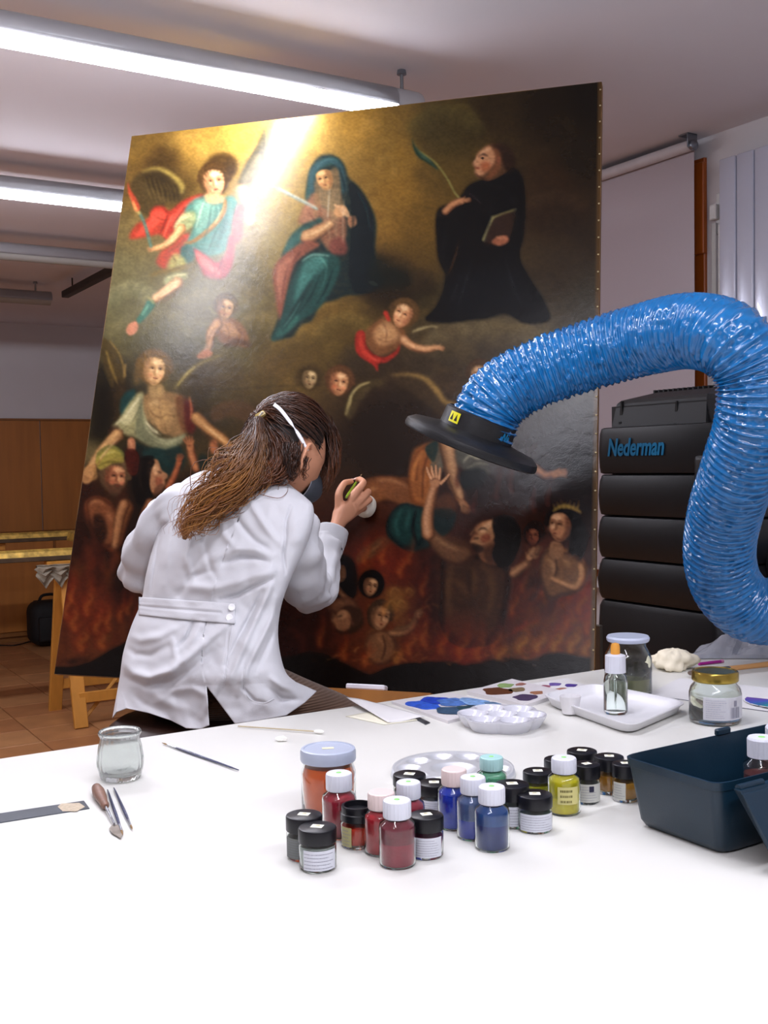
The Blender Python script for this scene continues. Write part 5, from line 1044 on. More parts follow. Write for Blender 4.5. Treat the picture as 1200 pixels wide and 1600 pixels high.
mk('cup',MB().lathe([(1e-4,0),(R*.72,0),(R,h),(R*.96,h),(R*.68,.002),(1e-4,.002)],(0,0,0),40),mat('cup_white','e2e0e2',.4),t,world=False,smooth=True,ang=40)
c,R,h=stand_on(966,1118,37,1004,.0035); t=thing('dropper_bottle','clear glass dropper bottle with white collar and amber rubber bulb in the tray','bottle',c)
b1_=h*.62
mk('glass',MB().lathe([(1e-4,.002),(R*.9,0),(R,.004),(R,b1_*.72),(R*.9,b1_*.86),(R*.5,b1_*.97),(R*.5,b1_*1.02),(R*.44,b1_*1.02),(R*.45,b1_*.95),(R*.85,b1_*.83),(R*.92,b1_*.7),(R*.92,.007),(1e-4,.006)],(0,0,0),40),glass,t,world=False,smooth=True,ang=60)
mk('collar',MB().lathe([(R*.55,b1_*.93),(R*.86,b1_*.935),(R*.84,h*.82),(R*.5,h*.84),(1e-4,h*.84)],(0,0,0),48,rmod=lambda a:1+.015*np.sign(np.sin(a*18))),capw,t,world=False,smooth=True,ang=25)
mk('rubber_bulb',MB().lathe([(R*.4,h*.835),(R*.38,h*.95),(R*.30,h*.985),(1e-4,h)],(0,0,0),24),mat('amber_rubber','d8963a',.45),t,world=False,smooth=True)
mk('pipette',MB().lathe([(R*.12,h*.83),(R*.12,h*.3),(R*.05,h*.08)],(0,0,0),12),glass,t,world=False,smooth=True)
c,R,h=place(1130,1137,80,1047); t=thing('gold_lid_jar','empty squat glass jar with brass coloured lid and torn printed label','jar',c)
bh=h*.80
mk('glass',MB().lathe([(1e-4,.002),(R*.86,0),(R*.99,.006),(R*1.0,bh*.72),(R*.93,bh*.86),(R*.8,bh*.95),(R*.8,bh+.006),(R*.76,bh+.006),(R*.76,bh*.93),(R*.88,bh*.84),(R*.96,bh*.7),(R*.95,.009),(1e-4,.006)],(0,0,0),56),glass,t,world=False,smooth=True,ang=60)
mk('lid',MB().lathe([(1e-4,bh),(R*.86,bh),(R*.89,bh+.002),(R*.89,h-.004),(R*.86,h-.001),(R*.80,h),(R*.76,h-.0015),(1e-4,h-.0015)],(0,0,0),64),mat('brass_lid','b09848',.22,.9,var=.05),t,world=False,smooth=True,ang=35)
l=mk('label',curved(MB(),R*1.0,bh*.16,bh*.7,-.75,1.1,18),mat('label_thin','d4d4dc',.5,alpha=.55,var=.02),t,world=False,thick=.0003,fixn=False)
mm=printlines(R,bh*.2,bh*.66,-.7,.2,9,21); 
for k in range(9): curved(mm,R,bh*.2,bh*.46,.3+k*.05,.3+k*.05+.018+.012*(k%3),3,off=.0008)
curved(mm,R,bh*.48,bh*.62,.45,.6,3,off=.0008); mk('print',mm,ink,l,world=False,fixn=False)
# round metal palette
c_=ont(708,1210); p_=ont(806,1208); q_=ont(612,1208); R=np.linalg.norm(p_-q_)/2
t=thing('metal_palette','round aluminium palette with wells, behind the blue bottles','palette',c_)
al=mat('aluminium','dcdee2',.34,.55,var=.04)
NR,NT=42,96; g=np.zeros((NR,NT,3))
for i in range(NR):
    r=R*i/(NR-1)
    for j in range(NT):
        a=j*2*np.pi/NT; x,y=r*math.cos(a),r*math.sin(a); z=.010
        for k in range(10):
            wx,wy=R*.72*math.cos(k*.6283),R*.72*math.sin(k*.6283); d=math.hypot(x-wx,y-wy)/(R*.185)
            if d<1: z-=.0075*(1-d**2)**.6
        d=math.hypot(x,y)/(R*.36)
        if d<1: z-=.0075*(1-d**3)
        e=(r/R-.955)/.045
        if e>0: z+=.002*math.sin(math.pi*min(e,1))-.0095*max(0,e-.5)*2*(e>.5)
        g[i,j]=(x,y,z)
mk('dish',MB().grid(g,True),al,t,world=False,smooth=True,ang=0,thick=.0008,fixn=False)
# ceramic flower palette
c_=ont(784,1134); p_=ont(856,1130); q_=ont(713,1130); R=np.linalg.norm(p_-q_)/2
t=thing('porcelain_palette','white porcelain flower-shaped palette with seven wells','palette',c_)
NR,NT=44,120; g=np.zeros((NR,NT,3))
wl7=[(0,0)]+[(R*.62*math.cos(k*1.0472+.3),R*.62*math.sin(k*1.0472+.3)) for k in range(6)]
for j in range(NT):
    a=j*2*np.pi/NT; Ro=R*(.86+.12*abs(math.cos(3*(a-.3))))
    for i in range(NR):
        s_=i/(NR-1)
        if s_<=.8:
            r=Ro*s_/.8; x,y=r*math.cos(a),r*math.sin(a); z=.024
            for wx,wy in wl7:
                d=math.hypot(x-wx,y-wy)/(R*.315)
                if d<1: z=min(z,.024-.017*(1-d**2.5))
        else:
            q=(s_-.8)/.2; r=Ro*(1-.16*q**1.2); x,y=r*math.cos(a),r*math.sin(a); z=.024*(1-q)
        g[i,j]=(x,y,z)
mk('dish',MB().grid(g,True),mat('porcelain','c8c8d0',.18,coat=.5,var=.01),t,world=False,smooth=True,ang=60,fixn=False)
# colour test tiles
def slab4(pts,h,z=0): P=[ont(*p)+np.array([0,0,z]) for p in pts]; return MB().prism(P,(0,0,0),(0,0,h)),P
def blot(P,u,v,ru,rv,seed,z):
    r=random.Random(seed); a=P[0]*(1-u)*(1-v)+P[1]*u*(1-v)+P[2]*u*v+P[3]*(1-u)*v; U=(P[1]-P[0]);Vv=(P[3]-P[0]); n=22
    ph=[r.uniform(0,6.28) for _ in range(3)]
    ring=[a+U*ru*math.cos(t)*(1+.12*math.sin(3*t+ph[0])+.08*math.sin(5*t+ph[1]))+Vv*rv*math.sin(t)*(1+.12*math.sin(4*t+ph[2])) for t in np.arange(n)*2*math.pi/n]
    ring=[np.array([q[0],q[1],z]) for q in ring]; return MB().prism(ring,(0,0,0),(0,0,.0006))
brt=thing('colour_tile','white tile with brown, violet and green paint swatches near the far table edge','tile',ont(805,1086))
m,P=slab4(((730,1086),(800,1066),(884,1086),(822,1107)),.008); mk('tile',m,mat('tile_white','d8d4d6',.3,var=.01),brt)
mk('tile_underside',MB().prism([p*1.0 for p in P],(0,0,0),(0,0,.0012)),mat('tile_edge','7a4a5a',.5),brt) if 0 else None
sw_=[(.30,.20,.26,.17,'5a3420'),(.18,.75,.2,.14,'4a3a5c'),(.68,.12,.12,.1,'88a468'),(.62,.45,.16,.1,'7a6a50'),(.72,.78,.1,.08,'9a6a50')]
for i,(u_,v_,ru,rv,cc) in enumerate([(.30,.30,.20,.20,'5a3420'),(.30,.78,.17,.15,'453a58'),(.62,.18,.13,.11,'88a468'),(.55,.45,.14,.10,'7a6a50'),(.62,.75,.10,.08,'9a6a50'),(.84,.30,.09,.06,'9a6a60')]):
    mk('paint_swatch',blot(P,u_,v_,ru,rv,i,TZ+.0081),mat('swatch_'+cc,cc,.35,var=.3,scale=120),brt)
pp_=thing('swatch_sheet','small white sheet with violet and pink paint dabs behind the tray','paper',ont(870,1080))
m,P=slab4(((815,1071),(885,1060),(930,1076),(858,1090)),.0008); m.v[0][:,2]+=0; o=mk('sheet',m,mat('paper_white','d8d6d6',.7,var=.01),pp_)
for i,(u_,v_,cc) in enumerate([(.3,.35,'9a5a70'),(.55,.3,'6a5aa0'),(.75,.55,'4a3a90'),(.45,.7,'a87464'),(.8,.8,'8a4a64')]): mk('paint_swatch',blot(P,u_,v_,.12,.11,30+i,TZ+.0009),mat('swatch_'+cc,cc,.35,var=.3,scale=120),pp_)
blt=thing('colour_tile','tile covered with blue paint washes beside the porcelain palette','tile',ont(700,1105))
m,P=slab4(((612,1100),(705,1087),(798,1106),(700,1131)),.006); mk('tile',m,MATS['tile_white'],blt)
for i,(u_,v_,ru,rv,cc) in enumerate([(.22,.35,.2,.22,'2a58c0'),(.50,.25,.2,.17,'1840b0'),(.62,.45,.24,.18,'4c74b8'),(.30,.75,.2,.17,'34506c'),(.50,.82,.16,.14,'22424e'),(.78,.62,.17,.2,'7aa0d0'),(.85,.85,.1,.1,'5a7898')]):
    mk('paint_swatch',blot(P,u_,v_,ru,rv,50+i,TZ+.0061+i*.0004),mat('swatch_'+cc,cc,.35,var=.35,scale=90),blt)
st2=thing('metal_strip','short dark grey metal strip sticking out from under the blue tile','strip',ont(660,1127))
m,P=slab4(((648,1124),(655,1122),(672,1130),(665,1133)),.002); mk('strip',m,mat('steel_dark','50545c',.3,.7),st2)
# paper packets
pk=thing('paper_packet','opened white paper packet with a printed flap by the table edge','packet',ont(590,1115))
def sheet(corners,zs_,nm,mt,par,n=10,wob=.002,seed=0):
    P=[ont(*c) for c in corners]; r=np.random.default_rng(seed); g=np.zeros((n,n,3))
    for i in range(n):
        for j in range(n):
            u_,v_=i/(n-1),j/(n-1); p=P[0]*(1-u_)*(1-v_)+P[1]*u_*(1-v_)+P[2]*u_*v_+P[3]*(1-u_)*v_
            z=(zs_[0]*(1-u_)*(1-v_)+zs_[1]*u_*(1-v_)+zs_[2]*u_*v_+zs_[3]*(1-u_)*v_)+wob*math.sin(u_*5+seed)*math.sin(v_*4+1)
            g[i,j]=(p[0],p[1],TZ+max(z,.0008))
    return mk(nm,MB().grid(g),mt,par,smooth=True,fixn=False,thick=.0007)
sheet(((541,1100),(600,1104),(664,1124),(606,1131)),(.014,.006,.004,.003),'upper_sheet',MATS['paper_white'],pk)
sheet(((540,1120),(610,1108),(655,1126),(600,1133)),(.001,.001,.001,.001),'lower_sheet',mat('paper_cream','e0dcc8',.7),pk,wob=.0006)
m=MB(); 
# thin fine brush alone
def brush(px0,py0,px1,py1,label,cat='paintbrush',group='fine blue-handled brushes',r=.0022,z0=.003,z1=.003):
    a,b=ont(px0,py0),ont(px1,py1); a=a+[0,0,z0];b=b+[0,0,z1]; t=thing('paintbrush',label,cat,(a+b)/2*np.array([1,1,0])+np.array([0,0,TZ]),group); L=b-a
    mk('bristles',MB().tube([a,a+L*.04,a+L*.08],[.0003,.0014,.0014],8),mat('bristle','8a6a40',.7),t)
    mk('ferrule',MB().tube([a+L*.08,a+L*.2],[.0014,.0019],10),mat('ferrule_steel','b4b8c0',.2,.9),t,smooth=True)
    mk('handle',MB().tube([a+L*.2,a+L*.3,a+L*.45,a+L*.9,a+L],[.0019,r*1.1,r*1.15,r*.75,r*.4],10),mat('handle_blue','16224e',.25,coat=.5),t,smooth=True); return t
brush(253,1163,373,1206,'fine blue brush lying alone in the middle of the table')
brush(207,1299,178,1234,'fine brush right of the wood-handled scraper')
brush(192,1308,168,1237,'fine brush touching the wood-handled scraper')
# scraper
a,b=ont(150,1238)+[0,0,.009],ont(188,1311)+[0,0,.004]; t=thing('palette_knife','small trowel palette knife with brown wooden handle','palette knife',(a+b)/2*np.array([1,1,0])+np.array([0,0,TZ])); L=b-a
mk('handle',MB().tube([a,a+L*.03,a+L*.12,a+L*.25,a+L*.36,a+L*.41,a+L*.44],[.003,.0075,.0095,.0085,.0058,.0064,.004],18),mat('knife_wood','7a5644',.45,var=.2,scale=30,stretch=(3,3,.5)),t,smooth=True)
mk('shank',MB().tube([a+L*.44,a+L*.62,a+L*.74,a+L*.78],[.0022,.0018,.0016,.0016],10),MATS['ferrule_steel'],t,smooth=True)
sd=np.cross(L/np.linalg.norm(L),[0,0,1]); b0=a+L*.76; bl_=[b0-sd*.002,b0+L*.06-sd*.0085,b0+L*.14-sd*.008,b0+L*.26,b0+L*.14+sd*.008,b0+L*.06+sd*.0085,b0+sd*.002]
mk('blade',MB().prism([np.array([p[0],p[1],TZ+.002]) for p in bl_],(0,0,0),(0,0,.0012)),mat('blade_steel','8c8278',.35,.8,var=.3,scale=80),t)
# dark strip ruler
t=thing('scraper_blade','long dark metal strip with a worn pale patch at the left table edge','metal strip',ont(40,1270)); 
m,P=slab4(((-60,1281),(131,1252),(140,1264),(-60,1296)),.0012); mk('strip',m,mat('strip_dark','3c424a',.35,.5,var=.15,scale=30),t)
m=MB(); Pq=[ont(*p)+np.array([0,0,.00125]) for p in((90,1262),(96,1257),(124,1256),(133,1262),(120,1269),(98,1269))]; m.prism(Pq,(0,0,0),(0,0,.0003)); mk('worn_patch',m,mat('worn_rust','b8a890',.6,var=.15,scale=200),t)
# cotton swab, cotton bit
a,b=ont(372,1137)+[0,0,.003],ont(500,1147)+[0,0,.0045]; t=thing('cotton_swab','long wooden cotton swab near the far table edge','cotton swab',(a+b)/2*np.array([1,1,0])+np.array([0,0,TZ]))
mk('stick',MB().tube([a,b],.0013,8),mat('swab_wood','b8a888',.6),t); L=(b-a)/np.linalg.norm(b-a)
mk('cotton_tip',MB().tube([b-L*.012,b-L*.008,b,b+L*.006,b+L*.008],[.0015,.0036,.0042,.003,.001],12),mat('cotton','f0eee8',.9),t,smooth=True)
def puff(nm,c,sx,sy,sz,seed,label,cat):
    m=MB(); r=np.random.default_rng(seed); n=22; g=np.zeros((n,36,3))
    ph=r.uniform(0,6.28,8)
    for i in range(n):
        la=-np.pi/2+np.pi*i/(n-1)
        for j in range(36):
            lo=j*2*np.pi/36; q=1+.16*math.sin(3*lo+ph[0]+2*la)+.12*math.sin(5*la+ph[1]+2*lo)+.08*math.sin(9*lo+ph[2]-4*la)+.05*math.sin(13*lo+8*la+ph[3]); q=1+(q-1)*math.cos(la)
            g[i,j]=(c[0]+q*(RH[0]*sx*math.cos(lo)*math.cos(la)+FH[0]*sy*math.sin(lo)*math.cos(la)),c[1]+q*(RH[1]*sx*math.cos(lo)*math.cos(la)+FH[1]*sy*math.sin(lo)*math.cos(la)),max(TZ+.0005,c[2]+sz*q*math.sin(la)))
    o=mk(nm,m.grid(g,True),MATS['cotton'],smooth=True,ang=0); return tag(o,label,cat)
puff('cotton_bit',ont(440,1158)+[0,0,.004],.010,.008,.005,1,'tiny tuft of cotton below the long swab','cotton')
mat('cotton_cream','e6dcc4',.95,bump=.001,bscale=80)
o=puff('cotton_wad',ont(1052,1046)+[0,0,.022],.050,.04,.028,2,'crumpled cream cotton wad right of the tall jar','cotton'); o.data.materials[0]=MATS['cotton_cream']
# plastic bag
c=ont(1150,1040); n=40; g=np.zeros((n,n,3)); r=np.random.default_rng(7); hn=vnoise(n,n,7,6,r)*.6+vnoise(n,n,3,3,r)*.4
P=[ont(1072,1030),ont(1130,1008),ont(1235,1006),ont(1215,1030)]
for i in range(n):
    for j in range(n):
        u_,v_=i/(n-1),j/(n-1); p=P[0]*(1-u_)*(1-v_)+P[3]*u_*(1-v_)+P[2]*u_*v_+P[1]*(1-u_)*v_; e=math.sin(math.pi*u_)**.5*math.sin(math.pi*v_)**.6
        g[i,j]=(p[0],p[1],TZ+.002+e*(.075*hn[i,j]+.010))
o=mk('plastic_bag',MB().grid(g),mat('clear_film','dfe2ea',.18,trans=.35,ior=1.3,alpha=.75,coat=.8),smooth=False,fixn=False,thick=.0004); tag(o,'crinkled transparent plastic bag at the far right of the table','bag')
# magenta pen, flat brush
a,b=ont(1092,1040)+[0,0,.004],ont(1126,1036)+[0,0,.004]; t=thing('pen','small magenta pen lying before the plastic bag','pen',(a+b)/2)
mk('barrel',MB().tube([a,b],.0038,12),mat('magenta_plastic','a8188c',.35),t,smooth=True); L=(b-a)/np.linalg.norm(b-a); mk('end_cap',MB().tube([b,b+L*.008],[.0042,.004],12),mat('pink_plastic','d890b8',.4),t,smooth=True)
a,b=ont(1078,1060)+[0,0,.012],ont(1250,1040)+[0,0,.012]; t=thing('flat_brush','wide flat brush with brown bristles and pale wooden handle','paintbrush',(a+b)/2*np.array([1,1,0])+np.array([0,0,TZ])); L=b-a
mk('bristles',MB().tube([a,a+L*.06,a+L*.2],[.008,.012,.0115],20,sq=.6),mat('bristle_brown','6a5a50',.8,bump=.0005,bscale=400),t,smooth=True)
mk('ferrule',MB().tube([a+L*.2,a+L*.34],[.0118,.0105],20,sq=.6),MATS['ferrule_steel'],t,smooth=True)
mk('handle',MB().tube([a+L*.34,a+L*.5,a+L*.8,a+L],[.009,.0085,.010,.008],16,sq=.7),mat('brush_wood','b48450',.45),t,smooth=True)
# paper board and colour fan at right
t=thing('paper_sheet','large white paper sheet under the jars at the right table side','paper',ont(1080,1080))
m,P=slab4(((1010,1086),(1062,1060),(1260,1082),(1240,1118)),.0012); mk('sheet',m,MATS['paper_white'],t)
mk('dark_edge',MB().tube([P[0]+[0,0,.0006],P[3]+[0,0,.0006]],.0009,6),mat('edge_dark','50505a',.5),t)
t=thing('colour_chart','fanned colour chart with violet, blue and green strips at the right edge','colour chart',ont(1190,1100)+np.array([0,0,.0014]))
for k in range(7):
    a0=math.radians(150+k*17); cc=['6a4aa0','5a50a8','4a5ab0','3a6a9a','2c7c88','3a8a78','4a9468'][k]; cB=ont(1232,1098)+np.array([0,0,.0016+k*.0008])
    d=RH*math.cos(a0)+FH*math.sin(a0)*1.0; sdv=np.cross(d,[0,0,1.]); Lq=.085
    mk('colour_strip',MB().prism([cB-sdv*.006,cB+d*Lq-sdv*.0105,cB+d*Lq+sdv*.0105,cB+sdv*.006],(0,0,0),(0,0,.0006)),mat('strip_'+cc,cc,.4,var=.05),t)
    mk('strip_border',MB().prism([cB+d*Lq-sdv*.0105,cB+d*(Lq+.003)-sdv*.0105,cB+d*(Lq+.003)+sdv*.0105,cB+d*Lq+sdv*.0105],(0,0,0),(0,0,.0006)),MATS['paper_white'],t)
# ---------------------------------------------------------------- blue-green crate and its lid at the right
crm=mat('crate_plastic','0a2434',.35,var=.05,scale=20,bump=.0001,bscale=400)
# rim corners from the photograph at rim height
CHt=.098
def rimp(x,y): return atz(x,y,TZ+CHt)
k0,k1,k2,k3=rimp(972,1181),rimp(1122,1226),rimp(1330,1170),rimp(1215,1128)
k2=k1+(k3-k0)
cr=thing('blue_crate','dark petrol-blue plastic crate at the right edge of the table','crate',(k0+k1+k2+k3)/4*np.array([1,1,0])+np.array([0,0,TZ]))
Pk=[k0-[0,0,TZ+CHt],k1-[0,0,TZ+CHt],k2-[0,0,TZ+CHt],k3-[0,0,TZ+CHt]]; Pk=[np.array([p[0],p[1],0]) for p in Pk]
def rl(s,z,rr=.10): return rloop(Pk,s,z,rr,6)
rings=[rl(.80,TZ+.0005),rl(.86,TZ+.003),rl(.90,TZ+.012),rl(.985,TZ+CHt-.012),rl(1.0,TZ+CHt-.011),rl(1.01,TZ+CHt),rl(.985,TZ+CHt),rl(.965,TZ+CHt-.010),rl(.88,TZ+.012),rl(.84,TZ+.005),rl(.78,TZ+.0035)]
m=MB().grid(np.array(rings),True); m.f.append(tuple(range(24))[::-1]); m.f.append(tuple(range(m.n-24,m.n))); mk('box_shell',m,crm,cr,smooth=True,ang=40)
pm=(k0+k3)/2; dd=(k3-k0)/np.linalg.norm(k3-k0); nn=np.cross(dd,[0,0,1]); pm=k0+(k3-k0)*.62
mk('catch',MB().bbox(pm+np.array([0,0,.004]),(.03,.008,.010),.002,1,R=np.stack([dd,np.cross([0,0,1],dd),[0,0,1]],1)),crm,cr)
# second half (open lid shell) in front, leaning against it
hb=thing('crate_lid','open petrol-blue lid half leaning beside the crate, cut by the right edge','crate lid',ont(1230,1330))
q0,q1=atz(1147,1222,TZ+CHt),atz(1215,1352,TZ+.001)
L_=k2-k1; L_/=np.linalg.norm(L_); W_=np.array([L_[1],-L_[0],0]); W_=W_ if W_@FH<0 else -W_
A=k1+L_*.012+W_*.014; A=np.array([A[0],A[1],TZ+CHt-.004])
prof=[(0,0),(.010,0),(.050,-.062),(.066,-.0915),(.24,-.0915),(.24,-.085),(.07,-.085),(.056,-.060),(.014,-.004)]
m=MB(); sec=[A+W_*a+np.array([0,0,b]) for a,b in prof]; m.prism(sec,(0,0,0),L_*.34); mk('lid_shell',m,crm,hb)
mk('hinge',MB().tube([A+L_*.004+W_*.003+[0,0,.001],A+L_*.05+W_*.003+[0,0,.001]],.0045,10),crm,hb,smooth=True)
# bottles standing in the crate
def inbottle(px,pyt,w,cap,label,col,cn):
    p=ont(px,1240)
    c=atz(px,pyt,TZ+.004+.098); c=np.array([c[0],c[1],TZ+.0037]); return c
def cratebottle(c,R,h,col,cn,label):
    t=thing('pigment_bottle',label,'bottle',c,'white-capped pigment bottles'); ch=h*.26;bh=h-ch
    mk('glass',MB().lathe([(1e-4,.001),(R*.9,.0),(R,.003),(R,bh*.80),(R*.95,bh*.88),(R*.66,bh*.965),(R*.64,bh+ch*.35),(R*.62,bh+ch*.3),(R*.62,bh*.96),(R*.91,bh*.86),(R-.0012,bh*.79),(R-.0012,.004),(R*.88,.002),(1e-4,.002)],(0,0,0),40),glass,t,world=False,smooth=True,ang=50)
    mk('pigment',MB().lathe([(1e-4,.003),(R*.87,.003),(R-.0017,.006),(R-.0017,bh*.7),(1e-4,bh*.7)],(0,0,0),40),pigm(cn,col),t,world=False,smooth=True,ang=50)
    mk('cap',MB().lathe([(1e-4,bh),(R*.75,bh),(R*.76,h-.003),(R*.7,h),(1e-4,h)],(0,0,0),72,rmod=lambda a:1+.012*np.sign(np.sin(a*24))),capw,t,world=False,smooth=True,ang=25)
    mk('cap_dot',MB().lathe([(R*.2,h),(R*.18,h+.0004),(1e-4,h+.0004)],(0,0,0),10),greend,t,world=False)
c=atz(1190,1151,TZ+.11); c=np.array([c[0],c[1],TZ+.0037]); cratebottle(c,.026,.106,'6a2a28','brownred','brown-red pigment bottle standing inside the blue crate')
c=atz(1208,1142,TZ+.11); c=np.array([c[0],c[1],TZ+.0037])+FH*.03+RH*.02; cratebottle(c,.026,.106,'5a2a34','maroon','maroon pigment bottle at the very right, behind the one in the crate')
# stray clamp seen between painting and cabinet
cl2=thing('lamp_stand','small grey metal stand post between painting and black cabinet','stand',atD(936,1010,2.95)*np.array([1,1,0]))
p=atD(936,1005,2.95); mk('post',MB().bbox((p[0],p[1],.02+(p[2]+.04)/2),(.012,.02,p[2]+.04-.02),.002,1),MATS['dull_metal'],cl2); mk('foot',MB().lathe([(.09,0),(.09,.012),(.02,.022),(1e-4,.022)],(p[0],p[1],0),24),MATS['dull_metal'],cl2)
# ---------------------------------------------------------------- STOOL AND RESTORER
sc_=atD(300,1130,2.44); SZ=.868
stl=thing('stool','round stool with dark brown leather seat under the restorer','stool',(sc_[0],sc_[1],0))
leather=mat('leather_brown','2c1a14',.35,var=.15,scale=20,bump=.0006,bscale=60,coat=.25)
mk('seat',MB().lathe([(1e-4,.80),(.16,.80),(.178,.806),(.186,.825),(.182,.85),(.165,.862),(.12,.867),(1e-4,.868)],(sc_[0],sc_[1],0),56),leather,stl,smooth=True,ang=60)
chr_=mat('stool_metal','3a3a3c',.3,.8)
mk('column',MB().lathe([(.02,.05),(.02,.8)],(sc_[0],sc_[1],0),20),chr_,stl,smooth=True)
mk('foot_ring',MB().tube([(sc_[0]+.19*math.cos(a),sc_[1]+.19*math.sin(a),.34) for a in np.linspace(0,2*math.pi,41)],.010,10),chr_,stl,smooth=True)
for k in range(5):
    a=k*1.2566; mk('foot',MB().tube([(sc_[0],sc_[1],.07),(sc_[0]+.24*math.cos(a),sc_[1]+.24*math.sin(a),.02)],[.022,.016],10),chr_,stl,smooth=True)
    if k<3: a=k*2.094; mk('spoke',MB().tube([(sc_[0],sc_[1],.34),(sc_[0]+.19*math.cos(a),sc_[1]+.19*math.sin(a),.34)],.007,8),chr_,stl,smooth=True)
pe=thing('person','woman seen from behind in a white lab coat, seated, painting with a fine brush','person',(sc_[0],sc_[1],SZ))
skin=mat('skin','c98e6e',.5,var=.07,scale=14,bump=.0003,bscale=220)
# ----- head frame
fdir=.62*rt-.40*up+.68*fw; fdir/=np.linalg.norm(fdir)
hup=up*.86+rt*.34+fw*.34; hup-=fdir*(hup@fdir); hup/=np.linalg.norm(hup); hrt=np.cross(fdir,hup)
HB=np.stack([fdir,hrt,hup],1)      # local (forward, her right, up)
earl=np.array([-.008,.074,-.022])
HC=atD(473,717,2.47)-HB@earl
HA=np.array([.100,.078,.116])
def hl(p): return HC+HB@np.array(p,float)
def headsurf(nu=72,nv=56):
    g=np.zeros((nv,nu,3))
    for i in range(nv):
        la=-np.pi/2+np.pi*i/(nv-1)
        for j in range(nu):
            lo=2*np.pi*j/nu; x,y,z=HA*np.array([math.cos(lo)*math.cos(la),math.sin(lo)*math.cos(la),math.sin(la)])
            if z<0:
                t=-z/.112; y*=1-.30*t*t; 
                if x>0: x*=1-.10*t
                else: x*=1-.42*t
            if x>0:
                G=lambda yy,zz,sy,sz: math.exp(-((y-yy)/sy)**2-((z-zz)/sz)**2)
                fx_=x/.098
                x+=fx_*(.020*G(0,-.032,.009,.012)+.012*G(0,-.014,.008,.020)+.006*G(0,-.062,.020,.006)+.005*G(0,-.073,.018,.006)+.010*G(0,-.098,.022,.014)+.004*G(0,.014,.04,.010)
                    -.010*G(.030,-.004,.014,.011)-.010*G(-.030,-.004,.014,.011)+.004*G(.040,-.036,.02,.016)+.004*G(-.040,-.036,.02,.016)-.004*G(0,-.068,.022,.0022))
            g[i,j]=(x,y,z)
    return g
hg=headsurf()
A3=lambda x,y,D: atD(x,y,D)
J={}
def jn(n,p,r,par): J[n]=(np.array(p),r,par)
jn('pelvis',A3(312,1052,2.45),.085,None); jn('spine',A3(325,1000,2.48),.08,'pelvis'); jn('chest',A3(350,890,2.51),.082,'spine'); jn('uchest',A3(382,812,2.52),.072,'chest')
jn('neckb',A3(415,758,2.51),.05,'uchest'); jn('neck',A3(442,725,2.52),.046,'neckb'); jn('skull',HC+HB@np.array([-.015,0,-.02]),.06,'neck')
jn('rsh',A3(447,822,2.43),.042,'uchest'); jn('rua',A3(466,880,2.53),.037,'rsh'); jn('rel',A3(484,926,2.61),.033,'rua'); jn('rfa',A3(502,882,2.70),.019,'rel'); jn('rwr',A3(524,826,2.80),.0185,'rfa')
jn('lsh',A3(290,785,2.57),.042,'uchest'); jn('lua',A3(245,845,2.62),.037,'lsh'); jn('lel',A3(217,893,2.68),.033,'lua'); jn('lfa',A3(300,893,2.76),.022,'lel'); jn('lwr',A3(385,888,2.82),.017,'lfa')
jn('rhip',A3(335,1066,2.43),.078,'pelvis'); jn('rth',A3(440,1108,2.52),.068,'rhip'); rk=A3(552,1148,2.62); jn('rkn',rk,.055,'rth'); jn('rcalf',rk*np.array([1,1,0])+[0,0,.6],.05,'rkn')
fdxy=np.array([fdir[0],fdir[1],0]);fdxy/=np.linalg.norm(fdxy)
ra=rk*np.array([1,1,0])-fdxy*.02+[0,0,.42]; jn('rank',ra,.034,'rcalf')
jn('lhip',A3(275,1066,2.52),.078,'pelvis'); jn('lth',A3(350,1108,2.61),.068,'lhip'); lk=A3(455,1150,2.70); jn('lkn',lk,.055,'lth'); jn('lcalf',lk*np.array([1,1,0])+[0,0,.6],.05,'lkn')
la_=lk*np.array([1,1,0])-fdxy*.02+[0,0,.42]; jn('lank',la_,.034,'lcalf')
jn('rft',ra+fdxy*.15-[0,0,.03],.026,'rank'); jn('lft',la_+fdxy*.15-[0,0,.03],.026,'lank')
# right hand: back of the hand to the viewer, brush pinched between thumb and index
jn('palm',A3(538,797,2.835),.023,'rwr')
def chain(names,pts,rs,par):
    for n,p,r in zip(names,pts,rs): jn(n,A3(*p),r,par); par=n
chain(['i0','i1','i2','i3'],[(552,774,2.835),(569,754,2.865),(562,748,2.90),(554,751,2.90)],[.0128,.0100,.0086,.0072],'palm')
chain(['m0','m1','m2','m3'],[(561,783,2.845),(577,767,2.87),(572,771,2.905),(560,778,2.905)],[.0128,.0100,.0088,.0074],'palm')
chain(['r0','r1','r2','r3'],[(561,793,2.85),(579,779,2.87),(576,784,2.90),(563,789,2.90)],[.0122,.0094,.0082,.0070],'palm')
chain(['l0','l1','l2','l3'],[(556,801,2.85),(570,792,2.868),(569,796,2.895),(557,799,2.895)],[.0112,.0084,.0074,.0064],'palm')
chain(['t0','t1','t2','t3'],[(530,792,2.825),(529,770,2.825),(538,754,2.85),(551,752,2.885)],[.0135,.0110,.0094,.0078],'palm')
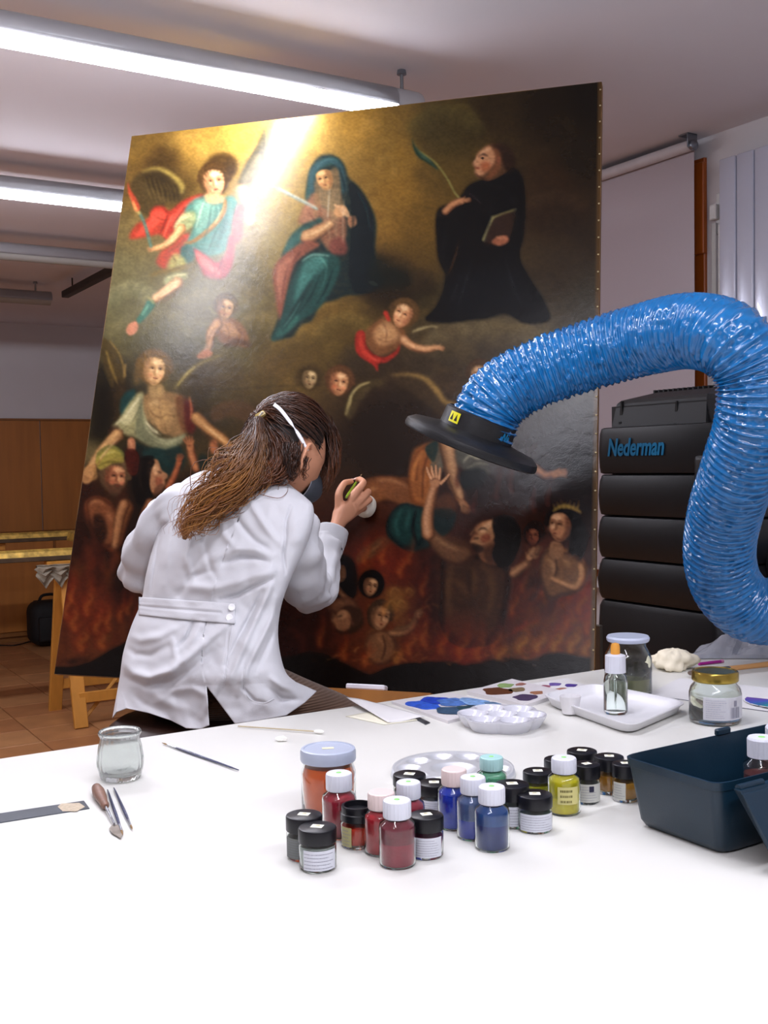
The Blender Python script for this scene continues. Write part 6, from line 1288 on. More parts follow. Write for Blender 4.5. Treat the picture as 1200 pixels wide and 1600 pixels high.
# left hand, closed on the mahlstick
lh=A3(412,880,2.845); jn('lpalm',lh,.022,'lwr')
ms0=A3(400,893,2.845); msd=A3(576,794,2.93)-ms0; msl=np.linalg.norm(msd); msd/=msl
pn_=np.cross(msd,np.array([0,0,1.]));pn_/=np.linalg.norm(pn_); pu=np.cross(pn_,msd)
for k in range(4):
    c_=ms0+msd*(.012+.019*k); b0_=c_+pn_*.022+pu*.012; jn('lf%da'%k,b0_,.0100,'lpalm'); jn('lf%db'%k,c_-pu*-.018+pn_*.0,.0090,'lf%da'%k); jn('lf%dc'%k,c_-pn_*.017+pu*.002,.0080,'lf%db'%k)
jn('lt0',lh-pu*.012+msd*.02,.011,'lpalm'); jn('lt1',ms0+msd*.055-pu*.014,.0095,'lt0'); jn('lt2',ms0+msd*.078-pn_*.008-pu*.010,.0078,'lt1')
names=list(J); 
me=bpy.data.meshes.new('body'); me.from_pydata([tuple(J[n][0]) for n in names],[(names.index(J[n][2]),names.index(n)) for n in names if J[n][2]],[])
bo=bpy.data.objects.new('body',me); COL.objects.link(bo)
sk=bo.modifiers.new('s','SKIN'); 
for i,n in enumerate(names):
    sv=me.skin_vertices[0].data[i]; sv.radius=(J[n][1],J[n][1]); sv.use_root=(i==0)
sb=bo.modifiers.new('u','SUBSURF'); sb.levels=2; sb.render_levels=2
bpy.context.view_layer.update(); bake(bo)
# add the head, then fuse everything into one skin
bm=bmesh.new(); bm.from_mesh(bo.data)
hv=[bm.verts.new(Vector(hl(p))) for p in hg.reshape(-1,3)]; nu=hg.shape[1]
for i in range(hg.shape[0]-1):
    for j in range(nu):
        try: bm.faces.new((hv[i*nu+j],hv[i*nu+(j+1)%nu],hv[(i+1)*nu+(j+1)%nu],hv[(i+1)*nu+j]))
        except ValueError: pass
bmesh.ops.remove_doubles(bm,verts=hv,dist=1e-5); bmesh.ops.recalc_face_normals(bm,faces=bm.faces)
# ear: rim, lobe and bowl
def ear(side):
    e=MB(); c=np.array([-.008,side*.0755,-.022]); pts=[]
    for t in np.linspace(-1.9,2.35,26):
        pts.append(c+np.array([-.004-.0155*math.cos(t)*(1 if t<1 else .9),side*(.014+.007*math.cos(t)),.002+.032*math.sin(t+.0)]))
    e.tube(pts,np.interp(np.linspace(0,1,26),[0,.15,.7,.9,1],[.004,.0052,.0048,.0036,.003]),10)
    e.tube([c+np.array([.004,side*.007,.004]),c+np.array([-.008,side*.010,.012]),c+np.array([-.013,side*.010,0]),c+np.array([-.008,side*.009,-.012])],[.003,.0042,.0042,.003],8)
    e.lathe([(1e-4,-.006),(.010,-.004),(.014,0),(.009,.003),(1e-4,.004)],c+np.array([-.004,side*.004,-.004]),16,R=frame((0,side,0),(0,0,1))@np.diag([1.7,1,1]))
    e.lathe([(1e-4,-.007),(.006,-.004),(.0075,0),(.006,.004),(1e-4,.006)],c+np.array([.0,side*.008,-.029]),12)
    return e
for s_ in(1,-1):
    e=ear(s_); V=e.verts(); vs=[bm.verts.new(Vector(hl(p))) for p in V]
    for f in e.f:
        try: bm.faces.new([vs[i] for i in f])
        except ValueError: pass
bmesh.ops.recalc_face_normals(bm,faces=bm.faces)
bm.to_mesh(bo.data); bm.free()
rm=bo.modifiers.new('r','REMESH'); rm.mode='VOXEL'; rm.voxel_size=.0030; rm.use_smooth_shade=True
sm=bo.modifiers.new('m','SMOOTH'); sm.factor=.5; sm.iterations=2
bpy.context.view_layer.update(); bake(bo)
V=np.array([v.co[:] for v in bo.data.vertices])-np.array(pe.location); bo.data.vertices.foreach_set('co',V.astype(np.float32).ravel()); bo.data.materials.clear(); bo.data.materials.append(skin); bo.data.shade_smooth(); bo.parent=pe
for s_ in(1,-1):
    e_=mk('eye',MB().lathe([(.0115*math.sin(t),-.0115*math.cos(t)) for t in np.linspace(.02,3.12,12)],hl((.078,s_*.030,-.004)),16,R=HB),mat('eye_white','e0dcd4',.2,var=0),pe,smooth=True,ang=0)
    mk('iris',MB().lathe([(.0055,.0),(.0045,.0016),(1e-4,.002)],hl((.0885,s_*.030,-.006)),14,R=frame(fdir)),mat('iris_brown','3a2416',.2,var=0),e_,smooth=True)
nail=mat('nail','dcae9c',.3,var=0)
def nailat(a,b,nn):
    p=A3(*b); d=p-A3(*a); d/=np.linalg.norm(d); n_=np.array(nn,float); n_-=d*(n_@d); n_/=np.linalg.norm(n_); s3=np.cross(n_,d)
    g=np.array([[p+d*u_*.005+s3*math.sin(q)*.0052+n_*(math.cos(q)*.0062+.0006) for q in np.linspace(-.9,.9,7)] for u_ in(-1,-.3,.5,1)]); mk('fingernail',MB().grid(g),nail,pe,smooth=True,thick=.0005,fixn=False)
nailat((538,754,2.85),(549,752,2.88),up-.6*fw); nailat((562,748,2.90),(556,750.5,2.90),up-.4*fw)
# ----- lab coat
RG=[(402,722,448,752,2.54,2.50,.050,.05),(390,726,458,762,2.55,2.49,.062,.07),(345,729,478,778,2.575,2.45,.072,.09),(302,742,489,792,2.59,2.42,.085,.10),(272,766,488,822,2.59,2.40,.100,.12),
 (256,800,476,858,2.585,2.39,.108,.13),(242,845,458,895,2.565,2.38,.11,.13),(229,895,444,930,2.545,2.37,.105,.12),(221,940,437,957,2.53,2.37,.10,.115),(205,980,434,990,2.52,2.36,.12,.13),
 (193,1020,438,1024,2.51,2.35,.135,.15),(188,1055,447,1052,2.50,2.35,.15,.18),(184,1078,462,1066,2.50,2.36,.155,.21)]
hemB=[(0,176,1122),(.04,182,1113),(.09,198,1107),(.18,232,1114),(.28,268,1126),(.36,291,1138),(.44,315,1139),(.50,327,1133)]
hemC=[(.50,367,1131),(.62,410,1125),(.75,447,1118),(.9,476,1098),(1,495,1080)]
NBK,NF=180,50; NR1=190; NH=34
rg_=spline(np.array(RG),NR1)
SL=.50; jS=int(NBK*SL)
cols_s=list(np.linspace(0,SL,jS))+list(np.linspace(SL,1,NBK-jS))
ce=lambda s_:(1-math.cos(math.pi*s_))/2
FOLDS=[ # (points, width px, amplitude m)
 ([(420,878),(398,871),(374,871),(350,880)],5,-.007),([(424,868),(400,858),(372,856),(345,866),(320,880)],8,.006),([(424,905),(400,915),(372,930),(345,937)],5,-.008),([(425,893),(396,899),(365,912),(330,920),(290,915)],9,.007),
 ([(423,918),(408,950),(392,985),(372,1030),(358,1065)],6,.006),([(410,925),(392,960),(376,990),(352,1040)],5,-.006),([(432,935),(425,965),(408,1000),(385,1045),(372,1085)],6,.006),([(430,980),(418,1010),(400,1050)],5,-.004),
 ([(190,1035),(208,1052),(235,1058),(268,1048),(300,1022),(335,992),(362,968)],8,.010),([(196,1058),(228,1072),(268,1066),(305,1042),(340,1012)],7,-.007),([(192,1008),(212,1022),(236,1024),(262,1010)],7,-.006),([(196,992),(220,1000),(250,994),(285,975)],8,.006),
 ([(302,972),(292,995),(278,1012)],4,-.007),([(316,972),(306,992),(296,1010)],6,.005),([(330,1090),(300,1075),(270,1080),(240,1100)],8,.004),([(345,1060),(330,1090),(316,1120)],7,.005),([(210,1085),(225,1100),(250,1110)],8,-.004),
 ([(246,800),(238,850),(232,900),(226,935)],6,.006),([(257,800),(248,850),(240,900),(236,932)],4,-.006),([(270,810),(262,860),(256,910)],8,.004),
 ([(385,770),(400,800),(420,830),(440,852)],7,.004),([(360,790),(376,820),(398,845),(420,860)],6,-.005),([(345,800),(350,835),(370,860)],7,.004),([(325,800),(320,850),(330,890),(340,905)],6,-.003),([(300,830),(290,870),(300,905)],7,.005),
 ([(280,930),(300,900),(330,892)],6,-.005),([(448,835),(443,865),(446,895)],3,-.005),([(455,790),(448,812),(446,840)],3,-.004),([(382,1040),(380,1075),(398,1095),(415,1098)],3,-.003),([(425,1060),(440,1072),(462,1080)],7,.007),([(418,1075),(440,1092),(470,1094)],6,-.005),
 ([(360,945),(357,990),(354,1035),(350,1078)],1.6,-.0016),([(200,1040),(250,1095),(300,1110)],12,.004),([(270,1000),(275,1030),(260,1060)],6,.004)]
_rn=np.random.default_rng(12); _FN=vnoise(120,120,9,7,_rn)-.5; _FN2=vnoise(120,120,4,3,_rn)-.5
def fold(x,y):
    d=0.
    for P,w,a in FOLDS:
        best=1e9;L_=len(P)-1
        for i in range(L_):
            x1,y1=P[i];x2,y2=P[i+1]; t=((x-x1)*(x2-x1)+(y-y1)*(y2-y1))/((x2-x1)**2+(y2-y1)**2); tt=min(1,max(0,t)); q=(x-x1-tt*(x2-x1))**2+(y-y1-tt*(y2-y1))**2
            if q<best: best=q; tp=(i+tt)/L_
        w_=w*.8
        if best<9*w*w: d+=a*math.exp(-best/(w_*w_))*(.35+.65*math.sin(math.pi*min(max(tp,.0),1)))
    i,j=int((y-700)/4)%119,int((x-170)/3)%119
    u_=((x-170)/3)%1;v_=((y-700)/4)%1
    n=(_FN[i,j]*(1-u_)+_FN[i,j+1]*u_)*(1-v_)+(_FN[i+1,j]*(1-u_)+_FN[i+1,j+1]*u_)*v_
    n2=(_FN2[i,j]*(1-u_)+_FN2[i,j+1]*u_)*(1-v_)+(_FN2[i+1,j]*(1-u_)+_FN2[i+1,j+1]*u_)*v_
    return 2.1*d+n*.013+n2*.004
BP=[];rowsV=[]
def backpt(xL,yL,xR,yR,DL,DR,dB,s_,f=True):
    e=ce(s_); x=xL+(xR-xL)*e; y=yL+(yR-yL)*e; D=DL+(DR-DL)*e-dB*max(math.sin(math.pi*s_),0)**.85
    if f: D-=fold(x,y)*max(math.sin(math.pi*s_),0)**.35
    return x,y,D
for r_ in rg_:
    row=[]
    for s_ in cols_s:
        x,y,D=backpt(*r_[:7],s_); row.append(atD(x,y,D)); BP.append((x,y,D))
    for k in range(1,NF):
        s_=1-k/NF; e=ce(s_); row.append(atD(r_[0]+(r_[2]-r_[0])*e,r_[1]+(r_[3]-r_[1])*e,r_[4]+(r_[5]-r_[4])*e+r_[7]*math.sin(math.pi*s_)**.85))
    rowsV.append(row)
lastr=rg_[-1]
hb=np.array(hemB);hcc=np.array(hemC)
for h_ in range(1,NH+1):
    t=h_/NH; row=[]
    for jj,s_ in enumerate(cols_s):
        T_=hb if jj<jS else hcc
        hx,hy=np.interp(s_,T_[:,0],T_[:,1]),np.interp(s_,T_[:,0],T_[:,2])
        e=ce(s_); x0=lastr[0]+(lastr[2]-lastr[0])*e; y0_=lastr[1]+(lastr[3]-lastr[1])*e; D0=lastr[4]+(lastr[5]-lastr[4])*e-lastr[6]*max(math.sin(math.pi*s_),0)**.85
        D1=2.46+(2.40-2.46)*s_-.175*max(math.sin(math.pi*s_),0)**.6
        x=x0+(hx-x0)*t;y=y0_+(hy-y0_)*t; D=D0+(D1-D0)*t-fold(x,y)*max(math.sin(math.pi*s_),0)**.35-(.004*math.sin(s_*40)*t if s_<.5 else .003*math.sin(s_*30)*t)
        row.append(atD(x,y,D)); BP.append((x,y,D))
    for k in range(1,NF):
        s_=1-k/NF; e=ce(s_); xx=lastr[0]+(lastr[2]-lastr[0])*e+ (14*t*s_); row.append(atD(xx,lastr[1]+(lastr[3]-lastr[1])*e+22*t,lastr[4]+(lastr[5]-lastr[4])*e+(lastr[7]+.03*t)*math.sin(math.pi*s_)**.85))
    rowsV.append(row)
Vg=np.array(rowsV); n_,m_=Vg.shape[:2]; F=[]
for i in range(n_-1):
    for j in range(m_):
        if j==jS-1 and i>=NR1-1: continue
        F.append((i*m_+j,(i+1)*m_+j,(i+1)*m_+(j+1)%m_,i*m_+(j+1)%m_))
BP=np.array(BP)
def sD(x,y):
    d=(BP[:,0]-x)**2+(BP[:,1]-y)**2; k=np.argpartition(d,6)[:6]; w=1/(d[k]+.5); return float((BP[k,2]*w).sum()/w.sum())
cloth=mat('coat_cotton','c6c6ca',.8,var=.015,scale=6,bump=.0003,bscale=500,sheen=.15)
ct=MB().add(Vg.reshape(-1,3),F)
def sleeve(m,pts,n=90,seg=64,seed=0,amp=.0055,stretch=1.0):
    P=spline(np.array([[*atD(x,y,D),r*D/F_] for x,y,D,r in pts]),n); C_=P[:,:3];R_=P[:,3]; T_=np.gradient(C_,axis=0);T_/=np.linalg.norm(T_,axis=1)[:,None]
    u_=np.array([0,0,1.]); rr=np.random.default_rng(seed); nz_=vnoise(n+2,seg+1,9,5,rr)-.5; nz2=vnoise(n+2,seg+1,4,11,rr)-.5; nz_[:,-1]=nz_[:,0]; g=[]
    curv=np.linalg.norm(np.gradient(T_,axis=0),axis=1); curv=np.convolve(curv/curv.max(),np.ones(9)/9,'same')
    for i in range(n):
        u_=u_-T_[i]*(u_@T_[i]);u_/=np.linalg.norm(u_);w_=np.cross(T_[i],u_); ring=[]
        for j in range(seg):
            a_=2*math.pi*j/seg; fr=1
            d=(nz_[i,j]*amp*2.2+nz2[i,j]*amp*2.4*(.5+curv[i])+amp*(.4+1.8*curv[i])*math.sin(i*.55+2.2*math.sin(a_)+seed)*.8)*fr
            ring.append(C_[i]+(R_[i]+d)*(math.cos(a_)*u_+math.sin(a_)*w_))
        g.append(ring)
    m.grid(np.array(g),True); return C_,R_,T_
sleeve(ct,[(442,812,2.46,30),(456,826,2.44,37),(464,856,2.46,39),(470,886,2.51,39),(478,912,2.57,37),(487,922,2.62,33),(499,902,2.67,29),(507,874,2.73,25),(514,850,2.78,22.5),(519.5,832,2.80,21)],seed=3)
sleeve(ct,[(300,785,2.56,30),(268,800,2.57,33),(242,832,2.60,33),(225,868,2.64,31),(221,895,2.68,29),(245,905,2.73,27),(290,898,2.76,25),(340,892,2.79,22),(378,889,2.815,19)],seed=5)
coat=mk('lab_coat',ct,cloth,pe,smooth=True,fixn=False,ang=0,thick=.0014)
# cuff, belt, buttons, collar, seams
def cuff(pts,seed): 
    m=MB(); sleeve(m,pts,14,56,seed,.0006); return m
mk('cuff',cuff([(512,857,2.775,24.4),(516,845,2.79,24.2),(521,828,2.805,23.6)],1),cloth,coat,smooth=True,fixn=False,ang=0,thick=.002)
mk('cuff',cuff([(360,890,2.80,22),(370,889.5,2.81,21.5),(382,889,2.82,21)],2),cloth,coat,smooth=True,fixn=False,ang=0,thick=.002)
g=[]
for v_ in np.linspace(0,1,16):
    row=[]
    for u_ in np.linspace(0,1,70):
        x=217+u_*(367-217); ty=933+10*u_; by=961+ (14-9*(1-u_))*u_+ 3*math.sin(u_*3.14); y=ty+(by-ty)*v_
        row.append(atD(x,y,sD(x,y)-.0045-.0035*math.sin(math.pi*v_)**.5-.002*math.sin(u_*9+v_*3)*math.sin(math.pi*v_)+ (.0035 if abs(v_-.50)<.07 and u_<.86 else 0)))
    g.append(row)
belt=mk('belt',MB().grid(np.array(g)),cloth,coat,smooth=True,fixn=False,ang=0,thick=.002)
for x,y in((362,949),(358.5,965)):
    p=atD(x,y,sD(x,y)-.012); mk('button',MB().lathe([(.0075,0),(.0078,.0012),(.0066,.0026),(.0052,.0022),(1e-4,.0021)],p,20,R=frame(-fw+.2*up)),mat('button_pearl','f2f2f4',.2,var=.01,coat=.6),coat,smooth=True)
def stitch(P,nm='seam'):
    Q=spline(np.array([(x,y) for x,y in P]),40); mk(nm,MB().tube([atD(x,y,sD(x,y)-.0012) for x,y in Q],.0011,5),cloth,coat,smooth=True)
stitch([(218,955),(262,962),(310,967),(360,972)]) if 0 else None
stitch([(382,1045),(381,1070),(390,1092),(410,1099),(428,1092)]); stitch([(363,975),(358,1010),(354,1045),(349,1076)])
g=[]
for v_ in np.linspace(0,1,9):
    row=[]
    for k in range(64):
        a_=2*math.pi*k/64; base=spline(np.array(RG),NR1)[4]; e=(1-math.cos(a_))/2; s_=math.sin(a_)
        x=402+(448-402)*e-(1-v_)*5*math.cos(a_); y=722+(752-722)*e+ (1-v_)*9; D=2.54+(2.50-2.54)*e-.052*s_*(1+.35*(1-v_))+(-.0)
        row.append(atD(x+v_*2,y-v_*11,D))
    g.append(row)
mk('collar',MB().grid(np.array(g),True),cloth,coat,smooth=True,fixn=False,ang=0,thick=.003)
# ----- trousers and shoes
cord=mat('corduroy','5a4232',.85,var=.12,scale=12,sheen=.2)
N=cord.node_tree.nodes;Lk=cord.node_tree.links; wv_=N.new('ShaderNodeTexWave'); wv_.inputs['Scale'].default_value=55; wv_.bands_direction='Z'; tc_=N.new('ShaderNodeTexCoord'); Lk.new(tc_.outputs['Object'],wv_.inputs['Vector']); bp_=N.new('ShaderNodeBump'); bp_.inputs['Distance'].default_value=.0016; Lk.new(wv_.outputs['Fac'],bp_.inputs['Height']); Lk.new(bp_.outputs[0],N['Principled BSDF'].inputs['Normal'])
m=MB()
for hp_,kn,an in(((335,1066,2.43),rk,ra),((275,1066,2.52),lk,la_)):
    h=A3(*hp_); hm=h+(kn-h)*.5
    P=spline(np.array([[*(h-(kn-h)*.05),.085],[*h,.092],[*(hm+[0,0,.0]),.083],[*(kn-(kn-h)*.08+[0,0,.004]),.074],[*(kn+fdxy*.02-[0,0,.03]),.070],[kn[0],kn[1],.62,.066],[an[0],an[1],.46,.056]]),70)
    m.tube(P[:,:3],P[:,3],40)
m.lathe([(1e-4,-.085),(.10,-.07),(.125,0),(.115,.08),(1e-4,.1)],A3(308,1050,2.47),32)
mk('trousers',m,cord,pe,smooth=True,ang=60)
for an in(ra,la_):
    R_=np.stack([fdxy,np.cross([0,0,1],fdxy),[0,0,1.]],1); c_=an*np.array([1,1,0])+[0,0,.352]
    sec=[(-.065,.03,.075),(-.05,.036,.09),(0,.038,.085),(.06,.042,.06),(.12,.046,.05),(.17,.040,.04),(.195,.022,.028)]
    g=np.array([[c_+R_@np.array([x_,w_*math.cos(a_),max(h_*math.sin(a_)*.5+h_*.5,0)]) for a_ in np.linspace(0,2*math.pi,28,endpoint=False)] for x_,w_,h_ in sec]); mm=MB().grid(g,True); mm.f.append(tuple(range(28))); mm.f.append(tuple(range(mm.n-28,mm.n))[::-1])
    sh=mk('shoe',mm,mat('shoe_leather','1c1614',.4),pe,smooth=True,ang=50)
# ----- hair
hairm=mat('hair','3a2012',.32,attr='tint',spec=.6); 
hairb=mat('hair_base','170c07',.6,var=.2,scale=60)
tie=A3(404,650,2.47)
def hsurf(d,sc): d=np.array(d)/np.linalg.norm(d); return hl(d*HA*sc/1.0)
def hdir(p): q=HB.T@(p-HC); return q/HA/np.linalg.norm(q/HA)
ED=np.array([-.004,.074,-.022])/HA; ED/=np.linalg.norm(ED)
m=MB(); nu_,nv_=90,60; g=np.zeros((nv_,nu_,3)); keep=np.zeros((nv_,nu_),bool)
for i in range(nv_):
    la=-np.pi/2+np.pi*i/(nv_-1)
    for j in range(nu_):
        lo=2*np.pi*j/nu_; d=np.array([math.cos(lo)*math.cos(la),math.sin(lo)*math.cos(la),math.sin(la)])
        sc=1.075+.012*math.sin(lo*14+la*6)+.02*max(0,-d[0])+.05*max(0,d[2])*.6
        p=d*HA*sc
        if d[2]<0 and d[0]<0: p=d*HA*np.array([1-.25*d[2]**2,1-.1*d[2]**2,1])*sc
        g[i,j]=hl(p); keep[i,j]=not((d[0]>.30 and d[2]<.52) or (d[2]<-.62) or (d[0]>-.02 and d[2]<-.10) or d@ED>.925)
idx_=np.arange(nv_*nu_).reshape(nv_,nu_); F=[]
for i in range(nv_-1):
    for j in range(nu_):
        q=[(i,j),(i,(j+1)%nu_),(i+1,(j+1)%nu_),(i+1,j)]
        if all(keep[a] for a in q): F.append(tuple(idx_[a] for a in q))
m.add(g.reshape(-1,3),F)
PT_=[(405,650,2.475,6),(402,674,2.45,12),(395,702,2.43,21),(380,734,2.41,34),(350,766,2.40,33),(317,796,2.395,24),(294,822,2.39,14),(288,843,2.39,4)]
pth=spline(np.array(PT_,float),60)
m.tube([atD(x,y,D+.014) for x,y,D,w in pth],[max(w,1)*.72*D/F_ for x,y,D,w in pth],24,sq=.62)
m2=[(410,660,2.49,12),(425,690,2.46,30),(428,720,2.44,32),(415,742,2.43,22),(400,760,2.42,9)]; q2=spline(np.array(m2,float),30)
m.tube([atD(x,y,D+.012) for x,y,D,w in q2],[w*.8*D/F_ for x,y,D,w in q2],20,sq=.6)
hair=mk('hair',m,hairb,pe,smooth=True,fixn=False,ang=0)
hr=np.random.default_rng(21); SV=[];SF=[];SCc=[];nn=0
def strand(P,r,c0,c1):
    global nn
    P=np.array(P);k=len(P);T_=np.gradient(P,axis=0);T_/=np.linalg.norm(T_,axis=1)[:,None]+1e-9; u_=np.array([.3,.2,.9]); rad=r*np.interp(np.linspace(0,1,k),[0,.1,.7,1],[.7,1,.85,.2])
    for i in range(k):
        u_=u_-T_[i]*(u_@T_[i]);u_/=np.linalg.norm(u_)+1e-9;w_=np.cross(T_[i],u_)
        for a_ in(0,math.pi/2,math.pi,math.pi*1.5): SV.append(P[i]+rad[i]*(math.cos(a_)*u_+math.sin(a_)*w_)); SCc.append(c0+(c1-c0)*(i/(k-1)))
    for i in range(k-1):
        for a_ in range(4): SF.append((nn+i*4+a_,nn+i*4+(a_+1)%4,nn+(i+1)*4+(a_+1)%4,nn+(i+1)*4+a_))
    nn+=4*k
lin=lambda h: np.array(srgb(h)[:3])
dk,md_,cp,gd=lin('1e0f08'),lin('42220f'),lin('7c4218'),lin('a8702e')
td=hdir(tie)
for k in range(760):    # combed over the skull to the clip
    for _ in range(30):
        a_=hr.uniform(0,2*math.pi); z_=hr.uniform(-.55,1); d=np.array([math.sqrt(1-z_*z_)*math.cos(a_),math.sqrt(1-z_*z_)*math.sin(a_),z_])
        if (d[0]>.30 and d[2]<.50) or (d[0]>-.02 and d[2]<-.12): continue
        if d@td<.9 and d@(np.array([-.008,.074,-.022])/HA/np.linalg.norm(np.array([-.008,.074,-.022])/HA))<.915: break
    om=math.acos(np.clip(d@td,-1,1)); t=np.linspace(0,.97,15); ph=hr.uniform(0,6.28); side=np.cross(d,td); side/=np.linalg.norm(side)+1e-9
    amp_=hr.uniform(.01,.05); lift=1.09+hr.uniform(0,.12); P=[]
    for tt in t:
        q=(math.sin((1-tt)*om)*d+math.sin(tt*om)*td)/math.sin(om)+side*amp_*math.sin(tt*7+ph)*math.sin(math.pi*tt)
        q/=np.linalg.norm(q); P.append(hl(q*HA*(lift+.02*math.sin(tt*9+ph)+.03*max(q[2],0))))
    b_=hr.uniform(0,1); c0=dk*(1-b_)+md_*b_; c1=c0*.5+cp*.5*hr.uniform(.2,1); strand(P,hr.uniform(.0007,.0017),c0,c1)
def ponystr(path,n,wk,lo_t,c_lo,c_hi,rr,curl,lift_):
    for k in range(n):
        u_=hr.normal(0,.5); u_=max(-1.25,min(1.25,u_)); t0=hr.uniform(0,.10); t1=hr.uniform(lo_t,1.0); T_=np.linspace(t0,t1,26); ph=hr.uniform(0,6.28);fq=hr.uniform(11,24);cu=hr.uniform(.3,1)*curl; dl=hr.uniform(0,lift_); P=[]
        for tt in T_:
            i=tt*(len(path)-1); i0=min(int(i),len(path)-2); q=path[i0]+(path[i0+1]-path[i0])*(i-i0); tg=path[min(i0+1,len(path)-1)][:2]-path[i0][:2]; tg/=np.linalg.norm(tg)+1e-9; pn=np.array([-tg[1],tg[0]])
            w=q[3]*wk*u_+cu*(.15+tt)*math.sin(fq*tt+ph)*(1+abs(u_)*.4)
            x,y=q[0]+pn[0]*w,q[1]+pn[1]*w; D=q[2]-dl*math.sqrt(max(0,1-min(u_*u_,1)))-.006+.004*math.sin(fq*tt*.8+ph+1)+.012*min(u_*u_,1)
            P.append(atD(x,y,D))
        b_=hr.uniform(0,1); c0=dk*(1-b_)+md_*b_; c1=c_lo*(1-b_)+c_hi*b_; strand(P,hr.uniform(*rr),c0,c1)
ponystr(pth,560,1.0,.55,cp*.8,gd*1.1,(.0008,.0020),13,.05)
ponystr(pth,90,1.4,.6,cp*.8,gd*1.2,(.0006,.0011),18,.04)
ponystr(q2,260,1.05,.6,md_,cp,(.0008,.0018),4,.035)
q3=spline(np.array([(452,690,2.43,18),(450,712,2.42,16),(452,732,2.43,12),(462,748,2.45,5)],float),20)
ponystr(q3,110,1.0,.6,dk,md_,(.0008,.0016),3,.02)
q4=spline(np.array([(478,712,2.45,7),(474,735,2.45,5),(476,752,2.46,3)],float),12)
ponystr(q4,26,1.0,.5,md_,cp,(.0006,.0011),3,.01)
for k in range(330):     # loose fringe over the brow
    d=np.array([hr.uniform(.35,.75),hr.uniform(-.35,.75),hr.uniform(.45,.9)]); d/=np.linalg.norm(d); P=[]; L=hr.uniform(.05,.115); ph=hr.uniform(0,6.28); lf=hr.uniform(1.10,1.32)
    for tt in np.linspace(0,1,13):
        q=d+np.array([.55,0,-1.0])*tt*L*9; q/=np.linalg.norm(q); P.append(hl(q*HA*(lf+.10*tt+.0*tt*tt)+np.array([.006*math.sin(tt*7+ph),.006*math.cos(tt*8+ph),0])*(.4+tt)))
    b_=hr.uniform(0,1); strand(P,hr.uniform(.0007,.0014),dk*(1-b_)+md_*b_,md_*(1-b_)+cp*b_*.8)
for P,c in ([(455,720),(430,735),(385,700+60),(430,778),(448,770),(450,755)],cp),([(392,700),(402,730),(412,745),(440,752),(462,756)],md_),([(380,740),(378,770),(372,795),(366,799)],cp),([(340,760),(352,775),(350,785)],cp*.8):
    Q=spline(np.array(P,float),30); strand([atD(x,y,sD(x,y)-.008) for x,y in Q],.0008,c*.6,c)
me=bpy.data.meshes.new('hair_strands'); me.from_pydata((np.array(SV)-np.array(pe.location)).tolist(),[],SF)
at=me.color_attributes.new('tint','FLOAT_COLOR','POINT'); at.data.foreach_set('color',np.concatenate([np.array(SCc),np.ones((len(SCc),1))],1).astype(np.float32).ravel()); me.materials.append(hairm); me.shade_smooth()
ho=bpy.data.objects.new('hair_strands',me); COL.objects.link(ho); ho.parent=hair; ho['kind']='stuff'
# clip
cc_=A3(407,649,2.445); clipm=mat('clip_clear','c8b070',.15,trans=.35,var=0,coat=.5)
k_=mk('hair_clip',MB().bbox(cc_,(.024,.012,.016),.003,2,R=frame(-fw+.3*up,rt+.7*up)),clipm,pe,smooth=True)
mk('clip_spring',MB().tube([cc_+rt*.006+up*.007-fw*.006,cc_-rt*.007-up*.008-fw*.006],.0032,10),mat('clip_metal','b0a898',.25,.8),k_,smooth=True)
# mask and strap
strapm=mat('strap_white','f0f0f4',.6,var=.01)
Q=spline(np.array([(428,632),(438,640),(450,655),(462,672),(472,688),(481,704)],float),26); g=[]
def headhit(x,y,sc):
    d=HB.T@ray(x,y)/(HA*sc); o=HB.T@(CP-HC)/(HA*sc); a_=d@d;b_=2*o@d;c_=o@o-1; ds=b_*b_-4*a_*c_
    t=(-b_-math.sqrt(ds))/(2*a_) if ds>0 else -b_/(2*a_); return CP+ray(x,y)*t
g=[]
for i,(x,y) in enumerate(Q):
    tg=Q[min(i+1,25)]-Q[max(i-1,0)];tg/=np.linalg.norm(tg);pn=np.array([-tg[1],tg[0]]); tw=1-.75*math.exp(-((i-14)/1.6)**2); tw*=2.7 if i<20 else 2.7-(i-19)*.2
    g.append([headhit(x+pn[0]*tw,y+pn[1]*tw,1.255),headhit(x,y,1.265),headhit(x-pn[0]*tw,y-pn[1]*tw,1.255)])
mk('mask_strap',MB().grid(np.array(g)),strapm,pe,smooth=True,thick=.0012,fixn=False)
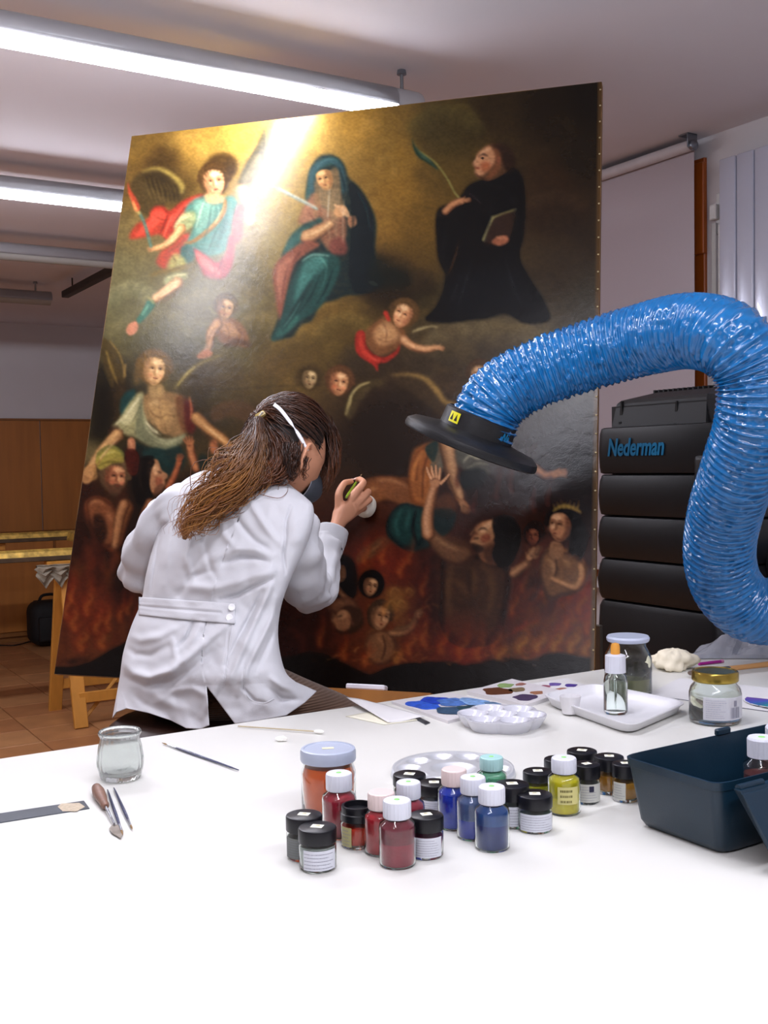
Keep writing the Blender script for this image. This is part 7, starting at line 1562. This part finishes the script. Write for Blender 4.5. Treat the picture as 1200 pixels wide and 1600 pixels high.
# cup of the mask over nose and mouth
g=[]
for i in range(14):
    r_=i/13
    g.append([hl(np.array([.094,0,-.046])+np.array([.036*(1-r_**2.2)-.036*r_**6,.050*r_*math.cos(a_)*(1-.12*math.sin(a_)),.052*r_*math.sin(a_)])) for a_ in np.linspace(0,2*np.pi,40,endpoint=False)])
mask=mk('dust_mask',MB().grid(np.array(g),True),mat('mask_grey','3c4048',.7,var=.05),pe,smooth=True,thick=.002,fixn=False)
mk('mask_rim',MB().tube([hl(np.array([.058,0,-.046])+np.array([0,.0505*math.cos(a_)*(1-.12*math.sin(a_)),.0525*math.sin(a_)])) for a_ in np.linspace(0,2*np.pi,49)],.0012,8),mat('mask_rim_grey','8c8c94',.6),mask,smooth=True)
mk('mask_lit_edge',MB().tube([hl(np.array([.094,0,-.046])+np.array([.0375*(1-abs(q)**2.2)-.036*abs(q)**6,0,.0525*q])) for q in np.linspace(-1,1,31)],.0016,8),mat('mask_edge_white','dcdce2',.6),mask,smooth=True)  # white ridge tube imitating the lit outer edge of the cup
# ----- what she holds: brush and mahlstick
tp=onP(565.5,741)+PN*.001; e0=A3(541,777,2.80); L=e0-tp
br_=thing('paintbrush','short fine brush with lime green handle held against the painting','paintbrush',e0)
mk('bristles',MB().tube([tp,tp+L*.03,tp+L*.09],[.0003,.0014,.0016],8),MATS['bristle'],br_)
mk('ferrule',MB().tube([tp+L*.09,tp+L*.28],[.0017,.0022],10),MATS['ferrule_steel'],br_,smooth=True)
mk('handle',MB().tube([tp+L*.28,tp+L*.5,tp+L*.85,tp+L],[.0026,.0036,.0038,.0030],12),mat('handle_lime','86a81c',.3,coat=.5),br_,smooth=True)
bc_=onP(576,795)+PN*.030
ml=thing('mahlstick','white mahlstick with padded ball end resting on the painting under her hand','mahlstick',bc_)
g=[]
for i in range(28):
    la=-np.pi/2+np.pi*i/27; g.append([bc_+.0305*np.array([math.cos(lo)*math.cos(la),math.sin(lo)*math.cos(la),math.sin(la)])*(1+.03*math.sin(2*lo+3*la)+.015*math.sin(7*lo-4*la)) for lo in np.linspace(0,2*np.pi,40,endpoint=False)])
mk('padded_ball',MB().grid(np.array(g),True),mat('leather_white','e4dfcf',.65,bump=.0004,bscale=90),ml,smooth=True,ang=0)
mk('stick',MB().tube([ms0-msd*.22,ms0,bc_],[.0055,.0055,.005],14),mat('stick_white','dcd8d0',.45),ml,smooth=True)
